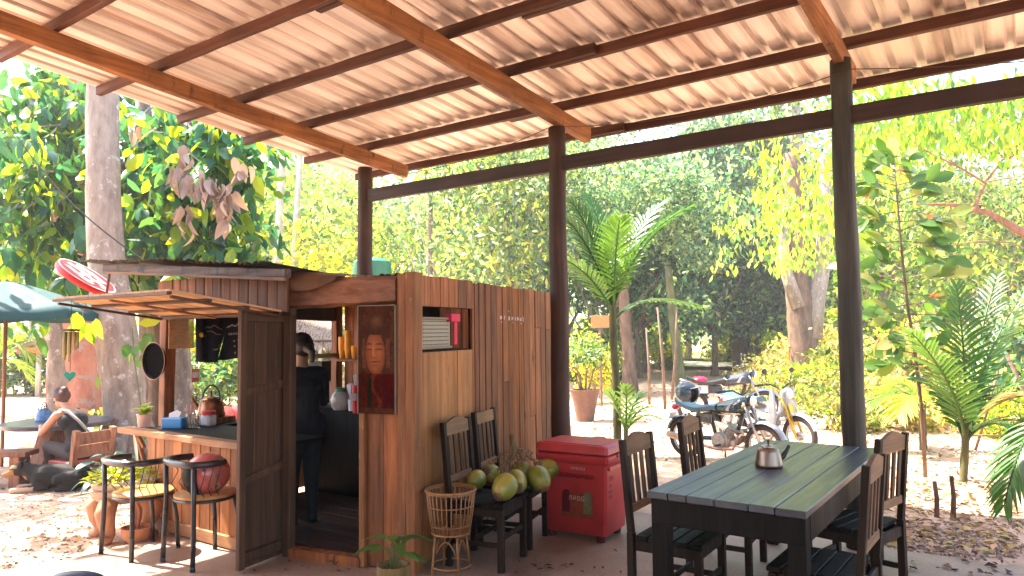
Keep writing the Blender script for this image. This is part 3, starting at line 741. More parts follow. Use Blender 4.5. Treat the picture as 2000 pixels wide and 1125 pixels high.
mb = MB(); taper(mb, .304, .221, .306, .223, .578, .645); mb.build('rim', RED, CO, smooth=True)
mb = MB(); taper(mb, .307, .224, .301, .218, .650, .722); lid = mb.build('lid', RED, CO, smooth=True)
mb = MB(); mb.box((0, 0, .7235), (.50, .36, .008), ch=.003); mb.build('lid_panel', RED, lid)
mb = MB(); mb.box((.309, 0, .635), (.008, .09, .03)); mb.build('latch', REDD, CO)
mb = MB(); mb.box((.302, .0, .555), (.02, .38, .028)); mb.build('handle', RED, CO)
for sx in (-1, 1):
    for sy in (-1, 1):
        mb = MB(); mb.lathe([(.001, 0), (.032, 0), (.036, .02), (.036, .055), (.001, .055)], 14, (sx*.21, sy*.15, 0)); mb.build('foot', REDD, CO, smooth=True)
# faded printed sheet on the front: panel, two bottles, lettering
PRT = plain('faded orange print', (.26, .055, .02), .5, noise=.25, nscale=20); PRG = plain('faded green print', (.16, .17, .08), .5, noise=.3, nscale=20)
PRW = plain('faded white print', (.62, .42, .36), .55)
fy = -.2115
def onfront(x, z, o=0.0): return (x, -.195 - .0155*(z-.05)/.55 - .001 - o, z)
def fr(x, z, o): m = Matrix.Translation(onfront(x, z, o)) @ Matrix.Rotation(math.radians(90 - 1.7), 4, 'X'); return m
def plate(name, poly, mat, x, z, o=.0):
    mb = MB(); mb.prism(poly, .0008, fr(x, z, o)); return mb.build(name, mat, CO)
def rect(w, h): return [(-w/2, -h/2), (w/2, -h/2), (w/2, h/2), (-w/2, h/2)]
plate('print_panel', rect(.27, .28), PRT, .045, .315, .0008)
def bottle(w, h): return [(-w/2, -h/2), (w/2, -h/2), (w/2, h*.15), (w*.22, h*.36), (w*.2, h/2), (-w*.2, h/2), (-w*.22, h*.36), (-w/2, h*.15)]
plate('printed_bottle', bottle(.065, .21), REDD, -.05, .315, .0018); plate('printed_bottle', bottle(.065, .21), PRG, .128, .315, .0018)
def ctext(name, body, size, mat, x, z, o=.003, sx=1.0): text_mesh(name, body, size, mat, fr(x, z, o), CO, .0004, world=False, sx=sx)
ctext('lettering', 'ខមសយរ', .036, PRW, .055, .545)
ctext('lettering', 'ភសជនមណតងហ', .056, REDD, .03, .487, .003, .82)
ctext('lettering', 'កមពជ', .06, PRW, .04, .32, .0035, .9)
def sd(y, z): return Matrix.Translation((.27 + .022*(z-.05)/.55 + .0022, y, z)) @ Matrix.Rotation(math.pi/2, 4, 'Z') @ Matrix.Rotation(math.radians(90), 4, 'X')
text_mesh('lettering', 'EUM', .05, REDD, sd(-.12, .475), CO, .0004, world=False, sx=.8)
text_mesh('lettering', 'ភក', .038, REDD, sd(-.13, .425), CO, .0004, world=False)
text_mesh('lettering', 'មជប\nសរន', .038, REDD, sd(-.125, .36), CO, .0004, world=False)

# ------------------------------------------------------------------ coconuts, basket, pot by the doorway
def coco_mat():
    m, nt, b = mat_new('coconut husk'); mp = mapped(nt, (9, 9, 3)); n = nd(nt, 'ShaderNodeTexNoise'); n.inputs['Scale'].default_value = 1; n.inputs['Detail'].default_value = 5
    nt.links.new(mp.outputs[0], n.inputs['Vector']); r = ramp(nt, n.outputs['Fac'], [(.3, (.10, .13, .012)), (.5, (.21, .22, .022)), (.62, (.36, .28, .05)), (.78, (.38, .20, .07))])
    nt.links.new(r.outputs[0], b.inputs['Base Color']); b.inputs['Roughness'].default_value = .32; b.inputs['Specular IOR Level'].default_value = .5; return m
COCO = coco_mat(); STALK = wood('coconut stalk', (.10, .055, .02), (.26, .16, .06), 'Z', grain=40)
STK2 = plain('dry calyx', (.16, .09, .04), .8, noise=.4)
def coconut_mesh():
    mb = MB(); prof = []
    for i in range(15):
        a = math.pi * i / 14; r = .080 * math.sin(a) ** .85 * (1 + .06*math.cos(a)); prof.append((max(r, .0005), -.094*math.cos(a)))
    n = 24; vs = []; fs = []
    for (r, z) in prof:
        for j in range(n):
            a = 2*math.pi*j/n; rr = r * (1 + .045*math.cos(3*a)); vs.append((rr*math.cos(a), rr*math.sin(a), z))
    for i in range(14):
        for j in range(n): fs.append((i*n+j, i*n+(j+1) % n, (i+1)*n+(j+1) % n, (i+1)*n+j))
    mb.add(vs, fs); me = mb.mesh('husk', COCO, 'all'); c = MB(); c.lathe([(.001, .098), (.03, .094), (.04, .085), (.042, .08), (.001, .082)], 10)
    return me, c.mesh('calyx', STK2)
CME, CAL = coconut_mesh()
spots = [(985, 942, .565, 'yellowish coconut at the front edge of the chair nearest the basket', 1.06, (2.2, .3, .2)), (1008, 930, .565, 'green coconut just behind the yellowish front one', 1.0, (1.9, .5, .9)),
         (1052, 925, .565, 'round green coconut on the seat nearest the red cooler', 1.05, (2.4, -.2, 1.0)), (1068, 906, .57, 'coconut half hidden behind the round green one, touching the cooler', 1.0, (1.3, .8, 2.0)),
         (930, 926, .555, 'small green coconut at the left, beside the wicker basket rim', .86, (1.2, .4, 3.0)), (958, 912, .56, 'dull brownish coconut at the back behind the small left one', .86, (1.0, -.7, .6)), (1018, 908, .56, 'bluish green coconut under the dry stalk, at the back', .9, (1.7, .9, 1.6))]
for (u, v, z, lab, sc, rot) in spots:
    q = G(u, v, z); q[2] = .446 + .080 * sc
    t = thing('coconut', lab, 'coconut', q, 0, 'coconuts on the wall chairs')
    inst('husk', CME, t, (0, 0, 0), rot, sc); inst('calyx', CAL, t, (0, 0, 0), rot, sc)
ST = thing('fruit_stalk', 'dry knobbly stalk of the coconut bunch rising over the green coconuts', 'stalk', G(1003, 905, .66))
def stk(pts, r): mb = MB(); mb.tube(pts, r, 8, wob=.18); return mb
b0 = Vector(ST.location); P = lambda u, v, dep: Vector(D(u, v, dep)) - b0
stk([P(1000, 850, 5.15), P(1003, 868, 5.13), P(1008, 880, 5.12), P(1000, 895, 5.1), P(988, 905, 5.08), P(972, 918, 5.05)], [.017, .021, .022, .018, .014, .01]).build('stem', STALK, ST, smooth='all')
for (u, v) in ((1040, 893), (1030, 885), (1022, 900), (985, 888), (962, 900), (1012, 905), (1052, 903)):
    stk([P(1006, 876, 5.12), P((1006+u)/2, (876+v)/2 - 3, 5.12), P(u, v, 5.1 + random.uniform(-.06, .06))], [.009, .007, .005]).build('twig', STALK, ST, smooth='all')
    for k in range(5):
        mb = MB(); q = P(u + random.uniform(-9, 9), v + random.uniform(-6, 5), 5.1 + random.uniform(-.05, .05)); mb.ell(q, (.011,)*3, 8, 6); mb.build('bud', STK2, ST, smooth='all')

RATTAN = wood('rattan cane', (.20, .085, .03), (.42, .22, .09), 'Z', grain=40, var=.25, rough=.45)
c = np.array(D(880, 956, 4.93)); BK = thing('wicker_basket', 'tall open rattan basket on thin cane legs beside the doorway wall', 'basket', (c[0], c[1], 0))
zr = c[2]; zb = zr - .285
for (z, r, rr) in ((zr, .168, .009), (zr-.012, .164, .006), (zr-.10, .152, .0045), (zb+.06, .133, .0045), (zb+.008, .126, .008)):
    mb = MB(); mb.tube([(r*math.cos(a), r*math.sin(a), z) for a in np.linspace(0, 2*math.pi, 33)], rr, 7, cap=False); mb.build('hoop', RATTAN, BK, smooth='all')
for k in range(30):
    a = 2*math.pi*k/30; mb = MB(); mb.tube([(.125*math.cos(a), .125*math.sin(a), zb), (.148*math.cos(a), .148*math.sin(a), (zb+zr)/2), (.165*math.cos(a), .165*math.sin(a), zr)], .0042, 6); mb.build('cane', RATTAN, BK, smooth='all')
mb = MB(); mb.lathe([(.001, zb), (.124, zb), (.124, zb+.006), (.001, zb+.006)], 24); mb.build('basket_floor', RATTAN, BK)
for k in range(4):
    a = math.pi/4 + k*math.pi/2 + .3; mb = MB(); mb.tube([(.11*math.cos(a), .11*math.sin(a), zb), (.135*math.cos(a), .135*math.sin(a), 0)], .009, 8); mb.build('leg', RATTAN, BK, smooth='all')
    a2 = a + math.pi/2; mb = MB(); mb.tube([Vector((.112*math.cos(a), .112*math.sin(a), zb-.14)).lerp(Vector((.112*math.cos(a2), .112*math.sin(a2), zb-.14)), t) + Vector((0, 0, .10*math.sin(math.pi*t))) for t in np.linspace(0, 1, 9)], .006, 6); mb.build('arch', RATTAN, BK, smooth='all')
mb = MB(); mb.tube([(.13*math.cos(a), .13*math.sin(a), .05) for a in np.linspace(0, 2*math.pi, 25)], .006, 6, cap=False); mb.build('hoop', RATTAN, BK, smooth='all')

TERRA = plain('terracotta', (.50, .20, .085), .75, noise=.2, nscale=9, bump=.2)
LEAFG = leafmat('broad green leaf', .25, .4, fixed=[(0, (.045, .11, .02)), (1, (.09, .17, .035))])
def leaf_mesh(name, L, W, mat, n=6, cup=.12, droop=.25, tipw=.5, fold=.18):
    """a real leaf: bent along its length, folded along the midrib; grows along +Y, faces +Z"""
    mb = MB(); vs = []; fs = []
    for i in range(n + 1):
        t = i / n; wv = W/2 * math.sin(math.pi * t ** (.75 if tipw == .5 else tipw)) ** .8 if 0 < t < 1 else .0015
        z = -droop * L * t * t
        for s in (-1, 0, 1): vs.append((s*wv, t*L, z + abs(s)*wv*fold))
    for i in range(n):
        for s in range(2): fs.append((i*3+s, i*3+s+1, (i+1)*3+s+1, (i+1)*3+s))
    mb.add(vs, fs); return mb.mesh(name, mat, 'all')
STEMM = plain('green stem', (.10, .13, .035), .6, noise=.3)
p = np.array(D(768, 1102, 4.42)); PT = thing('potted_plant', 'small pot with drooping green leaves at the foot of the doorway wall', 'plant', (p[0], p[1], 0))
mb = MB(); mb.lathe([(.001, 0), (.085, 0), (.092, .14), (.098, .15), (.098, p[2]), (.088, p[2]), (.085, p[2]-.03), (.001, p[2]-.03)], 28); mb.build('pot', wood('old pot', (.10, .06, .025), (.30, .20, .07), 'Z'), PT, smooth=True)
lm = leaf_mesh('leaf', .17, .085, LEAFG, droop=.5)
for k in range(9):
    a = k * 2.4; el = random.uniform(.2, .9); h = random.uniform(.05, .14)
    mb = MB(); q = Vector((.05*math.cos(a), .05*math.sin(a), p[2] + h)); mb.tube([(0.01*math.cos(a), .01*math.sin(a), p[2]-.03), q*.6 + Vector((0, 0, p[2]*.4)), q], .004, 5); mb.build('stem', STEMM, PT)
    inst('leaf', lm, PT, q, (el, 0, a - math.pi/2), random.uniform(.8, 1.25))

# ------------------------------------------------------------------ painted face panel in the doorway (generic carved stone face, flat print)
def face_print():
    nx, nz = 72, 180; W, H = .295, .73; vs = []; fs = []; cols = []
    rr = np.random.default_rng(3); noise = rr.normal(0, 1, (nz//4+2, nx//4+2))
    def nz_(i, j):
        a, b = j/4, i/4; ja, ib = int(a), int(b); fa, fb = a-ja, b-ib
        return (noise[ja, ib]*(1-fa)*(1-fb)+noise[ja+1, ib]*fa*(1-fb)+noise[ja, ib+1]*(1-fa)*fb+noise[ja+1, ib+1]*fa*fb)
    def g(x, y, cx, cy, sx, sy): return math.exp(-((x-cx)/sx)**2 - ((y-cy)/sy)**2)
    for j in range(nz + 1):
        for i in range(nx + 1):
            x = i/nx*2 - 1; y = 1 - j/nz            # y: 1 top, 0 bottom
            n = .6*nz_(min(i, nx-1), min(j, nz-1))
            c = np.array([.12, .075, .055]) * (1 + .35*n)
            c = c + np.array([.10, .055, .03]) * max(0, math.sin(x*9 + n*2)) * .5 * (y > .38)
            fx, fy = x + .02, (y - .56)
            face = ((fx/.54)**2 + ((fy)/.205)**2)
            hair = ((fx/.72)**2 + ((y-.75)/.115)**2) < 1 or ((fx/.40)**2 + ((y-.86)/.10)**2) < 1
            ear = abs(abs(fx) - .66) < .10 and .42 < y < .70
            if ear: c = np.array([.17, .11, .085])*(1+.3*n)
            if hair: c = np.array([.085, .055, .05])*(1+.3*n) + np.array([.10, .075, .05])*g(fx, y, .05, .86, .3, .05)*(1+.5*math.sin(x*60)*math.sin(y*160))
            if face < 1 and y < .73:
                c = np.array([.30, .165, .11]) * (1 + .10*n) * (1.06 - .5*face*face)
                c = c * (1 + .7*g(fx, y, .0, .575, .07, .07) + .3*g(fx, y, .30, .555, .16, .04) - .25*g(fx, y, -.36, .56, .15, .08))
                for s in (-1, 1):
                    c = c * (1 - .8*g(fx, y, s*.26, .648 - .05*((abs(fx)-.26)**2)*3, .17, .007)) * (1 - .85*g(fx, y, s*.26, .598 - .10*((abs(fx)-.26)/.2)**2*.1, .15, .006)) * (1 + .3*g(fx, y, s*.26, .618, .14, .012))
                c = c * (1 - .5*g(fx, y, -.10, .565, .03, .05)) * (1 - .5*g(fx, y, 0, .518, .12, .008)) * (1 - .85*g(fx, y, 0, .481, .25, .007)) * (1 - .35*g(fx, y, 0, .452, .18, .006)) * (1 + .35*g(fx, y, 0, .468, .18, .006)) * (1 + .2*g(fx, y, 0, .41, .14, .02))
            if y < .37:
                c = np.array([.10, .022, .018]) * (1 + .4*n) + np.array([.16, .055, .03]) * max(0, 1 - abs(x + .05 - .25*math.sin(y*17))/.16) * (1 + .5*n) * (y > .06)
                if abs(x + .38) < .13 and y < .33: c = np.array([.02, .035, .02])
                if x > .35: c = c * np.array([.9, .45, .6])
            if y < .055: c = np.array([.12, .065, .045])*(1+.4*n)
            dome = .020 * max(0, 1 - (fx/.85)**2 - ((y-.64)/.30)**2) + .008 * max(0, 1 - face)
            dome += .010*g(fx, y, 0, .575, .10, .055) + .006*g(fx, y, 0, .475, .2, .02) - .005*(g(fx, y, .26, .60, .12, .014) + g(fx, y, -.26, .60, .12, .014))
            vs.append((x*W/2, -dome, y*H)); cols.append(np.clip(c*np.array([.54, .32, .21])*(1.4 if face < 1 and y < .73 and not y < .37 else 1.05 if hair or ear else .72 if y > .37 else .85), .003, .8))
    n1 = nx + 1
    for j in range(nz):
        for i in range(nx): fs.append((j*n1+i, (j+1)*n1+i, (j+1)*n1+i+1, j*n1+i+1))
    me = bpy.data.meshes.new('print'); me.from_pydata(vs, [], fs)
    at = me.color_attributes.new('tone', 'FLOAT_COLOR', 'POINT'); at.data.foreach_set('color', np.array([(*q, 1) for q in cols], dtype=np.float32).ravel())
    me.polygons.foreach_set('use_smooth', [True]*len(fs)); me.materials.append(tonemat('print', .85, .04)); return me
fp = (np.array(KD(tU(744, 700), -.055, 0))); FP = thing('face_panel', 'hanging panel with a closed-eyed stone face picture over dark red', 'panel', (fp[0], fp[1], 1.045), EXA - .02)
mb = MB(); mb.box((0, .009, .365), (.298, .016, .734)); mb.build('board', W_DARK, FP)
inst('print', face_print(), FP, (0, -.0005, 0))
FR = plain('pale frame edge', (.20, .15, .10), .6)
for sx in (-1, 1):
    mb = MB(); mb.box((sx*.151, .004, .365), (.006, .02, .74)); mb.build('frame', FR, FP)
mb = MB(); mb.box((0, .004, .735), (.296, .02, .006)); mb.build('frame', FR, FP)

# things in the side window: punched grey panel, red ribbon
mb_ = None
GREY = plain('grey beige metal', (.26, .23, .165), .5, noise=.1); HOLE = plain('dark hole', (.01, .01, .01), .9)
a, b = sU(821, 650), sU(889, 650); c0 = KW((a+b)/2, -.10, 1.468)
PB = thing('punched_box', 'grey beige punched metal box standing in the side wall window', 'box', c0, A90)
mb = MB(); mb.box((0, 0, .117), (b-a-.01, .12, .234)); mb.build('case', GREY, PB)
mb = MB(); mb.box((0, -.066, .225), (b-a, .03, .018)); mb.build('top_edge', FR, PB)
mb = MB(); mb.box((0, -.064, .012), (b-a, .028, .02)); mb.build('bottom_edge', FR, PB)
hm = MB(); hm.box((0, 0, 0), (.011, .004, .007), ch=0); hm = hm.mesh('slot', HOLE)
for r in range(7):
    for q in range(17): inst('slot', hm, PB, (-(b-a)/2 + .03 + q*.0285, -.0605, .035 + r*.028))
RC = plain('red cloth', (.55, .02, .07), .7, noise=.15)
p = KW(sU(899, 640), -.04, 1.60); RB = thing('red_ribbon', 'red paper ribbon hanging in the side wall window', 'ribbon', p, A90)
mb = MB(); mb.box((0, 0, .0), (.05, .004, .21)); mb.build('strip', RC, RB)
mb = MB(); mb.box((-.08, -.02, .10), (.15, .05, .06)); mb.build('bow', RC, RB)
# ------------------------------------------------------------------ bar chairs and helmet
TPOLE = plain('brown pole', (.20, .08, .04), .5)
IRON = plain('dark iron tube', (.022, .02, .022), .32, spec=.6)
SEATW = wood('varnished seat', (.34, .15, .045), (.62, .33, .12), 'X', rough=.3, var=.08, grain=18)
def bar_chair(label):
    t = thing('bar_chair', label, 'chair', (0, 0, 0), 0, 'iron chairs at the counter')
    arc = [(-.205, .02), (-.225, -.06), (-.215, -.14), (-.17, -.2), (-.09, -.225), (0, -.232), (.09, -.225), (.17, -.2), (.215, -.14), (.225, -.06), (.205, .02)]
    mb = MB(); mb.tube([(x, y, .705 - .012*abs(y+.23)) for x, y in arc], .024, 10); mb.build('arm_rail', IRON, t, smooth='all')
    for sx in (-1, 1):
        mb = MB(); mb.tube([(sx*.195, -.20, .015), (sx*.19, -.195, .2), (sx*.178, -.19, .45), (sx*.182, -.195, .69)], .0175, 8); lg = mb.build('leg', IRON, t, smooth='all')
        mb = MB(); mb.lathe([(.001, 0), (.019, 0), (.019, .02), (.016, .035), (.001, .035)], 10, (sx*.195, -.20, 0)); mb.build('rubber_foot', BLACKP, lg)
        mb = MB(); mb.tube([(sx*.165, .18, .015), (sx*.155, .17, .25), (sx*.14, .14, .44)], .016, 8); lg = mb.build('leg', IRON, t, smooth='all')
        mb = MB(); mb.lathe([(.001, 0), (.018, 0), (.018, .02), (.015, .035), (.001, .035)], 10, (sx*.165, .18, 0)); mb.build('rubber_foot', BLACKP, lg)
        for k in range(3):
            y = -.13 + k*.055
            mb = MB(); mb.tube([(sx*.222, y, .70), (sx*.17, y+.02, .62), (sx*.19, y-.02, .53), (sx*.165, y+.03, .46)], .0035, 5); mb.build('wire', IRON, t, smooth='all')
    mb = MB(); mb.lathe([(.001, .448), (.20, .448), (.212, .455), (.212, .468), (.203, .474), (.001, .476)], 36, (0, 0, 0), Matrix.Diagonal((1, .98, 1))); mb.build('seat', SEATW, t, smooth=True)
    mb = MB(); mb.tube([(.207*math.cos(a), .203*math.sin(a), .44) for a in np.linspace(0, 2*math.pi, 37)], .011, 7, cap=False); mb.build('seat_ring', IRON, t, smooth='all')
    mb = MB(); mb.tube([(.165*math.cos(a), .17*math.sin(a), .17) for a in np.linspace(0, 2*math.pi, 37)], .007, 6, cap=False); 
    return t
BC = bar_chair('iron bar chair with an empty varnished seat beside the leafy pedestal planter')
BC.location = (-5.43, 2.86, gh(-5.4, 2.86)); BC.rotation_euler = (0, 0, .06)
BC2 = dup(BC, (-4.85, 3.0, .002), -.02, 'iron bar chair by the kiosk door with a pink helmet on its seat')
def helmet(label, loc, rz, shell, s=1.0, deco=True, seat=None):
    h = thing('helmet', label, 'helmet', loc, rz)
    R = Matrix.Diagonal(Vector((.125*s, .148*s, .138*s))); vs = []; fs = []
    nu, nv = 36, 20; mb = MB()
    for j in range(nv + 1):
        th = math.pi * (.02 + .80 * j / nv)
        for i in range(nu):
            a = 2*math.pi*i/nu; p = Vector((math.sin(th)*math.cos(a), math.sin(th)*math.sin(a), math.cos(th)))
            vs.append(R @ p + Vector((0, 0, .118*s)))
    for j in range(nv):
        for i in range(nu):
            a = 2*math.pi*(i+.5)/nu; th = .02 + .80*(j+.5)/nv
            front = abs(math.atan2(math.cos(a), math.sin(a))) < 1.02 and th > .42
            if not front: fs.append((j*nu+i, j*nu+(i+1) % nu, (j+1)*nu+(i+1) % nu, (j+1)*nu+i))
    fs.append(tuple(range(nu))); mb.add(vs, fs); mb.build('shell', shell, h, smooth='all')
    mb = MB(); mb.ell((0, -.004, .113*s), (.112*s, .130*s, .118*s), 20, 12); mb.build('lining', BLACKP, h, smooth='all')
    mb = MB(); vs = []; fs = []
    for j in range(9):
        z = .185*s - j*.024*s
        for i in range(15):
            a = math.pi/2 + (i/14 - .5)*2.15; rr = math.sqrt(max(.05, 1 - ((z-.118*s)/(.16*s))**2)); vs.append((.131*s*rr*math.cos(a), .160*s*rr*math.sin(a), z))
    for j in range(8):
        for i in range(14): fs.append((j*15+i, j*15+i+1, (j+1)*15+i+1, (j+1)*15+i))
    mb.add(vs, fs); mb.build('visor', plain('smoked visor', (.005, .004, .004), .4, spec=.12), h, smooth='all')
    mb = MB(); mb.tube([(.128*s*math.sin(a), .152*s*math.cos(a), .198*s - .02*s*abs(a)) for a in np.linspace(-1.15, 1.15, 13)], .006*s, 6); mb.build('peak_trim', plain('white trim', (.75, .75, .78), .4), h, smooth='all')
    for sx in (-1, 1):
        mb = MB(); mb.lathe([(.001, 0), (.012*s, 0), (.01*s, .008*s), (.001, .009*s)], 12, (sx*.122*s, .03*s, .165*s), rot_to((sx, 0, .2))); mb.build('stud', REDD, h)
    if deco:
        for (y, z, r, m) in ((-.055, .125, .017, FR), (-.05, .055, .03, RAWY), (-.05, .062, .016, BLACKP)):
            for sx in (-1, 1):
                k = math.sqrt(max(.05, 1 - (y/(.148*s))**2 - ((z-.118*s)/(.138*s))**2)); q = Vector((sx*.1262*s*k, y, z)); d = Vector((q.x/(.125**2), q.y/(.148**2), (q.z-.118*s)/(.138**2))).normalized()
                mb = MB(); mb.lathe([(.001, .001), (r, .0), (r, .0025), (.001, .003)], 14, q, rot_to(d)); mb.build('sticker', m, h)
    return h
RAWY = plain('yellowish print', (.45, .27, .12), .5, noise=.4, nscale=60)
PINK = plain('salmon pink paint', (.55, .13, .11), .3, noise=.05, coat=.3)
q = Vector((-4.83, 3.0, .479)); helmet('salmon pink helmet with dark visor on a chair seat by the kiosk door', q, HEAD + math.radians(118), PINK, 1.06)

# ------------------------------------------------------------------ things on the counter
GLASS, _nt, _b = mat_new('clear glass'); _b.inputs['Base Color'].default_value = (.93, .96, .95, 1); _b.inputs['Roughness'].default_value = .06; _b.inputs['Transmission Weight'].default_value = .95; _b.inputs['IOR'].default_value = 1.25
BLUE = plain('blue plastic', (.015, .20, .50), .4, noise=.05); TISS = plain('white tissue', (.82, .84, .86), .9, noise=.03)
cp = G(341, 836, .80); t = thing('tissue_box', 'bright blue tissue box with a white tissue sticking out on the counter', 'tissue box', (cp[0], cp[1], .80), HEAD - .15)
mb = MB(); mb.box((0, 0, .045), (.19, .10, .09), 0, .008); mb.build('box', BLUE, t); mb = MB()
mb.add([(-.05, -.01, .088), (.04, .0, .088), (.05, .015, .135), (.0, .03, .15), (-.045, -.01, .125), (-.01, .03, .088)], [(0, 1, 2, 3, 4), (1, 5, 3, 2), (5, 0, 4, 3)]); mb.build('tissue', TISS, t)
def tumbler(label, loc, r, h, grp=None, mat=None):
    t = thing('drinking_glass', label, 'glass', loc, 0, grp); mb = MB()
    mb.lathe([(.001, 0), (r*.85, 0), (r, h), (r-.003, h), (r*.85-.003, .008), (.001, .008)], 20); mb.build('glass', mat or GLASS, t, smooth=True); return t
for i, (u, lab) in enumerate(((371, 'clear glass with pink straws next to the blue tissue box'), (383, 'clear empty glass between the straw glass and the red lidded jar'))):
    cp = G(u, 836, .80); tt = tumbler(lab, (cp[0], cp[1], .80), .034, .125, 'glasses on the counter')
    if i == 0:
        for k in range(4): mb = MB(); mb.tube([(.01*math.cos(k*2), .01*math.sin(k*2), .01), (.03*math.cos(k*2), .03*math.sin(k*2), .20)], .003, 6); mb.build('straw', plain('pink straw', (.75, .25, .25), .4), tt)
cp = G(407, 832, .80); t = thing('plastic_jar', 'white plastic jar with a red screw lid on the counter', 'jar', (cp[0], cp[1], .80), .2)
mb = MB(); mb.box((0, 0, .05), (.105, .105, .10), 0, .016); mb.build('jar', plain('milky plastic', (.72, .74, .78), .35, noise=.2), t); mb = MB(); mb.lathe([(.001, .10), (.058, .10), (.058, .126), (.054, .130), (.001, .130)], 24); mb.build('lid', plain('red lid', (.55, .03, .03), .4), t, smooth=True)
mb = MB(); mb.box((-6.05, 3.83, .825), (.24, .26, .05), .3); tag(mb.build('tray', W_WALL), 'dark brown wooden tray under the copper kettle', 'tray')
COPPER = plain('tarnished copper', (.30, .14, .07), .3, metal=.85, noise=.4, nscale=12)
kettle('large tarnished copper kettle with an arched handle on the brown tray', (-6.05, 3.79, .851), math.radians(215), 1.45, COPPER, handle_up=True)
REDC = plain('red cloth heap', (.50, .025, .025), .8, noise=.3)
mb = MB(); vs = []; fs = []
for j in range(6):
    for i in range(12):
        vs.append((-6.28 + .05*math.sin(i), 4.0 + i*.045, .80 + .10*math.sin(math.pi*j/5)*(1+.2*math.sin(i*1.3)) if 0 < j < 5 else .80)); vs[-1] = (vs[-1][0] + (j-2.5)*.06, vs[-1][1], vs[-1][2])
for j in range(5):
    for i in range(11): fs.append((j*12+i, j*12+i+1, (j+1)*12+i+1, (j+1)*12+i))
mb.add(vs, fs); tag(mb.build('cloth', REDC, smooth='all'), 'crumpled red cloth heaped behind the copper kettle', 'cloth')
cp = (-6.33, 3.33, .80); t = thing('flower_pot', 'small pale pot of yellowish leaves at the left end of the counter', 'plant', cp)
mb = MB(); mb.lathe([(.001, 0), (.05, 0), (.062, .10), (.066, .105), (.058, .105), (.055, .08), (.001, .08)], 20); mb.build('pot', plain('pale pink pot', (.62, .42, .34), .6), t, smooth=True)
lmY = leaf_mesh('leaf', .085, .05, leafmat('yellow green leaf', .4, fixed=[(0, (.22, .24, .03)), (1, (.13, .21, .04))]), droop=.4)
for k in range(22): inst('leaf', lmY, t, (.02*math.cos(k), .02*math.sin(k), .10 + .003*k), (random.uniform(.2, 1.1), 0, k*2.4), random.uniform(.7, 1.2))
# round dark pan hung on the post
pq = PL(306, 705, (0, 3.40, 0), (0, 1, 0)); t = thing('round_pan', 'round dark pan hung on the front of the left counter post', 'pan', pq); mb = MB()
mb.lathe([(.001, .012), (.135, .012), (.15, .03), (.16, .032), (.162, .026), (.142, .002), (.001, 0)], 36, (0, 0, 0), rot_to((.08, -1, 0))); mb.build('dish', plain('blackened iron', (.005, .005, .005), .95, spec=.02), t, smooth=True)
mb = MB(); mb.tube([(.162*math.cos(a), .162*math.sin(a), 0) for a in np.linspace(0, 2*math.pi, 41)], .004, 6, cap=False)
o = MB(); o.add([tuple(rot_to((.08, -1, 0)) @ Vector(p) + Vector((.0, -.03, 0))) for p in mb.v], mb.f); o.build('rim', TPOLE, t, smooth='all')
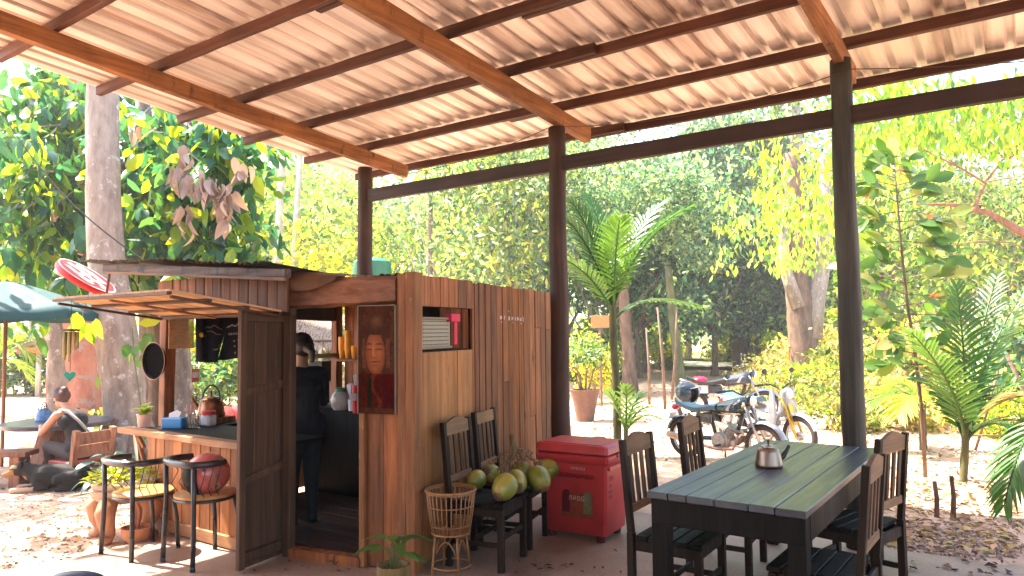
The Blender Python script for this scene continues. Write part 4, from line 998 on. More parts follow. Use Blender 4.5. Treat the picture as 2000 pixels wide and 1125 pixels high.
# cloths hanging on the open side
XB = -5.985
def onX(u, v): return PL(u, v, (XB, 0, 0), (1, 0, 0))
a0, a1 = onX(337, 622), onX(379, 672)
t = thing('bamboo_blind', 'tan bamboo blind hanging in the open side of the kiosk beside the black banner', 'blind', (XB - .03, (a0[1]+a1[1])/2, 1.77))
BL = plain('tan bamboo', (.48, .27, .11), .6, noise=.2)
for k in range(20):
    mb = MB(); mb.box((0, 0, -.012 - k*.0145), (.006, a1[1]-a0[1]+.03, .0135), ch=.002); mb.build('slat', BL, t)
def banner():
    b0, b1 = onX(378, 619), onX(470, 702); W = b1[1]-b0[1]; H = b0[2]-b1[2]; nx, nz = 120, 100; vs = []; fs = []; cols = []
    def seg(px_, pz, l):
        best = 9
        for (x0, z0), (x1, z1) in zip(l, l[1:]):
            dx, dz = x1-x0, z1-z0; tt = max(0, min(1, ((px_-x0)*dx+(pz-z0)*dz)/(dx*dx+dz*dz))); best = min(best, math.hypot(px_-x0-tt*dx, (pz-z0-tt*dz)*.9))
        return best
    L1 = [(.20, .25), (.27, .21), (.31, .24), (.38, .18), (.46, .24), (.56, .29)]; L2 = [(.24, .31), (.36, .32), (.42, .38), (.54, .40)]; L3 = [(.68, .24), (.76, .19), (.82, .22), (.88, .15), (1, .26)]
    sig = [(.19, .42 + k*.07, .018, .02) for k in range(6)] + [(.76, .40, .06, .025), (.84, .40, .08, .022), (.78, .58, .02, .02), (.86, .56, .025, .025), (.86, .68, .015, .05), (.78, .70, .015, .02), (.86, .82, .012, .06), (.78, .86, .012, .03), (.43, .72, .05, .018), (.52, .66, .02, .06)]
    for j in range(nz + 1):
        for i in range(nx + 1):
            x, z = i/nx, j/nz; c = np.array([.018, .016, .024])
            d = min(seg(x, z, L1), seg(x, z, L2)); d3 = seg(x, z, L3)
            if d < .009: c = np.array([.32, .22, .22])
            if d3 < .014: c = np.array([.60, .40, .33])
            for (sx, sz, hw, hh) in sig:
                if abs(x-sx) < hw and abs(z-sz) < hh and (math.sin(x*170) + math.sin(z*140+x*60)) > -.1: c = np.array([.50, .38, .34])
            if ((x-.10)/.045)**2 + ((z-.40)/.06)**2 < 1: c = np.array([.85, .42, .04])
            if ((x-.10)/.02)**2 + ((z-.41)/.04)**2 < 1: c = np.array([.95, .75, .25])
            split = .03*max(0, (z-.45)) * (1 if x > .64 else -1) * math.exp(-abs(x-.62)*9) * 3
            vs.append((.022*math.sin(x*17)*(.3+z) + .02*math.sin(x*7+1)*z, x*W + split*W*2.2, -z*H*(1 + .04*math.sin(x*5)))); cols.append(c)
    n1 = nx + 1; cut = int(.62*nx)
    for j in range(nz):
        for i in range(nx):
            if i == cut and j > nz*.45: continue
            fs.append((j*n1+i, (j+1)*n1+i, (j+1)*n1+i+1, j*n1+i+1))
    me = bpy.data.meshes.new('banner'); me.from_pydata(vs, [], fs); me.polygons.foreach_set('use_smooth', [True]*len(fs))
    at = me.color_attributes.new('tone', 'FLOAT_COLOR', 'POINT'); at.data.foreach_set('color', np.array([(*q, 1) for q in cols], dtype=np.float32).ravel()); me.materials.append(tonemat('printed cloth', .8))
    t = thing('black_banner', 'black split cloth banner with pale mountain drawings and a yellow lantern print', 'banner', (XB + .03, b0[1], b0[2])); inst('cloth', me, t)
    mb = MB(); mb.tube([(0, -.06, .004), (0, W + .03, .004)], .008, 8); mb.build('rod', W_OLD, t)
banner()
c0 = np.array(onX(379, 733)); t = thing('hanging_card', 'small pink card hanging on a string below the black banner', 'card', (XB + .02, c0[1], c0[2]), 0)
mb = MB(); mb.box((0, 0, 0), (.004, .075, .115), ch=.001); mb.build('card', plain('pink card', (.62, .22, .20), .6), t); mb = MB(); mb.box((.0035, 0, .005), (.002, .05, .05), ch=0); mb.build('patch', TISS, t)
mb = MB(); mb.tube([(0, 0, .055), (0, -.01, .30)], .002, 5); mb.build('string', BLACKP, t)

# ------------------------------------------------------------------ inside the kiosk
def wt(u, v, z=.898): q = G(u, v, z); return (q[0], q[1], z)
CUP_GLOW, _nt, _b = mat_new('glow tinted cups'); _b.inputs['Base Color'].default_value = (.85, .42, .07, 1); _b.inputs['Roughness'].default_value = .35; _b.inputs['Subsurface Weight'].default_value = .3; _b.inputs['Subsurface Radius'].default_value = (.05, .03, .01)  # warm light on the cups is put into their amber colour
shz = 1.328; YS = 5.06
for (u, htop, lab) in ((668, 655, 'glow tinted cup stack at the left end of the kiosk shelf'), (680, 643, 'tallest stack of glow tinted cups on the kiosk shelf'), (693, 672, 'shortest stack of glow tinted cups on the kiosk shelf'), (706, 655, 'glow tinted cup stack beside the face panel on the kiosk shelf')):
    q = PL(u, 705, (0, YS, 0), (0, 1, 0)); top = PL(u, htop, (0, YS, 0), (0, 1, 0))[2]; t = thing('cup_stack', lab, 'cups', (q[0], YS, shz), 0, 'cup stacks on the shelf')
    n = max(3, int((top - shz - .09) / .013)); 
    cm = MB(); cm.lathe([(.001, .003), (.026, .003), (.034, .085), (.037, .088), (.037, .094), (.034, .096)], 18)
    cm = cm.mesh('cup', CUP_GLOW, 'all')
    for k in range(n): inst('cup', cm, t, (random.uniform(-.0008, .0008), 0, k*.013))
q = wt(665, 800); t = thing('big_jar', 'round glass jar with a green lid on the dark work top', 'jar', q); mb = MB()
mb.lathe([(.001, 0), (.06, 0), (.085, .03), (.09, .09), (.075, .14), (.05, .165), (.001, .165)], 24); mb.build('glass', plain('cloudy glass', (.42, .40, .36), .2, noise=.25), t, smooth=True)
mb = MB(); mb.lathe([(.001, .165), (.054, .165), (.054, .19), (.03, .20), (.001, .20)], 20); mb.build('lid', plain('green lid', (.03, .16, .07), .4), t, smooth=True)
q = wt(688, 802); t = thing('white_cup', 'white plastic cup holding a paper fan of napkins on the work top', 'cup', q); mb = MB(); mb.lathe([(.001, 0), (.032, 0), (.04, .10), (.037, .10), (.03, .006), (.001, .006)], 20); mb.build('cup', TISS, t, smooth=True)
for k in range(4): mb = MB(); mb.box((-.03 + k*.012, 0, .16), (.006, .05, .16), k*.2, .001, rot_to((-.5 + k*.22, .1, 1))); mb.build('napkin', plain('grey paper', (.5, .48, .52), .8), t)
q = wt(700, 806); t = thing('straw_holder', 'bright red straw holder with straws beside the face panel', 'straw holder', q); mb = MB(); mb.lathe([(.001, 0), (.05, 0), (.055, .24), (.05, .24), (.045, .01), (.001, .01)], 20); mb.build('holder', plain('bright red plastic', (.75, .02, .04), .35), t, smooth=True)
mb = MB(); mb.box((0, -.05, .14), (.07, .012, .06)); mb.build('paper_label', plain('grey pink paper', (.6, .42, .46), .7), t)
for k in range(6): mb = MB(); mb.tube([(.015*math.cos(k), .015*math.sin(k), .02), (.04*math.cos(k), .04*math.sin(k), .33)], .004, 6); mb.build('straw', TISS, t)
q = (-5.93, 4.78, .90); t = thing('water_bottle', 'pale blue plastic water bottle on the window sill behind the standing person', 'bottle', q); mb = MB(); mb.lathe([(.001, 0), (.055, 0), (.06, .01), (.06, .17), (.045, .21), (.022, .235), (.022, .26), (.001, .26)], 20); mb.build('bottle', plain('pale blue plastic', (.45, .66, .75), .2), t, smooth=True)
q = D(626, 725, 7.1); mb = MB(); mb.box(q, (.14, .16, .2), .3); tag(mb.build('black_box', BLACKP), 'black box hanging outside the kiosk window behind the person', 'box')
mb = MB(); mb.tube([D(592, 697, 6.55), D(660, 694, 6.9)], .022, 10, wob=.03); tag(mb.build('bamboo_pole', plain('honey bamboo', (.62, .38, .12), .4), smooth='all'), 'honey coloured bamboo pole across the kiosk window', 'pole')

# ------------------------------------------------------------------ hanging and standing things on the left
t = thing('wind_chime', 'bamboo wind chime with a teal heart hanging from the raised shutter', 'wind chime', tuple(np.array(PL(140, 592, (0, 2.45, 0), (0, 1, 0)))))
BAMB = wood('bamboo tube', (.30, .24, .09), (.52, .44, .2), 'Z', grain=30)
mb = MB(); mb.tube([(0, 0, 0.02), (0, 0, -.19)], .002, 5); mb.build('string', BLACKP, t); mb = MB(); mb.lathe([(.001, -.19), (.055, -.19), (.055, -.205), (.001, -.205)], 18); mb.build('disc', W_OLD, t)
for k in range(9):
    a = 2*math.pi*k/9; mb = MB(); mb.tube([(.044*math.cos(a), .044*math.sin(a), -.21), (.044*math.cos(a), .044*math.sin(a), -.30 - .016*k)], .009, 8); mb.build('tube', BAMB, t, smooth='all')
mb = MB(); mb.tube([(0, 0, -.2), (0, 0, -.50)], .002, 5); mb.build('string', BLACKP, t)
hp = [(.016*1.9*math.sin(a)**3*1.0, .0024*(13*math.cos(a)-5*math.cos(2*a)-2*math.cos(3*a)-math.cos(4*a))*1.1) for a in np.linspace(0, 2*math.pi, 29)[:-1]]
mb = MB(); mb.prism([(x*1.25, y) for x, y in hp], .006, Matrix.Translation((0, 0, -.53)) @ Matrix.Rotation(HEAD + .3, 4, 'Z') @ Matrix.Rotation(math.pi/2, 4, 'X')); mb.build('heart', plain('teal paint', (.02, .30, .24), .5), t)

# red round sign on the end of the roof beam
sc_ = D(171, 539, 7.0); toc = Vector(_C - sc_).normalized(); pv_ = Vector(_R)*.60 + Vector(_U)*.80; pv_ = (pv_ - toc*pv_.dot(toc)).normalized(); nrm = (toc*.24 + pv_*.97).normalized()
t = thing('round_sign', 'round red and white sign tilted beside the pale tree trunk, above the shutter', 'sign', sc_); rm = rot_to(nrm); SR = 58/F*7.0
SRED = plain('sign red', (.50, .012, .018), .4, noise=.04); SWH = plain('sign white', (.62, .56, .55), .45, noise=.03)
mb = MB(); mb.lathe([(.001, -.055), (SR-.004, -.055), (SR, -.045), (SR, -.01), (SR-.004, 0), (.001, 0)], 48, (0, 0, 0), rm); mb.build('drum', SRED, t, smooth=True)
mb = MB(); mb.lathe([(SR*.93, .0015), (SR*.99, .0015), (SR*.99, .004), (SR*.93, .004)], 48, (0, 0, 0), rm); mb.build('rim', SWH, t)
cam_r = Vector(_R); ex_ = (cam_r - nrm*cam_r.dot(nrm)).normalized(); m4 = frame4((0, 0, 0), ex_, nrm.cross(ex_))
def sband(pts, w):
    mb = MB()
    for (a, b) in zip(pts, pts[1:]):
        d = Vector((b[0]-a[0], b[1]-a[1])); L = d.length; an = math.atan2(d.y, d.x)
        mb.prism(rect(L + w*.7, w), .003, m4 @ Matrix.Translation(((a[0]+b[0])/2*SR, (a[1]+b[1])/2*SR, .003)) @ Matrix.Rotation(an, 4, 'Z') @ Matrix.Scale(SR, 4))
    mb.build('white_mark', SWH, t)
for l, w_ in (([(-.62, .35), (-.2, .5), (.35, .42)], .26), ([(-.7, -.05), (-.35, .05), (.1, -.02), (.5, .06), (.72, -.05)], .22), ([(-.5, -.42), (-.05, -.5), (.45, -.42)], .24), ([(-.1, .2), (-.05, -.3)], .16), ([(.3, .25), (.32, -.2)], .13)): sband(l, w_)
mb = MB(); e0 = Vector(a) if False else Vector(D(208, 525, 6.9)); mj = Vector(_R)*.8 - Vector(_U)*.6; mj = (mj - nrm*mj.dot(nrm)).normalized(); mb.tube([mj*SR*.6 - nrm*.05, mj*SR*.95 - nrm*.07, Vector(D(214, 533, 6.75)) - Vector(sc_)], .012, 8); mb.build('bracket', W_OLD, t)
mb = MB(); qd = Vector(D(128, 519, 7.0)) - Vector(sc_); mb.lathe([(.001, -.10), (.055, -.10), (.06, -.02), (.06, .02), (.001, .03)], 20, qd, rm); mb.build('lamp_cap', SWH, t, smooth=True)

# parasol
TEAL = plain('teal canvas', (.009, .058, .060), .75, noise=.12, nscale=5)
pb = D(4, 880, 9.9); gz = gh(pb[0], pb[1]); t = thing('parasol', 'large teal canvas parasol cut by the left edge of the picture', 'parasol', (pb[0], pb[1], gz)); zt = D(4, 547, 9.9)[2] - gz; zrim = D(150, 607, 9.9)[2] - gz; RP = 1.26
mb = MB(); mb.tube([(0, 0, 0), (0, 0, zt)], .025, 10); mb.build('pole', TPOLE, t, smooth='all')
for k in range(8):
    a0, a1 = 2*math.pi*k/8 + .2, 2*math.pi*(k+1)/8 + .2; vs = []; fs = []
    for i in range(7):
        r = RP*i/6; z = zt - (zt-zrim)*(i/6)**1.15
        for j in range(7):
            a = a0 + (a1-a0)*j/6; rr = r*(1 - .06*math.sin(math.pi*j/6)); vs.append((rr*math.cos(a), rr*math.sin(a), z - .05*math.sin(math.pi*j/6)*(i/6)))
    for j in range(7):
        a = a0 + (a1-a0)*j/6; rr = RP*(1-.06*math.sin(math.pi*j/6)); vs.append((rr*math.cos(a), rr*math.sin(a), zrim - .05*math.sin(math.pi*j/6) - .10))
    for i in range(7):
        for j in range(6): fs.append((i*7+j, i*7+j+1, (i+1)*7+j+1, (i+1)*7+j))
    mb = MB(); mb.add(vs, fs); mb.build('canopy_panel', TEAL, t, smooth='all')
    mb = MB(); mb.tube([(0, 0, zt-.03), (RP*.98*math.cos(a0), RP*.98*math.sin(a0), zrim-.01)], .008, 6); mb.build('rib', TPOLE, t)

# round table, low chair, stool, kettle, pipe
STONE = plain('dark polished slab', (.13, .12, .14), .35, noise=.3, nscale=5); ROOT = wood('red brown timber', (.14, .055, .03), (.36, .16, .09), 'Z', var=.2)
DT = 9.6; tc = D(112, 822, DT); gz = gh(tc[0], tc[1]); th = tc[2] - gz
t = thing('round_table', 'round dark slab table on a timber foot where the person in black sits', 'table', (tc[0], tc[1], gz))
mb = MB(); mb.lathe([(.001, th-.07), (.55, th-.07), (.62, th-.05), (.645, th-.01), (.635, th), (.001, th)], 48); 
mb.v = [(x*(1+.03*math.sin(3*math.atan2(y, x))), y*(1+.03*math.sin(3*math.atan2(y, x))), z) for x, y, z in mb.v]; mb.build('table_top', STONE, t, smooth=True)
for k in range(4):
    a = k*math.pi/2 + .5; mb = MB(); mb.rough((.12*math.cos(a), .12*math.sin(a), th-.07), (.30*math.cos(a), .30*math.sin(a), 0), .15, .12, 6, .008); mb.build('leg', ROOT, t)
mb = MB(); mb.tube([(0, 0, 0), (0, 0, th-.08)], [.2, .16], 14, wob=.06); mb.build('pedestal', ROOT, t, smooth='all')
kp = D(86, 812, DT); kettle('blue enamel kettle with an arched handle on the round table', (kp[0], kp[1], tc[2]), HEAD + 2.6, 1.25, plain('blue enamel', (.10, .20, .36), .25, noise=.15), handle_up=True)
face = (-_r0*.88 + _f0*.47); face /= np.linalg.norm(face); frz = math.atan2(face[1], face[0]) - math.pi/2
sp_ = D(152, 830, 8.75); gz = gh(sp_[0], sp_[1])
CH = thing('low_chair', 'low timber chair with a broad board back behind the seated person', 'chair', (sp_[0], sp_[1], gz), frz)
ST_ = .29
mb = MB(); mb.box((0, 0, ST_ - .025), (.44, .42, .05), 0, .01); mb.build('seat', plain('red painted board', (.36, .06, .045), .5), CH)
for sx in (-1, 1):
    mb = MB(); mb.rough((sx*.2, -.22, 0), (sx*.22, -.34, .66), .06, .07, 6, .003, up=(0, 1, 0)); mb.build('back_post', ROOT, CH)
    mb = MB(); mb.rough((sx*.17, .14, 0), (sx*.17, .14, ST_-.05), .11, .09, 4, .004, up=(0, 1, 0)); mb.build('leg', ROOT, CH)
for (z0, z1) in ((.34, .485), (.49, .63)):
    y0 = -.235 - (z0+z1)/2*.16; mb = MB(); mb.box((0, y0 + .005, (z0+z1)/2), (.46, .03, z1-z0), 0, .008, Matrix.Rotation(math.radians(-10), 3, 'X') @ Matrix.Identity(3)); mb.build('back_board', ROOT, CH)
bt = D(18, 880, 8.6); gz = gh(bt[0], bt[1]); t = thing('stool', 'short red brown timber bench at the left edge near the lying dog', 'bench', (bt[0], bt[1], gz), HEAD + .1); h_ = bt[2]-gz
mb = MB(); mb.box((-.05, 0, h_-.03), (.62, .30, .06), 0, .008); mb.build('seat', ROOT, t)
for x in (-.26, .12):
    mb = MB(); mb.rough((x, 0, 0), (x, 0, h_-.06), .12, .24, 5, .004, up=(0, 1, 0)); mb.build('leg', ROOT, t)
mb = MB(); q0, q1 = GG(270, 925), D(262, 836, 6.75); mb.tube([q0, q1], .014, 10); tag(mb.build('steel_pipe', plain('grey galvanised pipe', (.42, .44, .45), .4, metal=.5), smooth='all'), 'thin grey pipe leaning between the tree trunk and the counter end', 'pipe')
# pedestal planter and terracotta bowl in front of the counter
CLAY = plain('whitewashed clay', (.42, .29, .21), .7, noise=.2, nscale=7, bump=.2); PW = wood('turned pale wood', (.26, .11, .055), (.44, .23, .13), 'Z')
pp = np.array(D(243, 940, 5.98)); gz = gh(pp[0], pp[1]); zr_ = pp[2]-gz; t = thing('pedestal_planter', 'curved three legged pedestal planter full of yellow green leaves', 'planter', (pp[0], pp[1], gz))
mb = MB(); mb.lathe([(.001, zr_-.15), (.17, zr_-.15), (.235, zr_-.10), (.25, zr_-.045), (.22, zr_-.035), (.235, zr_-.02), (.238, zr_), (.20, zr_), (.19, zr_-.03), (.001, zr_-.03)], 36); mb.build('bowl', CLAY, t, smooth=True)
for k in range(4):
    a = k*math.pi/2 + .55; c_, s_ = math.cos(a), math.sin(a); mb = MB(); mb.tube([(.20*c_, .20*s_, zr_-.12), (.245*c_, .245*s_, zr_-.2), (.225*c_, .225*s_, zr_-.29), (.185*c_, .185*s_, .05), (.225*c_, .225*s_, .02), (.28*c_, .28*s_, .025)], [.07, .075, .062, .044, .046, .03], 12); mb.build('leg', PW, t, smooth='all')
lmB = leaf_mesh('leaf', .052, .034, leafmat('lime leaf', .35, fixed=[(0, (.36, .34, .01)), (1, (.20, .25, .015))]), droop=.3)
for k in range(260):
    a = random.uniform(0, 6.28); r = .27*math.sqrt(random.random()); inst('leaf', lmB, t, (r*math.cos(a), r*math.sin(a), zr_ + .02 + .10*(1-(r/.3)**2) * random.uniform(.3, 1.1)), (random.uniform(-.2, .9), random.uniform(-.4, .4), a - math.pi/2 + random.uniform(-.6, .6)), random.uniform(.7, 1.3))
pp = GG(268, 1060); t = thing('terracotta_bowl', 'small terracotta bowl pot on the ground beside the chair leg', 'pot', pp); mb = MB(); mb.lathe([(.001, 0), (.065, 0), (.105, .06), (.115, .115), (.118, .125), (.105, .125), (.10, .10), (.001, .10)], 32); mb.build('bowl', TERRA, t, smooth=True)
mb = MB()
for k in range(26): a = random.uniform(0, 6.28); r = .09*math.sqrt(random.random()); mb.ell((r*math.cos(a), r*math.sin(a), .108), (.012, .010, .008), 6, 4)
mb.build('pebbles', plain('mixed pebbles', (.30, .22, .17), .8, noise=.5, nscale=40), t, smooth='all')
mb = MB(); mb.tube([(0, 0, .1), (.01, .01, .24), (-.01, .0, .30)], .012, 7, wob=.1); mb.build('stem', plain('reddish stem', (.38, .12, .06), .6), t)
# dark blue curved back at the bottom edge
q = G(150, 1121, .42); t = thing('curved_seat_back', 'dark blue rounded seat back just showing at the bottom edge', 'seat', (q[0], q[1], 0), HEAD); mb = MB()
mb.ell((0, 0, q[2] - .035), (.15, .05, .05), 24, 12); mb.build('back', plain('dark blue vinyl', (.03, .05, .11), .35), t, smooth='all'); mb = MB()
for sx in (-1, 1): mb.tube([(sx*.1, .02, q[2]-.05), (sx*.13, .05, 0)], .012, 8)
mb.build('frame', IRON, t)
# green water tank behind the kiosk
tk = D(727, 545, 15.5); t = thing('water_tank', 'green ribbed water tank showing behind the kiosk roof', 'tank', (tk[0], tk[1], gh(tk[0], tk[1]))); mb = MB(); zt = D(727, 503, 15.5)[2] - gh(tk[0], tk[1]); pr_ = [(.001, .6)]
for k in range(15): pr_.append((.40 + (.018 if k % 2 else 0), .6 + (zt-.7)*k/14))
pr_ += [(.30, zt-.03), (.12, zt), (.001, zt)]
mb.lathe(pr_, 30); mb.build('tank', plain('green tank plastic', (.008, .12, .055), .4), t, smooth=True); mb = MB()
for k in range(4): a = k*math.pi/2; mb.tube([(.33*math.cos(a), .33*math.sin(a), 0), (.33*math.cos(a), .33*math.sin(a), .6)], .04, 8)
mb.build('stand', W_OLD, t)
# ------------------------------------------------------------------ people
SKIN = plain('warm skin', (.46, .22, .14), .5, noise=.06, nscale=20); SKIN2 = plain('tan skin', (.30, .15, .085), .5, noise=.06)
DG_SC = 1.18
HAIR = plain('dark brown hair', (.018, .010, .008), .5, noise=.4, nscale=60); HAIRB = plain('reddish brown hair', (.055, .018, .014), .5, noise=.4, nscale=60)
BLKC = plain('black cotton', (.007, .007, .008), .85, noise=.2); NAVY = plain('navy cotton', (.005, .006, .012), .8, noise=.25); TROU = plain('dark brown trousers', (.045, .03, .027), .85, noise=.25)
def hand_caps(wrist, d, side, palm_n, k=1.0, curl=.5):
    """palm, four unequal bent fingers and a thumb leaving the side of the palm"""
    w = Vector(wrist); d = Vector(d).normalized(); n = Vector(palm_n); n = (n - d*n.dot(d)).normalized(); s = d.cross(n) * side
    caps = []; pe = w + d*.085*k
    for i in range(4):
        o = s*(.030 - i*.0195)*k
        caps.append((w + o*.5 + d*.01*k, pe + o, .016*k, .0125*k))
        L = (.066, .075, .070, .055)[i]*k; a = pe + o; b = a + (d*math.cos(curl*.5) - n*math.sin(curl*.5))*L*.5; c = b + (d*math.cos(curl*1.3) - n*math.sin(curl*1.3))*L*.5
        caps += [(a, b, .0098*k, .0086*k), (b, c, .0086*k, .0068*k)]
    a = w + s*.026*k + d*.025*k; b = a + (s*.75 + d*.6).normalized()*.036*k; c = b + (d*.9 + s*.2 - n*.2).normalized()*.03*k
    caps += [(a, b, .0125*k, .0105*k), (b, c, .0105*k, .008*k)]
    return caps
def head_geo(c, fwd, up, k=1.0):
    """skull, jaw, nose, brow, lips and ears about the head centre c"""
    f = Vector(fwd).normalized(); u = Vector(up); u = (u - f*u.dot(f)).normalized(); s = f.cross(u); c = Vector(c)
    P = lambda a, b, d: c + s*a*k + f*b*k + u*d*k
    rm = Matrix((s, f, u)).transposed()
    ells = [(P(0, -.012, .03), (.074*k, .094*k, .092*k), rm), (P(0, .022, -.045), (.056*k, .066*k, .07*k), rm), (P(.074, -.012, -.01), (.011*k, .02*k, .032*k), rm), (P(-.074, -.012, -.01), (.011*k, .02*k, .032*k), rm), (P(0, .078, .022), (.05*k, .014*k, .012*k), rm), (P(0, .080, -.068), (.024*k, .013*k, .009*k), rm)]
    caps = [(P(0, .080, .01), P(0, .104, -.03), .009*k, .014*k), (P(-.016, .088, -.034), P(.016, .088, -.034), .008*k, .008*k), (P(0, .062, -.105), P(0, .068, -.105), .022*k, .02*k)]
    eyes = [P(.032, .080, .0), P(-.032, .080, .0)]
    return ells, caps, eyes, P
def eyes_part(eyes, par, f):
    for e in eyes:
        mb = MB(); mb.ell(e, (.013, .008, .007), 10, 8, rot_to(f) @ Matrix.Rotation(math.pi/2, 3, 'X')); mb.build('eye', plain('dark eye', (.02, .012, .01), .2), par, smooth='all')

# woman at the round table, seen from behind
PW_ = thing('person', 'person in a black tank top with white bag strap, sitting bent over the round table', 'person', (sp_[0], sp_[1], gh(sp_[0], sp_[1])), frz)
h0 = Vector((0, .36, .985)); fdir = Vector((0.0, .86, -.50)); udir = Vector((0, .5, .86))
ells, hc, eyes, HP = head_geo(h0, fdir, udir, 1.0)
hip = Vector((0, -.06, .39)); chest = Vector((0, .10, .73)); neckb = Vector((0, .185, .86)); LS, RS = Vector((-.165, .15, .81)), Vector((.165, .15, .81))
LE, RE = Vector((-.235, .33, .60)), Vector((.225, .34, .60)); LW, RW = Vector((-.11, .55, .66)), Vector((.09, .56, .67))
body = [(hip + Vector((-.07, 0, 0)), hip + Vector((.07, 0, 0)), .105, .105), (hip, Vector((0, .02, .56)), .105, .095), (Vector((0, .02, .56)), chest, .095, .118), (chest + Vector((-.06, 0, 0)), chest + Vector((.06, 0, 0)), .10, .10), (LS + Vector((.03, 0, 0)), RS - Vector((.03, 0, 0)), .055, .055), (neckb - Vector((0, .03, .05)), h0 - udir*.06 - fdir*.02, .052, .046),
        (LS, LE, .048, .038), (LE, LW, .037, .024), (RS, RE, .048, .038), (RE, RW, .037, .024)]
body += hand_caps(LW, (.45, .8, -.1), 1, (0, 0, 1), .95, .7) + hand_caps(RW, (-.35, .85, -.05), -1, (0, 0, 1), .95, .7)
organic('body', body + hc, SKIN, PW_, .0075, 5, ells); eyes_part(eyes, PW_, fdir)
top = [(hip + Vector((-.07, 0, .02)), hip + Vector((.07, 0, .02)), .112, .112), (hip + Vector((0, 0, .03)), Vector((0, .02, .56)), .112, .104), (Vector((0, .02, .56)), chest, .104, .127), (chest + Vector((-.065, 0, 0)), chest + Vector((.065, 0, 0)), .108, .108), (Vector((-.085, .13, .79)), Vector((-.095, .15, .855)), .04, .022), (Vector((.085, .13, .79)), Vector((.095, .15, .855)), .04, .022)]
organic('tank_top', top, BLKC, PW_, .010, 5)
leg = []
for s in (-1, 1):
    kn = Vector((s*.13, .36, .43)); an = Vector((s*.12, .30, .08)); leg += [(Vector((s*.09, -.05, .37)), kn, .098, .07), (kn, an, .066, .044)]
organic('trousers', leg + [(hip + Vector((-.07, 0, -.02)), hip + Vector((.07, 0, -.02)), .115, .115)], TROU, PW_, .012, 5)
for s in (-1, 1): organic('shoe', [(Vector((s*.12, .28, .045)), Vector((s*.125, .46, .035)), .045, .036)], BLKC, PW_, .009, 3)
hr = [(HP(0, -.03, .045), HP(0, -.06, .01), .092, .085), (HP(0, -.005, .07), HP(0, .03, .075), .075, .055), (HP(0, -.10, .065), HP(0, -.125, .055), .045, .040), (HP(0, -.07, -.03), HP(0, -.06, -.06), .06, .04)]
organic('hair', hr, HAIRB, PW_, .008, 3)
mb = MB(); pts_ = [Vector((-.12, .20, .87)), Vector((-.10, .06, .86)), Vector((-.02, -.03, .74)), Vector((.07, -.095, .60)), Vector((.13, -.10, .48)), Vector((.16, -.02, .42))]
vs = []; fs = []
for i, p in enumerate(pts_):
    t_ = (pts_[min(i+1, 5)] - pts_[max(i-1, 0)]).normalized(); sd_ = t_.cross(Vector((0, -1, .3))).normalized(); out = Vector((0, -.012, .008)); vs += [p + sd_*.015 + out, p - sd_*.015 + out, p - sd_*.015, p + sd_*.015]
for i in range(5):
    for j in range(4): fs.append((i*4+j, i*4+(j+1) % 4, (i+1)*4+(j+1) % 4, (i+1)*4+j))
mb.add(vs, fs); mb.build('bag_strap', plain('pale grey strap', (.30, .29, .27), .8), PW_, smooth='all')

# person standing in the kiosk doorway
q = np.array(D(592, 700, 6.02)); f2 = -_r0*.72 + _f0*.69
PK = thing('person', 'person in dark navy clothes with hair tied back, standing inside the dark kiosk', 'person', (q[0], q[1], .0), math.atan2(f2[1], f2[0]) - math.pi/2)
H0 = Vector((0, .05, 1.455)); ells, hc, eyes, HP = head_geo(H0, (0, 1, -.22), (0, .2, 1), 1.02)
body = [(Vector((0, .0, 1.2)), Vector((0, .03, 1.40)), .055, .05), (Vector((-.06, 0, 1.12)), Vector((.06, 0, 1.12)), .10, .10)]
LS, RS = Vector((-.17, 0, 1.25)), Vector((.17, 0, 1.25)); LE, RE = Vector((-.24, .06, 1.0)), Vector((.25, .10, 1.02)); LW, RW = Vector((-.17, .28, .96)), Vector((.15, .31, 1.0))
body += [(LS, LE, .05, .04), (LE, LW, .038, .026), (RS, RE, .05, .04), (RE, RW, .038, .026)] + hand_caps(LW, (.25, .9, 0), 1, (0, 0, 1), .95) + hand_caps(RW, (-.2, .9, 0), -1, (0, 0, 1), .95)
organic('body', body + hc, SKIN2, PK, .0085, 5, ells); eyes_part(eyes, PK, Vector((0, 1, -.22)))
organic('shirt', [(Vector((-.08, 0, .84)), Vector((.08, 0, .84)), .125, .125), (Vector((0, 0, .84)), Vector((0, 0, 1.12)), .13, .135), (Vector((-.07, 0, 1.13)), Vector((.07, 0, 1.13)), .115, .115), (LS + Vector((.04, 0, 0)), RS - Vector((.04, 0, 0)), .075, .075), (LS, LE, .066, .056), (RS, RE, .066, .056)], NAVY, PK, .011, 5)
lg = []
for s in (-1, 1): lg += [(Vector((s*.085, 0, .80)), Vector((s*.09, .02, .45)), .098, .066), (Vector((s*.09, .02, .45)), Vector((s*.09, 0, .09)), .064, .046)]
organic('trousers', lg + [(Vector((-.07, 0, .82)), Vector((.07, 0, .82)), .12, .12)], BLKC, PK, .012, 5)
for s in (-1, 1): organic('shoe', [(Vector((s*.09, -.02, .04)), Vector((s*.095, .16, .032)), .042, .034)], BLKC, PK, .009, 3)
organic('hair', [(HP(0, -.035, .05), HP(0, -.06, .02), .095, .088), (HP(0, 0, .075), HP(0, .035, .07), .075, .055), (HP(0, -.11, .0), HP(0, -.17, -.045), .05, .032), (HP(0, -.17, -.045), HP(0, -.17, -.12), .032, .018)], HAIR, PK, .008, 3)

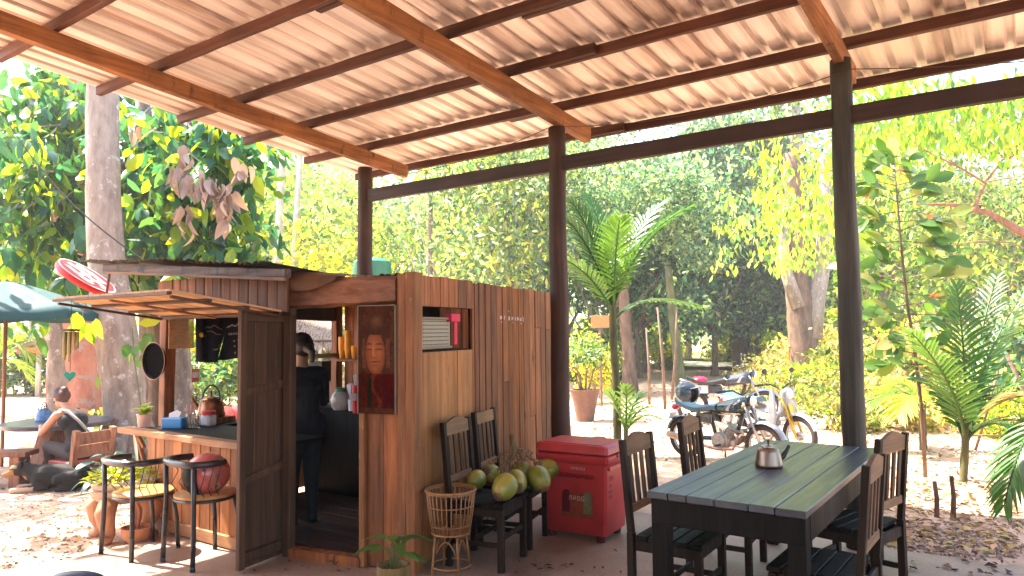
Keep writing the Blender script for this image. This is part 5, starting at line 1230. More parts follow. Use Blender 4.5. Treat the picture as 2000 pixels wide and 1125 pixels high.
# ------------------------------------------------------------------ dog
dq = GG(106, 956); DG = thing('dog', 'black dog with tan muzzle and pale paws, lying on the dirt near the round table', 'dog', (dq[0], dq[1], gh(dq[0], dq[1])))
fd = -_r0*.95 - _f0*.25; DG.scale = (DG_SC,)*3; DG.rotation_euler = (0, 0, math.atan2(fd[1], fd[0]) - math.pi/2)
def dog_paint(p):
    x, y, z = p
    if z < .055 and y > .14: return (.42, .30, .22)
    if z < .03 and y < -.02 and x > .1: return (.30, .19, .12)
    if y > .335 and z < .215: return (.24, .13, .06)
    if y > .22 and z < .15 and abs(x) < .07: return (.28, .15, .07)
    if y > .29 and .225 < z < .255 and .02 < abs(x) < .06: return (.22, .12, .05)
    return (.014, .011, .010)
dc = [((0, -.24, .11), (0, -.10, .125), .105, .115), ((0, -.10, .125), (0, .10, .135), .115, .115), ((0, .10, .14), (0, .19, .17), .105, .08), ((0, .17, .18), (0, .28, .215), .072, .062), ((0, .28, .215), (0, .33, .21), .068, .058), ((0, .33, .195), (0, .425, .165), .042, .028),
      ((.05, .28, .25), (.075, .255, .31), .026, .008), ((-.05, .28, .25), (-.075, .255, .31), .026, .008)]
for s in (-1, 1):
    dc += [((s*.075, .12, .10), (s*.095, .04, .045), .05, .034), ((s*.095, .04, .045), (s*.085, .28, .032), .034, .024), ((s*.085, .28, .03), (s*.085, .33, .026), .026, .026)]
    dc += [((s*.09, -.24, .11), (s*.15, -.07, .12), .075, .05), ((s*.15, -.07, .12), (s*.155, -.22, .04), .042, .028), ((s*.155, -.22, .035), (s*.15, -.06, .026), .027, .024)]
dc += [((0, -.33, .09), (.10, -.42, .035), .028, .024), ((.10, -.42, .035), (.22, -.40, .025), .024, .014)]
organic('body', dc, tonemat('short dog fur', .75, .25, .4, 120), DG, .009, 4, paint=dog_paint)
mb = MB(); mb.ell((0, .452, .168), (.013, .010, .010), 10, 8); mb.build('nose', BLACKP, DG, smooth='all')
for s in (-1, 1): mb = MB(); mb.ell((s*.036, .365, .222), (.008, .006, .007), 8, 6); mb.build('eye', BLACKP, DG, smooth='all')

# ------------------------------------------------------------------ motorbikes
TYRE = plain('dusty tyre rubber', (.045, .035, .03), .85, noise=.4, nscale=30); CHR = plain('bright metal', (.38, .38, .39), .35, metal=.9); ENG = plain('cast engine', (.32, .30, .28), .45, metal=.6, noise=.3, nscale=30)
BPAINT = plain('black green paint', (.012, .030, .036), .25, coat=.4, noise=.1); VSEAT = plain('blue grey vinyl', (.07, .15, .20), .45, noise=.1); SILV = plain('silver white plastic', (.36, .38, .41), .35, noise=.06); GOLDF = plain('gold fork', (.62, .40, .06), .3, metal=.6)
REDL = plain('red lamp', (.70, .01, .06), .2); PLATE = plain('white plate', (.8, .8, .8), .5, noise=.05); RUST = plain('dusty exhaust', (.36, .23, .18), .45, metal=.6, noise=.3)
def wheel(par, x, r, y=0.0, steer=0.0):
    wv = bpy.data.objects.new('wheel', None); COL.objects.link(wv); wv.parent = par; wv.location = (x, y, r); wv.rotation_euler = (math.pi/2, 0, steer)
    mb = MB(); pr_ = []
    for k in range(11): a = 2*math.pi*k/10; pr_.append((r - .045 + .042*math.cos(a), .040*math.sin(a)))
    mb.lathe(pr_, 40); mb.build('tyre', TYRE, wv, smooth='all')
    mb = MB(); mb.lathe([(r-.085, -.022), (r-.07, -.026), (r-.07, .026), (r-.085, .022), (r-.085, -.022)], 40); mb.build('rim', CHR, wv)
    mb = MB(); mb.lathe([(.001, -.05), (.05, -.05), (.06, -.02), (.06, .02), (.05, .05), (.001, .05)], 18)
    for k in range(24):
        a = 2*math.pi*k/24; b = a + (.35 if k % 2 else -.35); zz = .03 if k % 4 < 2 else -.03
        mb.tube([(.05*math.cos(b), .05*math.sin(b), zz), ((r-.075)*math.cos(a), (r-.075)*math.sin(a), 0)], .0025, 4)
    mb.build('spokes', CHR, wv); return wv
def fender(par, x, r, a0, a1, mat, wd=.055):
    mb = MB(); vs = []; fs = []
    for i in range(13):
        a = a0 + (a1-a0)*i/12
        for (dy, dr) in ((-wd, -.02), (-wd*.7, .012), (0, .02), (wd*.7, .012), (wd, -.02)): vs.append((x + (r+.02+dr)*math.cos(a), dy, r + (r+.02+dr)*math.sin(a)))
    for i in range(12):
        for j in range(4): fs.append((i*5+j, i*5+j+1, (i+1)*5+j+1, (i+1)*5+j))
    mb.add(vs, fs); return mb.build('fender', mat, par, smooth='all')
def motorbike(label, loc, rz, step=False, body=None, fork=None, seatm=None, sc=.93):
    m = thing('motorbike', label, 'motorbike', loc, rz, 'parked motorbikes'); W = .61; r = .29; body = body or BPAINT; fork = fork or CHR
    wheel(m, -W, r); wheel(m, W, r)
    fender(m, -W, r, .5, 2.9, body); fender(m, W, r, .35, 2.5, SILV if step else CHR)
    for s in (-1, 1):
        mb = MB(); mb.tube([(W, s*.075, r), (W-.16, s*.075, r+.36), (W-.25, s*.07, .84)], [.020, .022, .024], 10); mb.build('fork', fork, m, smooth='all')
        mb = MB(); mb.tube([(-W, s*.10, r), (-W+.14, s*.11, .64)], .026, 10); mb.tube([(-W+.02, s*.10, r+.05), (-W+.10, s*.11, .55)], .036, 10); mb.build('shock_absorber', CHR, m, smooth='all')
        mb = MB(); mb.tube([(-W, s*.08, r), (-.05, s*.07, .32)], .02, 8); mb.build('swing_arm', body, m, smooth='all')
        mb = MB(); mb.tube([(W-.30, s*.05, .94), (W-.31, s*.20, 1.0), (W-.40, s*.33, .99)], .012, 8); mb.tube([(W-.37, s*.28, .992), (W-.43, s*.39, .985)], .018, 8); mb.build('handlebar', BLACKP, m, smooth='all')
        mb = MB(); mb.tube([(W-.34, s*.24, .99), (W-.33, s*.28, 1.15)], .006, 6); mb.ell((W-.33, s*.29, 1.19), (.018, .055, .038), 14, 8); mb.build('mirror', BLACKP, m, smooth='all')
        mb = MB(); mb.ell((W-.20, s*.15, .80), (.03, .022, .022), 10, 8); mb.build('indicator', GOLDF, m, smooth='all')
        mb = MB(); mb.tube([(.02, s*.06, .25), (.02, s*.22, .26)], .014, 8); mb.build('foot_peg', BLACKP, m, smooth='all')
    mb = MB(); mb.ell((W-.19, 0, .87), (.07, .085, .085), 18, 12); hl = mb.build('headlight', body, m, smooth='all'); mb = MB(); mb.ell((W-.16, 0, .865), (.055, .07, .07), 18, 10); mb.build('lens', PLATE, hl, smooth='all')
    mb = MB(); mb.tube([(-W+.1, 0, .66), (W-.28, 0, .78 if not step else .55)], .03, 8); mb.tube([(W-.26, 0, .80), (.20, 0, .36)], .028, 8); mb.tube([(-.2, 0, .66), (-.1, 0, .3)], .028, 8); mb.build('frame', body, m, smooth='all')
    # seat
    vs = []; fs = []
    for i in range(11):
        t = i/10; x = -W - .10 + t*(.66); z = .79 - .05*math.sin(math.pi*min(1, t*1.1)) + .06*(1-t)**3; wd = .10 + .035*math.sin(math.pi*(.15+.7*(1-t))); h = .075
        for (y, dz) in ((-wd, -h), (-wd*1.05, -.02), (-wd*.7, 0), (0, .008), (wd*.7, 0), (wd*1.05, -.02), (wd, -h)): vs.append((x, y, z + dz))
    for i in range(10):
        for j in range(7): fs.append((i*7+j, i*7+(j+1) % 7, (i+1)*7+(j+1) % 7, (i+1)*7+j))
    fs += [tuple(range(7)), tuple(70+j for j in range(7))[::-1]]
    mb = MB(); mb.add(vs, fs); mb.build('seat', seatm or VSEAT, m, smooth=True)
    if not step:
        organic('fuel_tank', [((-.02, 0, .73), (.30, 0, .79), .095, .12), ((.02, -.05, .74), (.27, -.07, .77), .07, .085), ((.02, .05, .74), (.27, .07, .77), .07, .085)], body, m, .014, 5)
        for s in (-1, 1):
            mb = MB(); mb.prism([(-.0, -.05), (.07, .05), (.13, .06), (.09, .03), (.05, -.06)], .006, Matrix.Translation((.14, s*.157, .78)) @ Matrix.Rotation(math.pi/2, 4, 'X')); mb.build('stripe', SILV, m)
            mb = MB(); mb.box((-.22, s*.12, .60), (.24, .03, .13), 0, .02); mb.build('side_cover', body, m)
    else:
        for s in (-1, 1):
            mb = MB(); mb.prism([(-.02, .30), (.05, .34), (.10, -.05), (.03, -.32), (-.10, -.34), (-.06, .0)], .03, Matrix.Translation((W-.30, s*.20, .62)) @ Matrix.Rotation(s*.35, 4, 'Z') @ Matrix.Rotation(math.pi/2, 4, 'X')); mb.build('leg_shield', SILV, m)
            mb = MB(); mb.prism([(-.35, .12), (.25, .0), (.2, -.10), (-.2, -.04), (-.36, .04)], .03, Matrix.Translation((-.30, s*.13, .66)) @ Matrix.Rotation(math.pi/2, 4, 'X')); mb.build('side_cover', body, m)
        organic('nose_cover', [((W-.24, 0, .62), (W-.22, 0, .85), .09, .085)], SILV, m, .014, 4)
        mb = MB(); mb.box((W-.12, 0, .6), (.03, .09, .34), 0, .012, Matrix.Rotation(-.32, 3, 'Y')); mb.build('front_trim', GOLDF, m)
    mb = MB(); mb.lathe([(.001, -.11), (.10, -.11), (.115, -.09), (.115, .09), (.10, .11), (.001, .11)], 20, (-.02, 0, .30), rot_to((0, 1, 0))); mb.box((.02, 0, .32), (.26, .18, .17), 0, .03)
    mb.tube([(.10, 0, .36), (.20, 0, .50)], [.085, .075], 14)
    for k in range(6): mb.lathe([(.001, -.006), (.10, -.006), (.10, .006), (.001, .006)], 16, (.11 + .016*k, 0, .375 + .022*k), rot_to((.55, 0, .8)))
    mb.build('engine', ENG, m, smooth=True)
    mb = MB(); mb.tube([(.20, -.05, .44), (.27, -.08, .36), (.22, -.12, .22), (.0, -.14, .20), (-.25, -.15, .23)], .022, 10); mb.tube([(-.25, -.15, .23), (-.32, -.155, .25), (-.80, -.17, .33)], [.03, .048, .044], 14); mb.build('exhaust', RUST, m, smooth='all')
    mb = MB(); mb.tube([(-.05, .1, .24), (-.12, .22, .01)], .012, 8); mb.build('side_stand', BLACKP, m)
    mb = MB(); mb.ell((-W-.17, 0, .70), (.05, .075, .045), 16, 10); mb.build('tail_lamp', REDL, m, smooth='all')
    mb = MB(); mb.box((-W-.225, 0, .575), (.006, .16, .10), 0, .001, Matrix.Rotation(.3, 3, 'Y')); mb.build('number_plate', PLATE, m)
    mb = MB(); mb.tube([(-W-.02, -.12, .74), (-W-.2, -.11, .77), (-W-.2, .11, .77), (-W-.02, .12, .74)], .012, 8); mb.build('grab_rail', CHR, m, smooth='all')
    for c in m.children:
        pass
    return m
def set_scale(m, s): m.scale = (s, s, s)
a = GG(1345, 894); b = GG(1490, 915); ang = math.atan2(b[1]-a[1], b[0]-a[0]); c0 = (np.array(a)+np.array(b))/2
B1 = motorbike('black motorbike with a blue grey seat and silver stripe, nearest to the table', (c0[0], c0[1], gh(c0[0], c0[1])), ang); set_scale(B1, .9)
b2 = GG(1562, 893); h2 = -.42; B2 = motorbike('white and silver step through motorbike with a gold front, right of the black one', (b2[0] - .55*math.cos(h2), b2[1] - .55*math.sin(h2), gh(b2[0], b2[1])), h2, True, SILV, GOLDF); set_scale(B2, .92)
b3 = GG(1366, 826); h3 = .42; B3 = motorbike('dark motorbike with a red tail lamp and white plate, behind the others', (b3[0] + .5*math.cos(h3), b3[1] + .5*math.sin(h3), gh(b3[0], b3[1])), h3, False, plain('dark grey paint', (.03, .035, .045), .3), None, BLACKP); set_scale(B3, 1.0)
tl = Vector(D(1366, 743, float((Vector(b3) - Vector(_C)) @ Vector(_f0)) if False else float((np.array(b3) - _C) @ _f0)))
mb = MB(); mb.ell(tl, (.15, .13, .075), 18, 12); mb.build('tail_lamp', REDL, B3, smooth='all', world=True)
mb = MB(); mb.box(tl + Vector((.06, -.06, -.15)), (.26, .015, .14), HEAD - .1); mb.build('number_plate', PLATE, B3, world=True)
mb = MB(); mb.tube([tl + Vector((.02, .03, -.02)), tl + Vector((.12, .12, -.22))], [.07, .09], 12); mb.build('tail_cover', BLACKP, B3, smooth='all', world=True)
hq = D(1341, 784, 9.05); helmet('shiny dark grey helmet resting on the tail of the black motorbike seat', hq, HEAD - 1.9, plain('dark blue grey paint', (.05, .085, .11), .2, coat=.5), .95, deco=False)
# ------------------------------------------------------------------ vegetation helpers
BARK_PALE = None
def bark(name, dark, light, patch=None, sc=6.0, bump=.8, worn=.56):
    m, nt, b = mat_new(name); mp = mapped(nt, (sc*1.6, sc*1.6, sc*.5)); n = nd(nt, 'ShaderNodeTexNoise'); n.inputs['Scale'].default_value = 1; n.inputs['Detail'].default_value = 8; n.inputs['Roughness'].default_value = .68
    nt.links.new(mp.outputs[0], n.inputs['Vector']); r = ramp(nt, n.outputs['Fac'], [(.32, dark), (.66, light)]); out = r.outputs[0]
    if patch is not None:
        mp2 = mapped(nt, (sc*.9, sc*.9, sc*.9)); n2 = nd(nt, 'ShaderNodeTexNoise'); n2.inputs['Scale'].default_value = 1.3; n2.inputs['Detail'].default_value = 6; n2.inputs['Roughness'].default_value = .7
        nt.links.new(mp2.outputs[0], n2.inputs['Vector']); r2 = ramp(nt, n2.outputs['Fac'], [(worn, (0, 0, 0)), (worn+.06, (1, 1, 1))]); mx = nd(nt, 'ShaderNodeMix', data_type='RGBA')
        nt.links.new(r2.outputs[0], mx.inputs[0]); nt.links.new(out, mx.inputs[6]); mx.inputs[7].default_value = (*patch, 1); out = mx.outputs[2]
    nt.links.new(out, b.inputs['Base Color']); b.inputs['Roughness'].default_value = .9; b.inputs['Specular IOR Level'].default_value = .15
    bp = nd(nt, 'ShaderNodeBump'); bp.inputs['Strength'].default_value = bump; bp.inputs['Distance'].default_value = .03; nt.links.new(n.outputs['Fac'], bp.inputs['Height']); nt.links.new(bp.outputs[0], b.inputs['Normal']); return m
BK_PALE = bark('pale mottled bark', (.20, .155, .13), (.40, .33, .285), (.50, .465, .43), 6.0, .9, .58)
BK_RED = bark('reddish sunlit bark', (.27, .095, .06), (.47, .215, .145), (.30, .23, .20), 2.5)  # colour raised to stand in for light on the backlit trunk
BK_GREY = bark('grey brown bark', (.10, .075, .06), (.26, .20, .165), (.36, .31, .27), 4)
BK_BRN = bark('brown bark', (.09, .055, .038), (.24, .155, .11))
BK_WHT = bark('whitish slim bark', (.34, .30, .26), (.58, .54, .48))
LEAFC = leafmat('leaf by tone', .45, .5)
LEAFT = leafmat('thick leaf by tone', .44, .34)
def rnd_rot(n, tilt_dir, spread):
    d = np.array(tilt_dir) + rng.normal(0, spread, (n, 3)); d /= np.linalg.norm(d, axis=1)[:, None]
    r = rng.normal(0, 1, (n, 3)); s = np.cross(d, r); s /= np.linalg.norm(s, axis=1)[:, None]; return d, s, np.cross(s, d)
def tones(n, pal, jit=.22):
    pal = np.array(pal); c = pal[rng.integers(0, len(pal), n)]; return np.clip(c * (1 + rng.normal(0, jit, (n, 1))), .01, .9)
def leaves_mesh(name, P, d, s, nrm, L, W, cols, mat, fold=.12):
    n = len(P); L = L[:, None]; W = W[:, None]
    V = np.empty((n, 4, 3)); V[:, 0] = P; V[:, 1] = P + d*L*.45 + s*W*.5 + nrm*W*fold; V[:, 2] = P + d*L; V[:, 3] = P + d*L*.45 - s*W*.5 + nrm*W*fold
    return quads(name, V, cols, mat)
def quads(name, V, cols, mat):
    n = len(V); me = bpy.data.meshes.new(name); me.vertices.add(n*4); me.vertices.foreach_set('co', V.reshape(-1).astype(np.float32))
    me.loops.add(n*4); me.loops.foreach_set('vertex_index', np.arange(n*4, dtype=np.int32)); me.polygons.add(n)
    me.polygons.foreach_set('loop_start', np.arange(0, n*4, 4, dtype=np.int32)); me.polygons.foreach_set('loop_total', np.full(n, 4, dtype=np.int32)); me.update(calc_edges=True)
    at = me.color_attributes.new('tone', 'FLOAT_COLOR', 'POINT'); c = np.ones((n, 4, 4), dtype=np.float32); c[:, :, :3] = cols[:, None, :]; at.data.foreach_set('color', c.ravel())
    me.materials.append(mat); return me
CL_TONE = []
def crown_points(blobs, clumps, per, sig, shell=.55):
    CL_TONE.clear(); pts = []; vol = np.array([b[1][0]*b[1][1]*b[1][2] for b in blobs]) ** (2/3); vol /= vol.sum()
    which = rng.choice(len(blobs), clumps, p=vol)
    for w_ in which:
        c, r = blobs[w_]; v = rng.normal(0, 1, 3); v /= np.linalg.norm(v); k = shell + (1-shell)*rng.random()
        cc = np.array(c) + v*np.array(r)*k; m = max(3, int(per*rng.uniform(.5, 1.5))); CL_TONE.append(np.full(m, float(np.exp(rng.normal(0, .38))))); pts.append(cc + rng.normal(0, sig, (m, 3))*np.array([1, 1, .6]))
    return np.concatenate(pts)
def crown_mesh(name, blobs, clumps, per, sig, L, W, pal, mat=None, droop=(.2, .2, -.35), spread=.8, shell=.5, jit=.25):
    P = crown_points(blobs, clumps, per, sig, shell); n = len(P); d, s, nr = rnd_rot(n, droop, spread)
    return leaves_mesh(name, P, d, s, nr, L*rng.uniform(.6, 1.3, n), W*rng.uniform(.7, 1.3, n), np.clip(tones(n, pal, jit) * np.concatenate(CL_TONE)[:, None], .008, .6), mat or LEAFC)
P_FRESH = [(.09, .15, .02), (.14, .19, .027), (.06, .12, .025), (.19, .21, .03)]
P_YEL = [(.42, .33, .015), (.34, .30, .02), (.22, .26, .03), (.48, .36, .02)]
P_BLUE = [(.04, .09, .07), (.08, .135, .105), (.14, .19, .155), (.06, .11, .055), (.24, .27, .20), (.17, .20, .06)]
P_DARK = [(.022, .075, .058), (.04, .11, .075), (.07, .15, .10), (.16, .22, .12), (.20, .25, .17)]
P_PALE = [(.18, .21, .055), (.30, .28, .10), (.14, .19, .045), (.34, .30, .08), (.10, .16, .06)]
P_DRY = [(.36, .23, .11), (.30, .27, .08), (.24, .26, .06), (.40, .30, .15)]
def blobset(R, H, n, seed):
    r_ = random.Random(seed); out = []
    for i in range(n):
        a = r_.uniform(0, 6.28); rr = R*math.sqrt(r_.random())*.8; z = H*(.15 + .75*r_.random())
        k = r_.uniform(.28, .5)*R*(1.15 - .5*z/H); out.append(((rr*math.cos(a), rr*math.sin(a), z), (k, k, k*.7)))
    return out
CROWNS = {
 'dark': [crown_mesh('crown', blobset(3.4, 6.5, 11, 1), 330, 20, .42, .24, .11, P_DARK), crown_mesh('crown', blobset(3.0, 6.0, 10, 2), 400, 22, .42, .24, .11, P_DARK + P_BLUE)],
 'blue': [crown_mesh('crown', blobset(3.0, 7.0, 10, 3), 300, 20, .40, .20, .08, P_BLUE), crown_mesh('crown', blobset(2.8, 7.5, 9, 4), 260, 20, .42, .20, .08, P_BLUE + P_PALE)],
 'fresh': [crown_mesh('crown', blobset(3.2, 6.0, 9, 5), 240, 18, .45, .26, .11, P_FRESH), crown_mesh('crown', blobset(3.0, 6.5, 9, 6), 230, 18, .45, .26, .11, P_FRESH + P_PALE)],
 'pale': [crown_mesh('crown', blobset(3.0, 6.5, 9, 7), 210, 16, .45, .22, .09, P_PALE), crown_mesh('crown', blobset(2.8, 6.0, 8, 8), 190, 16, .45, .22, .09, P_PALE + P_FRESH)],
 'yellow': [crown_mesh('crown', blobset(1.8, 4.0, 6, 9), 120, 9, .32, .26, .14, P_YEL)],
 'dry': [crown_mesh('crown', blobset(1.4, 1.8, 6, 10), 130, 16, .25, .20, .09, P_DRY), crown_mesh('crown', blobset(1.2, 1.5, 6, 12), 120, 16, .25, .22, .10, P_DRY + P_FRESH)],
 'bush': [crown_mesh('crown', blobset(1.3, 1.5, 6, 13), 140, 18, .22, .20, .09, P_FRESH + P_YEL), crown_mesh('crown', blobset(1.3, 1.5, 6, 14), 140, 18, .22, .20, .09, P_DARK + P_FRESH)],
}
def limbs(mb, base, top, r0, R, H, n, seed, lean=0.0):
    r_ = random.Random(seed); b = Vector(base); t = Vector(top); pts_ = []
    for i in range(9):
        s = i/8; pts_.append(b.lerp(t, s) + Vector((r_.uniform(-1, 1), r_.uniform(-1, 1), 0)) * r0 * .35 * (0 < i))
    mb.tube(pts_, [r0*(1.45 if i == 0 else 1.12 if i == 1 else 1 - .055*i) for i in range(9)], 12, wob=.06)
    for k in range(n):
        a = r_.uniform(0, 6.28); s = r_.uniform(.72, 1); p = b.lerp(t, s); e = Vector((t.x + R*r_.uniform(.4, .9)*math.cos(a), t.y + R*r_.uniform(.4, .9)*math.sin(a), t.z + H*r_.uniform(.15, .7))); mid = p.lerp(e, .5) + Vector((0, 0, -.1*H*r_.random()))
        mb.tube([p, mid, e], [r0*.45, r0*.25, r0*.08], 7, wob=.06)
def tree(u, dep, trunk_h, kind, scale, label, name='tree', bk=None, r=.14, group=None, vbase=None, seed=0, nl=6, lean=(0, 0), var=None, sz=1.0):
    q = D(u, 700, dep); x, y = q[0], q[1]; z = gh(x, y); t = thing(name, label, 'tree', (x, y, z), 0, group); v = CROWNS[kind]; me = v[(seed if var is None else var) % len(v)]
    bb = 3.0 if kind not in ('dry', 'bush', 'yellow') else 1.4
    mb = MB(); limbs(mb, (0, 0, -.1), (lean[0], lean[1], trunk_h), r, bb*scale*.7, bb*2*scale, nl, seed+50); mb.build('trunk', bk or BK_BRN, t, smooth='all')
    inst('crown', me, t, (lean[0], lean[1], trunk_h - (.8*scale if kind not in ('dry', 'bush') else .1)), (0, 0, seed*1.7), (scale, scale, scale*sz)); return t
def shrub(u, v, kind, scale, label, group=None, seed=0, bk=None, name='shrub', cat='shrub'):
    q = GG(u, v); t = thing(name, label, cat, q, 0, group); mb = MB()
    for k in range(6): a = k*1.05 + seed; mb.tube([(0, 0, -.05), (.25*scale*math.cos(a), .25*scale*math.sin(a), .5*scale), (.6*scale*math.cos(a), .6*scale*math.sin(a), 1.1*scale)], [.02*scale+.006, .014*scale, .004], 6)
    mb.build('stems', bk or BK_BRN, t); me = CROWNS[kind]; inst('crown', me[seed % len(me)], t, (0, 0, 0), (0, 0, seed*1.3), scale); return t

# ------------------------------------------------------------------ the pale trunk and the large leaved tree at the left
def trunk_tree(name, label, pix, bk, dep, n=14, ground=True, sub=12, extra=None):
    """trunk given by centre and width in the photograph at one distance"""
    pts_ = [np.array(D(u, v, dep)) for (u, v, w_) in pix]; rr = [w_/2/F*dep for (u, v, w_) in pix]
    base = pts_[-1].copy(); base[2] = gh(base[0], base[1]); t = thing(name, label, 'tree', base)
    P_ = [Vector(p) - Vector(base) for p in pts_][::-1]; R_ = rr[::-1]; P_[0].z = -.05
    PP = []; RR = []
    for i in range(len(P_)-1):
        for k in range(4): s = k/4; PP.append(P_[i].lerp(P_[i+1], s) + Vector((random.uniform(-1, 1), random.uniform(-1, 1), 0))*R_[i]*.05); RR.append(R_[i]*(1-s)+R_[i+1]*s)
    PP.append(P_[-1]); RR.append(R_[-1]); mb = MB(); mb.tube(PP, RR, n+8, wob=.035)
    if extra: extra(mb, Vector(base), PP, RR)
    mb.build('trunk', bk, t, smooth='all'); return t
def roots(mb, base, PP, RR):
    for k in range(6):
        a = k*1.05 + .2; r = RR[0]; mb.tube([(r*.6*math.cos(a), r*.6*math.sin(a), .55), (r*1.15*math.cos(a), r*1.15*math.sin(a), .18), (r*1.9*math.cos(a+.1), r*1.9*math.sin(a+.1), -.04)], [r*.35, r*.32, r*.16], 10, wob=.06)
MT = trunk_tree('pale_trunk_tree', 'tall tree with a thick pale mottled trunk beside the counter end', [(196, -420, 44), (198, -150, 52), (200, 120, 57), (202, 330, 61), (207, 500, 66), (222, 620, 76), (237, 720, 78), (247, 800, 76), (252, 898, 80)], BK_PALE, 10.3, extra=roots)
mb = MB(); top = Vector(D(196, -420, 10.3)) - Vector(MT.location); limbs(mb, top - Vector((0, 0, 1)), top + Vector((0, 0, 1.5)), .14, 2.6, 3.0, 8, 5); mb.build('limbs', BK_PALE, MT, smooth='all')
inst('crown', CROWNS['fresh'][0], MT, top + Vector((-.3, 1.2, .6)), (0, 0, 1), .5)
# large leaved tree
BT = thing('large_leaved_tree', 'tree with big drooping oval leaves, green, yellow and dead brown, behind the pale trunk', 'tree', (*D(300, 700, 13.5)[:2], -.15)); b0 = Vector(BT.location)
mb = MB(); P0 = Vector((0, 0, -.05)); P1 = Vector(D(290, 480, 13.4)) - b0; P2 = Vector(D(285, 250, 13.3)) - b0; P3 = Vector(D(270, 40, 13.2)) - b0
mb.tube([P0, P1, P2, P3], [.22, .17, .13, .08], 12, wob=.05)
ends = [(60, 250, 12), (110, 400, 11.3), (310, 280, 12), (380, 330, 10.6), (20, 430, 11), (240, 420, 12.2), (440, 480, 11), (150, 200, 13), (330, 470, 11.5), (60, 330, 11), (130, 560, 11.5), (420, 290, 11)]
for (u, v, dp) in ends:
    e = Vector(D(u, v, dp)) - b0; s = P1.lerp(P2, random.random()); mid = s.lerp(e, .55) + Vector((0, 0, .35)); mb.tube([s, mid, e], [.055, .035, .012], 7, wob=.08)
mb.build('trunk', BK_GREY, BT, smooth='all')
T_GRN = [(.03, .075, .035), (.045, .10, .04), (.025, .07, .045), (.07, .13, .04), (.05, .11, .06), (.13, .19, .02)]
leaf_g = [leaf_mesh('leaf', .36, .17, leafmat('teal green broad leaf', .22, .32, fixed=[(0, (.022, .08, .062)), (.5, (.036, .11, .066)), (1, (.08, .17, .055))]), droop=.35),
          leaf_mesh('leaf', .34, .17, leafmat('sunlit yellow green broad leaf', .55, .4, fixed=[(0, (.16, .24, .015)), (1, (.30, .32, .02))]), droop=.3)]  # yellow copy of the leaf, glow of backlight put into its colour
def whorl(c, n, par, meshes, sc=1.0, prob=(.72, .28), hang=.9):
    for k in range(n):
        a = k*2.4 + random.uniform(-.4, .4); el = random.uniform(hang-.6, hang+.4); me = meshes[0] if random.random() < prob[0] else meshes[1]
        inst('leaf', me, par, c + Vector((.05*math.cos(a), .05*math.sin(a), random.uniform(-.08, .08))), (-el, random.uniform(-.3, .3), a - math.pi/2), sc*random.uniform(.75, 1.2))
cl = [(u + random.uniform(-55, 55), v + random.uniform(-60, 60), dp + random.uniform(-1.0, .6)) for (u, v, dp) in ends for _ in range(3)]
n_ind = 0
for (u, v, dp) in cl[:34]:
    n = random.randint(5, 7); 
    if n_ind + n > 205: break
    whorl(Vector(D(u, v, dp)) - b0, n, BT, leaf_g); n_ind += n
# the rest of its leaves, one mass
tv = []; W_ = [0, .8, 1, .75, 0]
blobs = [(np.array(D(u, v, dp + .7)) - np.array(b0), (1.05, 1.05, .85)) for (u, v, dp) in ends] + [(np.array((-11.0, 2.7, 4.3)) - np.array(b0), (1.1, .9, .8)), (np.array((-9.4, 2.2, 5.6)) - np.array(b0), (.9, .6, .5)), (np.array(D(40, 500, 13)) - np.array(b0), (1.0, 1.0, .8)), (np.array(D(200, 300, 14)) - np.array(b0), (1.4, 1.4, 1.2)), (np.array(D(420, 420, 13)) - np.array(b0), (1.0, 1.0, .8))]
Pp = crown_points(blobs, 640, 8, .22, .3); n = len(Pp); d, s, nr = rnd_rot(n, (0, 0, -.75), .55)
Ls = .34*rng.uniform(.7, 1.2, n)[:, None]; Ws = Ls*.48; cols = tones(n, [(.028, .09, .06), (.04, .12, .06), (.025, .085, .065), (.07, .15, .05), (.05, .13, .05), (.18, .27, .02), (.32, .34, .015)])  # the yellow tones stand in for backlit leaves
q = lambda t, w_, f: Pp + d*Ls*t + s*Ws*.5*w_ + nr*Ws*f
A = [(0, 0, 0), (.3, .85, .1), (.68, .8, .08), (1, 0, -.12), (.68, -.8, .08), (.3, -.85, .1)]
V1 = np.stack([q(*A[0]), q(*A[1]), q(*A[2]), q(.5, 0, -.02)], 1); V2 = np.stack([q(.5, 0, -.02), q(*A[2]), q(*A[3]), q(*A[4])], 1); V3 = np.stack([q(*A[0]), q(.5, 0, -.02), q(*A[4]), q(*A[5])], 1)
inst('leaves', quads('leaves', np.concatenate([V1, V2, V3]), np.concatenate([cols]*3), LEAFT), BT)['kind'] = 'stuff'
DEADL = leafmat('dry dead leaf', .18, .7, fixed=[(0, (.22, .155, .125)), (.5, (.34, .265, .225)), (1, (.18, .105, .065))], tint=(1, .85, .6))
dl_ = leaf_mesh('leaf', .32, .15, DEADL, droop=.5, fold=.45)
for (u, v, dp, n) in ((372, 300, 9.7, 7), (350, 330, 9.8, 6), (365, 355, 9.7, 9), (395, 345, 9.6, 11), (420, 365, 9.6, 12), (435, 395, 9.6, 11), (452, 375, 9.7, 5), (362, 410, 9.7, 5), (365, 440, 9.8, 4), (475, 320, 9.9, 5), (268, 250, 10.6, 3), (440, 420, 9.6, 4)):
    c = Vector(D(u, v, dp)) - b0
    for k in range(n):
        a = random.uniform(0, 6.28); o = inst('leaf', dl_, BT, c + Vector((random.uniform(-.1, .1), random.uniform(-.1, .1), random.uniform(-.1, .12))), (-random.uniform(1.1, 1.75), random.uniform(-.5, .5), a), random.uniform(.58, .92)); o['label'] = 'dead pinkish brown hanging leaf'
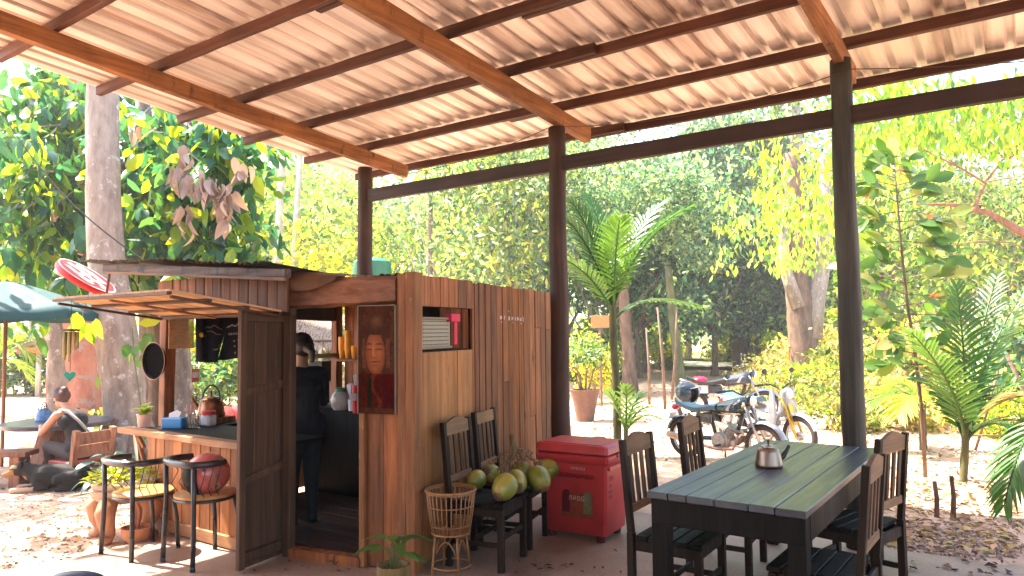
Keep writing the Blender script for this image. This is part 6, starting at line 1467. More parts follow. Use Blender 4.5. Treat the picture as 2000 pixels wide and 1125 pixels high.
# wire across the leaves down to the kiosk roof
mb = MB(); mb.tube([Vector(D(-20, 185, 9)).lerp(Vector(D(318, 533, 6.4)), i/16) - Vector((0, 0, .25*math.sin(math.pi*i/16))) for i in range(17)], .007, 6); tag(mb.build('cable', plain('matt black rubber', (.008,)*3, .9, spec=.1)), 'black cable sagging past the big leaves down to the kiosk roof', 'cable')
# reddish double trunk, trunks seen past the counter
trunk_tree('red_trunk_tree', 'huge reddish sunlit trunk far behind the person at the round table', [(170, -300, 90), (165, 100, 100), (160, 420, 104), (158, 620, 108), (160, 720, 114), (162, 800, 126)], BK_RED, 16.5)
trunk_tree('grey_trunk_tree', 'slimmer leaning grey patched trunk in front of the huge reddish one', [(60, 300, 36), (85, 480, 38), (104, 600, 40), (118, 690, 44), (124, 792, 56)], BK_GREY, 16.0)
trunk_tree('grey_trunk_tree', 'grey trunk seen through the kiosk counter opening behind the wooden post', [(352, 200, 40), (345, 480, 44), (343, 640, 46), (348, 740, 50), (352, 870, 62)], BK_GREY, 12.6)
trunk_tree('brown_trunk_tree', 'brown trunk behind the round pan left of the counter post', [(300, 420, 26), (303, 620, 28), (306, 760, 30), (305, 880, 36)], BK_BRN, 12.8)
def crown_on(t, kind, u, v, dep, sc, k=0, rot=0.0): inst('crown', CROWNS[kind][k % len(CROWNS[kind])], t, Vector(D(u, v, dep)) - Vector(t.location), (0, 0, rot), sc)
# vine on the pale trunk
VN = thing('climbing_vine', 'small vine with heart shaped leaves climbing the pale trunk', 'vine', GG(262, 905)); b1 = Vector(VN.location)
mb = MB(); mb.tube([Vector(D(u, v, 9.85)) - b1 for (u, v) in ((268, 905), (280, 830), (272, 770), (262, 700), (258, 640))], .008, 6); mb.build('stem', STEMM, VN)
vl = leaf_mesh('leaf', .17, .14, leafmat('glossy vine leaf', .3, .3, fixed=[(0, (.05, .14, .03)), (1, (.16, .24, .04))]), droop=.3)
for (u, v) in ((250, 672), (258, 690), (266, 675), (280, 665), (290, 655), (272, 700), (246, 682), (284, 690), (280, 800), (275, 815), (286, 790), (290, 830), (278, 845), (196, 735), (285, 650), (300, 668)):
    inst('leaf', vl, VN, Vector(D(u, v, 9.8)) - b1, (-random.uniform(.6, 1.5), random.uniform(-.4, .4), random.uniform(2, 5)), random.uniform(.8, 1.2))
OV = thing('leaf_spray', 'spray of big sunlit yellow green leaves hanging by the wind chime', 'branch', D(160, 630, 9.0)); 
mb = MB(); mb.tube([(.2, .1, .45), (.05, 0, .2), (0, 0, 0)], .008, 6); mb.build('twig', BK_BRN, OV)
for k in range(9): inst('leaf', leaf_g[1], OV, (random.uniform(-.12, .22), random.uniform(-.1, .1), random.uniform(-.05, .15)), (-random.uniform(.9, 1.6), random.uniform(-.4, .4), random.uniform(0, 6.28)), random.uniform(.6, .9))
# bluish leafy plant at the trunk's foot
def rosette(label, u, v, dep, L, W, n, mat, spread=.5, name='leafy_plant', up=.4, group=None):
    q = D(u, v, dep); q[2] = gh(q[0], q[1]); t = thing(name, label, 'plant', q, 0, group); me = leaf_mesh('leaf', L, W, mat, droop=.55)
    for k in range(n):
        a = k*2.4; r = spread*math.sqrt(random.random()); h = up*random.uniform(.3, 1); e = Vector((r*math.cos(a), r*math.sin(a), h)); mb = MB(); mb.tube([(0, 0, 0), e*.6 + Vector((0, 0, h*.3)), e], .008, 5); mb.build('stem', STEMM, t)
        inst('leaf', me, t, e, (random.uniform(-.5, .5), random.uniform(-.3, .3), a - math.pi/2), random.uniform(.7, 1.2))
    return t
BLG = leafmat('bluish broad leaf', .2, .35, fixed=[(0, (.012, .05, .045)), (1, (.035, .09, .07))])
rosette('bluish green broad leaved plant at the foot of the pale trunk', 212, 912, 8.4, .20, .085, 24, BLG, .28, up=.40)
rosette('small yellow green plant growing right of the reddish trunk', 196, 800, 13.0, .32, .10, 20, leafmat('yellow blade leaf', .5, fixed=[(0, (.25, .27, .03)), (1, (.36, .32, .04))]), .35, up=.55)
# ------------------------------------------------------------------ forest behind
trunk_tree('whitish_slim_tree', 'slim whitish trunk left of the shelter corner, leftmost of the pale pair', [(556, 200, 13), (550, 330, 14), (546, 430, 15), (543, 520, 16), (540, 690, 19)], BK_WHT, 24)
trunk_tree('whitish_slim_tree', 'slim whitish trunk left of the shelter corner, right one of the pale pair', [(592, 200, 10), (584, 350, 11), (578, 450, 12), (574, 520, 13), (572, 690, 16)], BK_WHT, 25)
trunk_tree('slim_grey_tree', 'thin straight grey trunk above the middle of the kiosk roof', [(842, 250, 9), (841, 400, 9), (840, 520, 10), (840, 700, 12)], BK_GREY, 24)
T4 = trunk_tree('forked_tree', 'stout pale brown forked trunk behind the motorbikes', [(1545, 300, 30), (1553, 470, 36), (1556, 560, 44), (1566, 640, 52), (1575, 735, 62)], BK_BRN, 21)
mb = MB(); b = Vector(T4.location); mb.tube([Vector(D(u, v, 21)) - b for (u, v) in ((1580, 660), (1592, 590), (1606, 520), (1612, 420), (1610, 300))], [.36, .27, .22, .18, .12], 14, wob=.05); mb.tube([Vector(D(u, v, 20.8)) - b for (u, v) in ((1560, 600), (1538, 540), (1530, 480), (1525, 380))], [.22, .18, .15, .1], 12, wob=.05); mb.build('fork', BK_PALE, T4, smooth='all')
crown_on(T4, 'fresh', 1560, 200, 21, .9, 0)
T5 = trunk_tree('tall_grey_tree', 'tall grey trunk high behind the forked tree, left one of the two', [(1512, 150, 22), (1520, 300, 24), (1526, 400, 26), (1530, 700, 30)], BK_GREY, 30); crown_on(T5, 'blue', 1500, 60, 30, 1.2, 1)
T6 = trunk_tree('tall_grey_tree', 'tall grey trunk high behind the forked tree, right one of the two', [(1546, 150, 24), (1556, 300, 26), (1562, 400, 28), (1570, 700, 32)], BK_PALE, 29); crown_on(T6, 'pale', 1580, 40, 29, 1.2, 1)
T7 = trunk_tree('leaning_dark_tree', 'dark leaning trunk under the dense green crown behind the road', [(1425, 420, 30), (1436, 560, 34), (1444, 640, 36), (1454, 712, 44)], BK_BRN, 31); crown_on(T7, 'dark', 1380, 600, 31, 1.35, 0); crown_on(T7, 'dark', 1430, 470, 31.5, 1.1, 1, 2)
T8 = trunk_tree('small_trunk_tree', 'brown conical trunk right of the tall palm stem', [(1215, 520, 18), (1222, 640, 22), (1228, 700, 25), (1232, 756, 32)], BK_BRN, 20); crown_on(T8, 'blue', 1190, 540, 20.5, .75, 0)
T9 = trunk_tree('leaning_slim_tree', 'slim leaning mossy trunk behind the rear motorbike', [(1305, 520, 14), (1316, 640, 17), (1324, 700, 19), (1332, 752, 22)], bark('mossy bark', (.07, .08, .035), (.17, .17, .08)), 20); crown_on(T9, 'dark', 1290, 560, 20.5, .62, 1)
for i, (u0, u1, vt, vb, dp, lab) in enumerate(((1284, 1299, 600, 792, 15.3, 'thin bare sapling pole between the palm and the bikes'), (1262, 1268, 640, 775, 16.5, 'very thin bare stake left of the sapling pole'), (1322, 1312, 600, 770, 17.5, 'thin forked stake just left of the leaning trunk'), (1668, 1664, 690, 790, 14, 'thin reddish sapling stem left of the right hand post'))):
    q0 = Vector(D(u0, vt, dp)); q1 = D(u1, vb, dp); q1[2] = gh(q1[0], q1[1]); q1 = Vector(q1); t = thing('sapling', lab, 'sapling', q1); mb = MB(); mb.tube([Vector((0, 0, 0)), (q0-q1)*.5 + Vector((.03, 0, 0)), q0 - q1], [.035, .03, .018], 7, wob=.06); mb.build('stem', BK_BRN, t, smooth='all')
YT = tree(625, 24, 3.0, 'yellow', 1.05, 'small tree of bright yellow leaves just left of the shelter corner post', 'yellow_tree', BK_WHT, .07, seed=2, sz=.9)
tree(1160, 17.5, .5, 'yellow', .42, 'low yellow leaved bush behind the tall palm', 'yellow_bush', BK_BRN, .04, seed=3)
# rows of trees, mixed; those nobody could tell apart share a label
KA = {'pale': 'pale yellowish', 'fresh': 'fresh green', 'blue': 'blue green', 'dark': 'dense dark green', 'dry': 'dry yellowish', 'bush': 'green'}
ZG = {'l': ('forest tree between the big leaves and the corner post', 'trees left of the corner post'), 'm': ('forest tree above the kiosk roof', 'trees above the kiosk'), 'r': ('forest tree between the middle and right posts', 'trees between the right posts'), 'f': ('forest tree right of the right hand post', 'trees right of the last post')}
rows = [(-60, 30, 'pale', 'l'), (60, 34, 'fresh', 'l'), (440, 27, 'fresh', 'l'), (500, 32, 'blue', 'l'), (560, 38, 'pale', 'l'), (640, 30, 'blue', 'l'), (690, 36, 'fresh', 'l'), (520, 28, 'pale', 'l'), (600, 34, 'fresh', 'l'),
        (760, 26, 'pale', 'm'), (830, 34, 'blue', 'm'), (900, 24, 'blue', 'm'), (960, 28, 'blue', 'm'), (1020, 22, 'blue', 'm'), (1060, 30, 'blue', 'm'), (780, 40, 'fresh', 'm'), (930, 40, 'pale', 'm'),
        (1180, 27, 'dark', 'r'), (1240, 38, 'dark', 'r'), (1260, 30, 'dark', 'r'), (1345, 40, 'pale', 'r'), (1450, 37, 'blue', 'r'), (1490, 44, 'pale', 'r'), (1540, 38, 'fresh', 'r'), (1600, 34, 'pale', 'r'), (1630, 42, 'fresh', 'r'),
        (1720, 36, 'pale', 'f'), (1780, 28, 'fresh', 'f'), (1850, 38, 'pale', 'f'), (1900, 30, 'pale', 'f'), (1960, 36, 'fresh', 'f'), (2050, 30, 'pale', 'f'), (1690, 46, 'pale', 'f'), (2130, 38, 'fresh', 'f'), (1730, 25, 'fresh', 'f'), (1830, 33, 'blue', 'f'), (1930, 42, 'blue', 'f'), (1990, 27, 'pale', 'f'), (1570, 30, 'blue', 'r'), (1300, 33, 'fresh', 'r'), (1110, 31, 'dark', 'r')]
for i, (u, dp, kd, zg) in enumerate(rows):
    lab, gr = ZG[zg]; sc = random.uniform(1.0, 1.35)
    tree(u, dp, random.uniform(1.6, 3.0) if zg in 'rm' else random.uniform(2.4, 4.0), kd, sc, KA[kd] + ' ' + lab, 'forest_tree', [BK_BRN, BK_GREY, BK_PALE][i % 3], random.uniform(.12, .22), gr, seed=i, sz=random.uniform(1.0, 1.25))
for i, (u, dp, sc) in enumerate(((1245, 27, 1.1), (1395, 27.5, 1.15), (1480, 32, 1.0))):
    tree(u, dp, 1.9, 'dark', sc, KA['dark'] + ' ' + ZG['r'][0], 'forest_tree', BK_BRN, .14, ZG['r'][1], seed=70+i, sz=.95)
for i, (u, v) in enumerate(((1010, 722), (1060, 718), (1130, 720), (1180, 712), (1240, 716), (1290, 705), (1440, 712), (1480, 716), (1530, 712), (1580, 718), (1630, 714), (1690, 712))):
    shrub(u, v, 'bush', random.uniform(1.1, 1.7), 'low green shrub in the far line along the road', 'shrubs lining the far road', 2*i)
# understory shrubs
SHB = [(520, 735, 'bush', 1.3), (600, 740, 'bush', 1.2), (700, 742, 'dry', 1.3), (60, 768, 'bush', 1.1), (-40, 770, 'bush', 1.3), (400, 800, 'bush', .9), (440, 770, 'bush', 1.4), (365, 790, 'bush', .8), (1000, 730, 'bush', 1.4), (1120, 742, 'dry', 1.1), (1290, 722, 'bush', .8), (1180, 745, 'bush', 1.1)]
for i, (u, v, kd, sc) in enumerate(SHB): shrub(u, v, kd, sc, ('low ' + KA[kd] + ' shrub at the forest edge behind the kiosk and table') if u < 1000 else ('low ' + KA[kd] + ' shrub at the forest edge behind the palm'), 'forest edge shrubs left' if u < 1000 else 'forest edge shrubs middle', i)
for i, (u, v, kd, sc) in enumerate([(1500, 775, 'dry', .62), (1545, 790, 'dry', .6), (1590, 785, 'bush', .6), (1625, 800, 'dry', .62), (1610, 750, 'dry', 1.0), (1690, 770, 'dry', 1.0), (1730, 835, 'dry', .55), (1850, 830, 'dry', .6), (1950, 850, 'bush', .45), (1640, 840, 'dry', .45), (1540, 742, 'bush', 1.0), (1760, 765, 'dry', 1.1), (1830, 775, 'dry', 1.0), (1900, 760, 'dry', 1.3), (1985, 770, 'dry', 1.2), (2050, 790, 'bush', 1.1), (1700, 735, 'bush', 1.6), (1800, 725, 'dry', 1.8), (1940, 725, 'bush', 1.8)]):
    shrub(u, v, kd, sc, KA[kd] + ' shrub in the tangle right of the parked bikes', 'dry shrubs right of the bikes', i)
# far wall of forest that reads as one mass
nc = 1500; per = 15; uu = np.repeat(rng.uniform(-250, 2250, nc), per); dd_ = np.repeat(rng.uniform(46, 85, nc), per); n = nc*per
hh = np.repeat(rng.random(nc)**.8, per) * (12 + 6*np.sin(uu*.013) + 3*np.sin(uu*.05)); tn = np.repeat(np.exp(rng.normal(0, .5, nc)), per)
dirx = np.outer(np.ones(n), _f0) + np.outer((uu-CX)/F, _r0); Pf = dirx*dd_[:, None]; Pf[:, 2] = hh; Pf += rng.normal(0, 1, (n, 3))*np.array([.9, .9, .55])
d, s, nr = rnd_rot(n, (0, 0, -.3), .8); c = np.clip(tones(n, P_PALE + P_BLUE + P_BLUE + P_DARK, .25)*tn[:, None], .01, .6)
tag(inst('far_forest', leaves_mesh('far_forest', Pf, d, s, nr, rng.uniform(.4, .9, n), rng.uniform(.25, .5, n), c, LEAFC), None), kind='stuff')

# bright drooping foliage and reddish branch at upper right
RB_ = thing('overhanging_branch_tree', 'bare reddish branches with bunches of drooping lime leaves at the upper right', 'tree', (*D(2090, 700, 13)[:2], -.1)); b = Vector(RB_.location); mb = MB()
BKR = bark('reddish branch bark', (.16, .075, .05), (.32, .17, .115))
J = lambda u, v, dp=13.0: Vector(D(u, v, dp)) - b
mb.tube([Vector((0, 0, -.05)), J(2085, 620), J(2060, 520), J(2000, 455), J(1930, 415), J(1860, 400), J(1790, 398)], [.14, .12, .10, .075, .05, .035, .015], 12, wob=.06)
for l, r0 in (([(1900, 412), (1925, 355), (1960, 310), (2010, 265)], .035), ([(1925, 358), (1880, 330), (1800, 290), (1760, 255)], .022), ([(1960, 312), (1990, 300), (2030, 300)], .02), ([(1880, 330), (1850, 310), (1820, 330)], .012), ([(2010, 265), (1960, 230), (1900, 200)], .018), ([(2030, 500), (1980, 475), (1920, 470), (1850, 480)], .02), ([(1800, 292), (1750, 300), (1690, 330)], .012), ([(1960, 310), (1930, 270), (1850, 230)], .015), ([(1925, 355), (1990, 345), (2030, 330)], .014)):
    mb.tube([J(u, v, 13 + random.uniform(-.3, .3)) for u, v in l], [r0*(1 - .7*i/(len(l)-1)) for i in range(len(l))], 7, wob=.08)
mb.build('branches', BKR, RB_, smooth='all')
def hanging(us, vs_, dps, clumps, per, L, W, pal, sig=(.16, .16, .12)):
    Pp = []
    for _ in range(clumps):
        c = np.array(D(random.uniform(*us), random.uniform(*vs_), random.uniform(*dps))); Pp.append(c + rng.normal(0, 1, (per, 3))*np.array(sig))
    Pp = np.concatenate(Pp) - np.array(b); n = len(Pp); d, s, nr = rnd_rot(n, (0, 0, -1), .35); return leaves_mesh('crown', Pp, d, s, nr, L*rng.uniform(.7, 1.2, n), W*rng.uniform(.7, 1.2, n), tones(n, pal), LEAFC)
LIME = [(.14, .24, .02), (.20, .30, .025), (.10, .20, .03), (.30, .33, .04)]
inst('crown', hanging((1660, 2080), (150, 290), (12, 15), 240, 11, .22, .085, LIME), RB_); inst('crown', hanging((1480, 1760), (230, 430), (13.5, 17), 90, 9, .22, .09, LIME + P_YEL[:2]), RB_)
inst('crown', hanging((1400, 1660), (380, 520), (14, 18), 80, 9, .2, .09, LIME + P_PALE), RB_); inst('crown', hanging((1650, 2050), (290, 520), (13, 17), 60, 7, .16, .07, P_PALE + P_FRESH), RB_)
mb = MB()
for k in range(60):
    u, v = random.uniform(1660, 2040), random.uniform(260, 620); dp = random.uniform(13, 17); p = J(u, v, dp); d0 = Vector((random.uniform(-1, 1), random.uniform(-1, 1), random.uniform(-.4, .6))).normalized(); L = random.uniform(.5, 1.6)
    mb.tube([p, p + d0*L*.5 + Vector((0, 0, .05)), p + d0*L], [.009, .006, .003], 4)
mb.build('twigs', BKR, RB_)['kind'] = 'stuff'

# ------------------------------------------------------------------ palms
PALMM = leafmat('palm leaflet', .32, .38, fixed=[(0, (.02, .07, .016)), (.6, (.04, .105, .022)), (1, (.085, .15, .03))]); PALMY = leafmat('yellowish palm leaflet', .42, .42, fixed=[(0, (.10, .18, .02)), (1, (.22, .25, .03))]); PALMB = leafmat('dry palm leaflet', .2, .7, fixed=[(0, (.28, .17, .07)), (1, (.2, .16, .06))])
def frond(par, base, ctrl, tip, L, mat, n=26, start=.14, wid=.035, ang=.95, sag=.30, side=None, name='frond'):
    base, ctrl, tip = Vector(base), Vector(ctrl), Vector(tip); mb = MB(); bez = lambda t: base*(1-t)**2 + ctrl*2*t*(1-t) + tip*t*t
    mb.tube([bez(i/12) for i in range(13)], [.016*(1-.8*i/12) + .003 for i in range(13)], 6)
    for i in range(n):
        t = start + (1-start)*i/(n-1); p = bez(t); tg = (bez(min(1, t+.03)) - bez(max(0, t-.03))).normalized(); sd = tg.cross(Vector((0, 0, 1)) if side is None else Vector(side))
        if sd.length < .05: sd = Vector((1, 0, 0))
        sd.normalize(); nm = sd.cross(tg).normalized()
        ll = L * (math.sin(math.pi*(.14 + .80*(t-start)/(1-start))) ** .6) * random.uniform(.9, 1.08)
        for sg in (-1, 1):
            a = ang * (1 - .45*t) + random.uniform(-.06, .06); d = (tg*math.cos(a) + sd*sg*math.sin(a) + nm*random.uniform(.08, .26)).normalized(); pts_ = []; wv = tg.cross(d)
            cr = d.cross(nm).normalized()
            vs = []
            for k, (tt, ww) in enumerate(((0, .25), (.3, 1), (.65, .85), (1, .03))):
                c = p + d*ll*tt - Vector((0, 0, 1))*sag*ll*tt*tt; vs += [c - cr*wid*ww*.5, c + nm*wid*ww*.12*0 - nm*wid*.18*ww, c + cr*wid*ww*.5]
            fs = []
            for k in range(3):
                for j in range(2): fs.append((k*3+j, k*3+j+1, (k+1)*3+j+1, (k+1)*3+j))
            mb.add(vs, fs)
    return mb.build(name, mat, par, smooth='all')
def pix_palm(label, stem, dep, fronds, rs=(.055, .04), mat=None, L=.4, bk=None, name='palm', ground=True, stem_col=None):
    q = np.array(D(*stem[0], dep)); 
    if ground: q[2] = gh(q[0], q[1])
    t = thing(name, label, 'palm', q); b = Vector(q); P_ = [Vector((0, 0, -.03))] + [Vector(D(u, v, dep)) - b for (u, v) in stem[1:]]
    mb = MB(); PP = []
    for i in range(len(P_)-1):
        for k in range(6): PP.append(P_[i].lerp(P_[i+1], k/6))
    PP.append(P_[-1]); mb.tube(PP, [rs[0] + (rs[1]-rs[0])*i/(len(PP)-1) + (.004 if i % 3 == 0 else 0) for i in range(len(PP))], 10); mb.build('trunk', bk or bark('palm stem', (.05, .055, .025), (.14, .13, .06)), t, smooth='all')
    top = P_[-1]
    for f in fronds:
        (u0, v0, e0), (u1, v1, e1), (u2, v2, e2) = f[0], f[1], f[2]; mt = f[3] if len(f) > 3 else (mat or PALMM); LL = f[4] if len(f) > 4 else L; nn = f[5] if len(f) > 5 else 26
        frond(t, Vector(D(u0, v0, dep+e0)) - b, Vector(D(u1, v1, dep+e1)) - b, Vector(D(u2, v2, dep+e2)) - b, LL, mt, nn)
    return t
PD = 9.0
pix_palm('tall slender palm with upright feathery fronds between the middle post and the bikes', [(1206, 855), (1204, 760), (1197, 650), (1197, 590)], 9.6, [
    ((1197, 600, 0), (1175, 480, 0), (1118, 395, -.2)), ((1197, 595, 0), (1190, 470, .1), (1150, 385, .3)), ((1200, 600, 0), (1215, 470, -.1), (1345, 405, -.3)), ((1200, 595, 0), (1225, 440, .5), (1300, 392, .7), leafmat('bright palm leaflet', .2, .28, fixed=[(0, (.08, .14, .09)), (1, (.14, .20, .14))])),
    ((1197, 610, 0), (1150, 520, -.3), (1085, 500, -.5)), ((1197, 615, 0), (1165, 540, .2), (1100, 540, .3)), ((1200, 625, 0), (1250, 560, .2), (1370, 600, .4), PALMM, .34), ((1199, 610, 0), (1160, 480, -.2), (1108, 430, -.3)), ((1199, 600, 0), (1200, 500, -.4), (1210, 430, -.6)), ((1197, 600, 0), (1185, 500, .5), (1130, 455, .8)), ((1199, 600, 0), (1225, 500, -.2), (1300, 440, -.3))], (.055, .045), L=.46)
tuft = leafmat('blade leaf', .35, .4, fixed=[(0, (.06, .15, .03)), (1, (.15, .22, .06))])
pix_palm('small bushy palm seedling behind the red cooler', [(1222, 850), (1222, 838)], 9.4, [((1222, 842, 0), (1205, 790, 0), (1190, 765, -.1), tuft, .26, 9), ((1222, 842, 0), (1235, 780, .1), (1255, 770, .2), tuft, .26, 9), ((1222, 842, 0), (1225, 780, -.1), (1222, 755, -.2), tuft, .24, 8), ((1222, 842, 0), (1250, 800, -.2), (1285, 815, -.3), tuft, .24, 8), ((1222, 842, 0), (1245, 790, .2), (1275, 795, .2), tuft, .24, 8)], (.03, .03), name='palm_seedling')
pix_palm('right hand palm with broad dark fronds rising over the dry ground', [(1878, 895), (1886, 850), (1890, 820)], 7.6, [((1885, 870, 0), (1890, 700, 0), (1868, 560, .1)), ((1885, 870, 0), (1900, 720, .1), (2000, 570, .3)), ((1888, 860, 0), (1925, 740, -.1), (2060, 730, -.2)), ((1885, 860, 0), (1870, 740, -.2), (1780, 650, -.4)), ((1885, 865, 0), (1900, 690, .3), (1945, 545, .6)), ((1885, 865, 0), (1850, 760, .2), (1795, 745, .3)), ((1888, 860, 0), (1930, 800, -.2), (1990, 850, -.4))], (.04, .035), L=.44)
pix_palm('low palm of yellow green arching fronds right of the right hand post', [(1800, 800), (1800, 790)], 10.0, [((1800, 795, 0), (1760, 735, 0), (1700, 790, -.1), PALMY), ((1800, 795, 0), (1775, 730, .2), (1735, 760, .3), PALMY), ((1800, 795, 0), (1820, 740, -.2), (1860, 790, -.2), PALMY), ((1800, 795, 0), (1780, 745, -.4), (1755, 810, -.6), PALMY)], (.05, .05), L=.42)
pix_palm('drooping palm frond plant cut by the right edge at the bottom', [(2080, 980), (2075, 860), (2060, 800)], 6.2, [((2060, 810, 0), (2000, 810, 0), (1962, 985, -.1), PALMM, .36), ((2060, 810, 0), (2010, 790, .2), (1985, 900, .3), PALMM, .36), ((2060, 810, 0), (2020, 740, .2), (1930, 800, .4), PALMB, .3), ((2060, 805, 0), (2080, 740, 0), (2160, 800, .1), PALMM, .36), ((2060, 805, 0), (2060, 720, .2), (2100, 690, .3), PALMM, .36)], (.05, .04))
pix_palm('sunlit feathery palm at the left edge behind the parasol pole', [(-10, 790), (-8, 740), (-5, 700)], 16, [((-5, 710, 0), (20, 640, 0), (62, 700, -.1), PALMY, .6), ((-5, 710, 0), (10, 620, .2), (50, 650, .3), PALMY, .6), ((-5, 710, 0), (-20, 620, .2), (-60, 680, .3), PALMY, .6), ((-5, 710, 0), (30, 690, .4), (58, 740, .6), PALMY, .5), ((-5, 710, 0), (0, 620, .2), (10, 590, .3), PALMY, .5)], (.1, .09))
# tall sapling with paired oval leaves
TS = thing('tall_sapling', 'tall thin sapling with pairs of oval green leaves right of the right hand post', 'sapling', (*D(1806, 895, 8.0)[:2], -.05)); b = Vector(TS.location); S = [(1806, 895), (1800, 800), (1787, 690), (1772, 590), (1760, 480), (1752, 380), (1746, 305)]
S3 = [Vector(D(u, v, 8.0)) - b for u, v in S]; S3[0].z = -.03; mb = MB(); mb.tube(S3, [.022, .020, .018, .015, .012, .009, .005], 8, wob=.05); mb.build('stem', BK_BRN, TS, smooth='all')
OBL = leafmat('oval sapling leaf', .28, .35, fixed=[(0, (.05, .12, .02)), (.55, (.09, .16, .03)), (.8, (.17, .20, .05)), (1, (.24, .22, .08))]); ol = leaf_mesh('leaf', .24, .115, OBL, droop=.18, tipw=1.1); rl = leaf_mesh('leaf', .20, .08, leafmat('orange dead leaf', .3, fixed=[(0, (.55, .12, .02)), (1, (.5, .16, .03))]), droop=.4)
def facing(o, y, n):
    y = Vector(y).normalized(); x = y.cross(Vector(n)); x.normalize(); z = x.cross(y); o.rotation_euler = Matrix((x, y, z)).transposed().to_euler()
tw = MB(); camd = Vector((_r0[0], _r0[1], 0))
for k in range(23):
    s = .30 + .70*k/22; x = s*(len(S3)-1); i = min(int(x), len(S3)-2); p = S3[i].lerp(S3[i+1], x-i); bl = (.50*math.sin(math.pi*min(.94, (1-s)*1.1+.10))+.08) * random.uniform(.75, 1.15)
    for sg in (-1, 1):
        a = random.uniform(-.7, .7); d = (Vector((_r0[0]*math.cos(a) - _r0[1]*math.sin(a), _r0[0]*math.sin(a) + _r0[1]*math.cos(a), 0))*sg + Vector((0, 0, random.uniform(-.25, .45)))).normalized(); e = p + d*bl; tw.tube([p, p.lerp(e, .5) + Vector((0, 0, .02)), e], [.006, .004, .003], 5)
        for m in range(5 if bl > .3 else 3 if bl > .15 else 2):
            q = p.lerp(e, .35 + .65*m/(5 if bl > .3 else 3)); ya = math.atan2(d.y, d.x) - math.pi/2 + (random.uniform(.3, 1.0) if m % 2 else -random.uniform(.3, 1.0))*(m < 4)
            dl = (d*math.cos(.9) + Vector((0, 0, random.uniform(-.8, .9)))*.9 + Vector(_f0)*random.uniform(-.3, .3)).normalized() if m < 4 else d
            facing(inst('leaf', ol if random.random() > .012 else rl, TS, q, (0, 0, 0), random.uniform(.7, 1.15)), dl, Vector(-_f0) + Vector((random.uniform(-.8, .8), random.uniform(-.8, .8), random.uniform(.1, 1.3))))
tw.build('twigs', BK_BRN, TS)['kind'] = 'stuff'
inst('leaf', ol, TS, S3[-1], (1.25, 0, .3), 1.2); inst('leaf', ol, TS, S3[-1] + Vector((0, 0, -.1)), (1.1, .3, 2.6), 1.2)
inst('leaf', rl, TS, Vector(D(1743, 480, 7.9)) - b, (-.5, 0, 2.2), 1.0); inst('leaf', rl, TS, Vector(D(1718, 660, 7.9)) - b, (-.9, 0, 2.0), 1.0)
# shrub in a large pot and cut logs behind the cooler
q = GG(1143, 822); t = thing('potted_shrub', 'twiggy shrub in a big pinkish pot just right of the middle post', 'plant', q); b = Vector(q); mb = MB(); zp = .55
mb.lathe([(.001, 0), (.16, 0), (.22, zp*.6), (.26, zp), (.28, zp+.03), (.24, zp+.03), (.22, zp-.05), (.001, zp-.05)], 28); mb.build('pot', plain('pinkish pot', (.15, .08, .055), .8, noise=.2, bump=.2), t, smooth=True); mb = MB()
for k in range(11):
    a = k*.9; p0 = Vector((.05*math.cos(a), .05*math.sin(a), zp-.05)); p1 = Vector((.18*math.cos(a), .18*math.sin(a), zp+.35)); p2 = Vector((.42*math.cos(a+.3), .42*math.sin(a+.3), zp+random.uniform(.5, .9))); mb.tube([p0, p1, p2], [.018, .012, .005], 6, wob=.1)
mb.build('stems', BK_BRN, t); inst('crown', crown_mesh('crown', [((0, 0, zp+.75), (.5, .5, .28))], 60, 12, .09, .10, .05, P_DARK + P_FRESH), t)
for i, (u, v, hgt, lab) in enumerate(((1152, 850, .36, 'short cut log stump behind the cooler, paler one with a sawn face'), (1165, 848, .42, 'short dark cut log leaning behind the cooler'))):
    q = D(u, v, 8.2); q[2] = gh(q[0], q[1]); t = thing('log_stump', lab, 'log', q); mb = MB(); mb.tube([(0, 0, 0), (.04*i, 0, hgt)], [.085, .08], 14, wob=.06); mb.build('bark', BK_BRN if i else W_RAIL, t, smooth=True)
# poles and dry sticks at right
for i, (a, c, dp, r) in enumerate((((1965, 690), (2060, 900), 8.5, .022), ((1880, 890), (1925, 760), 8.6, .018), ((1905, 880), (1950, 720), 9.2, .018), ((1890, 850), (2020, 855), 8.8, .012), ((1830, 1010), (1825, 940), 6.2, .022), ((1862, 1015), (1858, 930), 6.25, .022), ((1972, 1040), (1975, 900), 6.3, .02))):
    p0, p1 = D(*a, dp), D(*c, dp)
    for p in (p0, p1):
        p[2] = max(p[2], gh(p[0], p[1]))
    mb = MB(); mb.tube([p0, (np.array(p0)+np.array(p1))/2 + np.array([.01, 0, .01]), p1], [r, r*.9, r*.8], 7, wob=.06); tag(mb.build('stick', BK_BRN, smooth='all'), ['dark pole leaning across the top of the right palm stem', 'thin stick leaning left under the right hand palm', 'thin brown stick leaning up beside the right hand palm', 'thin rail lying level beyond the right hand palm', 'short upright stake near the concrete edge, left of the pair', 'short upright stake near the concrete edge, right of the pair', 'thicker upright stake near the right edge of the picture'][i], 'stick')
# tangle of dead branches right of the bikes
mb = MB()
for k in range(46):
    u, v = random.uniform(1500, 1980), random.uniform(745, 835); q = GG(u, v); p = Vector(q); a = random.uniform(0, 3.14); L = random.uniform(.6, 1.8); d0 = Vector((math.cos(a), math.sin(a), random.uniform(0, .35))); mb.tube([p, p + d0*L*.5 + Vector((0, 0, .08)), p + d0*L], [.03, .022, .01], 6, wob=.1)
tag(mb.build('dead_branches', bark('bleached dead wood', (.30, .24, .20), (.55, .48, .42))), kind='stuff')

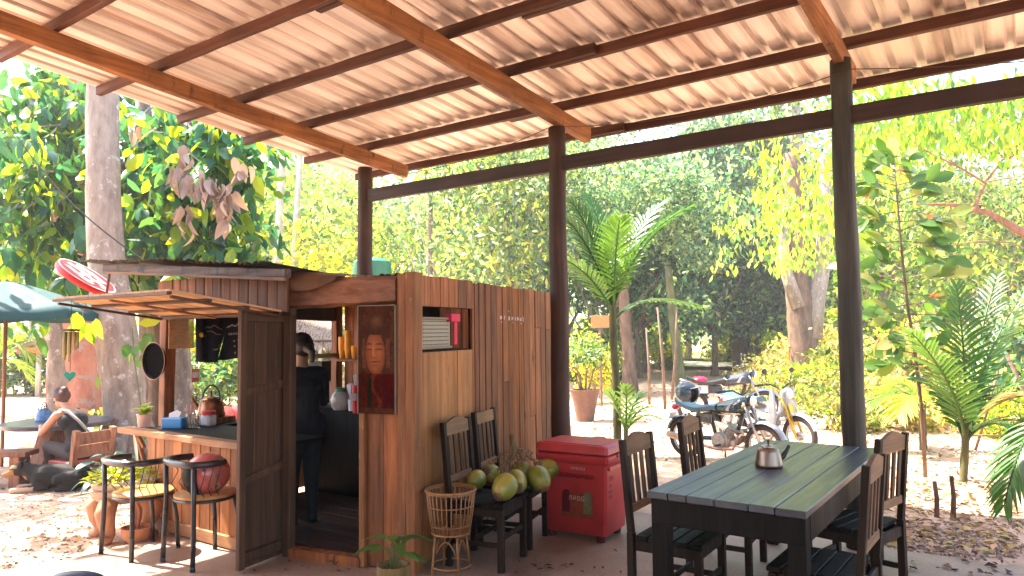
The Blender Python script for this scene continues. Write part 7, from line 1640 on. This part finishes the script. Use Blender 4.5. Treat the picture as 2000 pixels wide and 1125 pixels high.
# ------------------------------------------------------------------ ground litter and pebbles
def litter(n, us, vs_, L, pal, zoff=.012):
    P_ = []
    while len(P_) < n:
        u, v = random.uniform(*us), random.uniform(*vs_); q = GG(u, v)
        if q[0] > -5.8 and q[1] < 6.0: continue
        P_.append((q[0], q[1], ghn(q[0], q[1]) + zoff))
    P_ = np.array(P_); m = len(P_); d = rng.normal(0, 1, (m, 3)); d[:, 2] *= .25; d /= np.linalg.norm(d, axis=1)[:, None]; up = np.array([0, 0, 1.]) + rng.normal(0, .3, (m, 3)); s = np.cross(d, up); s /= np.linalg.norm(s, axis=1)[:, None]
    return P_, d, s, np.cross(s, d), L*rng.uniform(.5, 1.3, m), tones(m, pal, .3)
LITP = [(.38, .24, .14), (.28, .15, .08), (.46, .32, .2), (.20, .10, .05), (.40, .30, .10)]
def slab_litter(n, us, vs_, L):
    P_ = np.array([G(random.uniform(*us), random.uniform(*vs_), .012) for _ in range(n)]); d = rng.normal(0, 1, (n, 3)); d[:, 2] *= .2; d /= np.linalg.norm(d, axis=1)[:, None]; up = np.array([0, 0, 1.]) + rng.normal(0, .25, (n, 3)); s = np.cross(d, up); s /= np.linalg.norm(s, axis=1)[:, None]; return P_, d, s, np.cross(s, d), L*rng.uniform(.5, 1.3, n), tones(n, [(.12, .06, .035), (.2, .11, .06), (.06, .03, .02)], .3)
parts_ = [slab_litter(12, (1010, 1120), (1098, 1116), .06), slab_litter(26, (1740, 2000), (1085, 1122), .07), slab_litter(12, (420, 700), (1085, 1124), .05), slab_litter(8, (1120, 1240), (1040, 1120), .05), litter(330, (0, 480), (770, 1120), .07, LITP), litter(2300, (1120, 2000), (700, 870), .10, LITP), litter(1500, (1650, 2000), (830, 1090), .085, LITP), litter(700, (1100, 1700), (790, 900), .07, LITP)]
P_, d, s, nr, L, c = [np.concatenate(z) for z in zip(*parts_)]
tag(inst('fallen_leaves', leaves_mesh('fallen_leaves', P_, d, s, nr, L, L*.5, c, leafmat('fallen leaf', .12, .8, tint=(1, .8, .5)), .3), None), kind='stuff')
mb = MB()
for k in range(1500):
    if k < 900: u, v = random.uniform(0, 420), random.uniform(920, 1120)
    else: u, v = random.uniform(1700, 2000), random.uniform(1020, 1095)
    q = GG(u, v)
    if q[0] > -5.75 and q[1] < 5.98: continue
    r = random.uniform(.006, .018) * (1 if k < 900 else 1.4); x, y, z = q[0], q[1], ghn(q[0], q[1]); a = random.uniform(0, 3)
    mb.add([(x + r*math.cos(a+j*1.57)*random.uniform(.7, 1.3), y + r*math.sin(a+j*1.57)*random.uniform(.7, 1.3), z - .003) for j in range(4)] + [(x + r*.5*math.cos(a+j*1.57), y + r*.5*math.sin(a+j*1.57), z + r*.8) for j in range(4)], [(4, 5, 6, 7)] + [(j, (j+1) % 4, 4+(j+1) % 4, 4+j) for j in range(4)])
tag(mb.build('pebbles', plain('grey pink pebble', (.34, .26, .21), .9, noise=.5, nscale=25)), kind='stuff')

# ------------------------------------------------------------------ far huts, sign and fence posts
hq = GG(74, 775); t = thing('open_hut', 'far open hut with tin roof and red gable, left of the reddish trunk', 'hut', hq, HEAD + .2); 
dh = float((np.array(hq) - _C) @ _f0); S_ = lambda px_: px_/F*dh
hz = S_(775-690)
for (x, m) in ((0, BK_WHT), (S_(22), BK_BRN)):
    mb = MB(); mb.tube([(x, 0, 0), (x, 0, hz)], S_(5), 10, wob=.05); mb.build('post', m, t, smooth='all')
    mb = MB(); mb.tube([(x, 2.2, 0), (x, 2.2, hz)], S_(4), 10); mb.build('post', BK_BRN, t)
mb = MB(); mb.box((S_(8), -.15, hz + .08), (S_(84), .08, .18)); mb.build('fascia', plain('red brown fascia', (.40, .10, .07), .7), t)
mb = MB(); mb.prism([(-S_(10), 0), (S_(60), 0), (S_(60), S_(26))], .05, Matrix.Translation((0, -.12, hz + .16)) @ Matrix.Rotation(math.pi/2, 4, 'X')); mb.build('gable', plain('crimson board', (.45, .03, .07), .6), t)
HT = tin('far tin roof', (.42, .38, .38), (.22, .18, .18), .5, .2); mb = MB(); vs = []; fs = []; 
for j in range(2):
    for i in range(41): vs.append((-S_(42) + i*S_(110)/40, -.35 + j*3.0, hz + .12 + i*S_(48)/40 + (.03 if i % 2 else 0)))
for i in range(40): fs.append((i, i+1, 41+i+1, 41+i))
mb.add(vs, fs); mb.build('roof', HT, t)
# thatched hut seen through the kiosk window
cq = D(606, 690, 14.5); t = thing('thatched_hut', 'thatched shelter seen through the kiosk window behind the standing person', 'hut', (cq[0], cq[1], gh(cq[0], cq[1])), HEAD); g0 = gh(cq[0], cq[1]); zb_ = D(606, 668, 14.5)[2] - g0; zt_ = zb_ + .55
for x in (-.42, .40):
    mb = MB(); mb.tube([(x, 0, 0), (x, 0, zb_)], .06, 8); mb.build('post', BK_BRN, t)
mb = MB()
for k in range(900):
    x = random.uniform(-.62, .62); s = random.random(); y = -.5 + s*.9; z = zb_ + s*(zt_-zb_); mb.add([(x, y, z), (x+.02, y, z), (x + random.uniform(-.03, .03), y - .16, z - .18 + random.uniform(-.04, .04)), (x - .01, y - .14, z - .16)], [(0, 1, 2, 3)])
mb.build('thatch', plain('grey brown thatch', (.34, .26, .20), .95, noise=.5, nscale=40), t); mb = MB(); mb.beam((-.62, -.46, zb_ + .02), (.62, -.46, zb_ + .02), .05, .05); mb.add([(-.62, -.45, zb_), (.62, -.45, zb_), (.62, .42, zt_), (-.62, .42, zt_)], [(0, 1, 2, 3)]); mb.build('roof_frame', BK_BRN, t)
q = D(1172, 628, 17); t = thing('orange_sign', 'small faded orange sign board on a post behind the palm', 'sign', (q[0], q[1], gh(q[0], q[1])), HEAD); z_ = q[2] - gh(q[0], q[1]); mb = MB(); mb.tube([(0, 0.03, 0), (0, .03, z_ + .15)], .03, 8); mb.build('post', BK_BRN, t); mb = MB(); mb.box((0, 0, z_), (.42, .03, .28)); mb.build('board', plain('faded orange', (.70, .20, .06), .6, noise=.2), t)
for i, u in enumerate((1306, 1345, 1368, 1393, 1417, 1345)):
    if i == 5: continue
    q = GG(u, 711); mb = MB(); mb.tube([(q[0], q[1], q[2]-.05), (q[0], q[1], q[2] + .28)], .09, 10); tag(mb.build('bollard', BK_BRN), 'short dark bollard in the row along the grass verge beyond the bikes', 'bollard', 'bollards along the verge')

# copies of a kind are told apart by their order across the picture
ORD = 'first second third fourth fifth sixth seventh eighth ninth tenth eleventh twelfth thirteenth fourteenth fifteenth sixteenth seventeenth'.split()
by = {}
for o in bpy.data.objects:
    if o.parent is None and o.get('group') and o.get('label'): by.setdefault((o['group'], o['label']), []).append(o)
for (g_, l_), os_ in by.items():
    if len(os_) > 1:
        def across(o): p = np.array(o.location if o.location.length > 1e-6 else o.data.vertices[0].co) - _C; return (p @ _R) / (p @ _fw)
        for k, o in enumerate(sorted(os_, key=across)): o['label'] = l_ + ', ' + ORD[k] + ' from left'
# ------------------------------------------------------------------ haze
mb = MB(); mb.box((0, 50, 11.0), (540, 520, 28), ch=0)
hz = mb.build('haze', None); tag(hz, kind='stuff')
m = bpy.data.materials.new('pale haze'); m.use_nodes = True; nt = m.node_tree; nt.nodes.remove(nt.nodes['Principled BSDF']); pv = nd(nt, 'ShaderNodeVolumePrincipled'); pv.inputs['Color'].default_value = (.96, .97, .93, 1); pv.inputs['Density'].default_value = .0023; pv.inputs['Anisotropy'].default_value = .2
nt.links.new(pv.outputs[0], nt.nodes['Material Output'].inputs['Volume']); hz.data.materials.append(m)
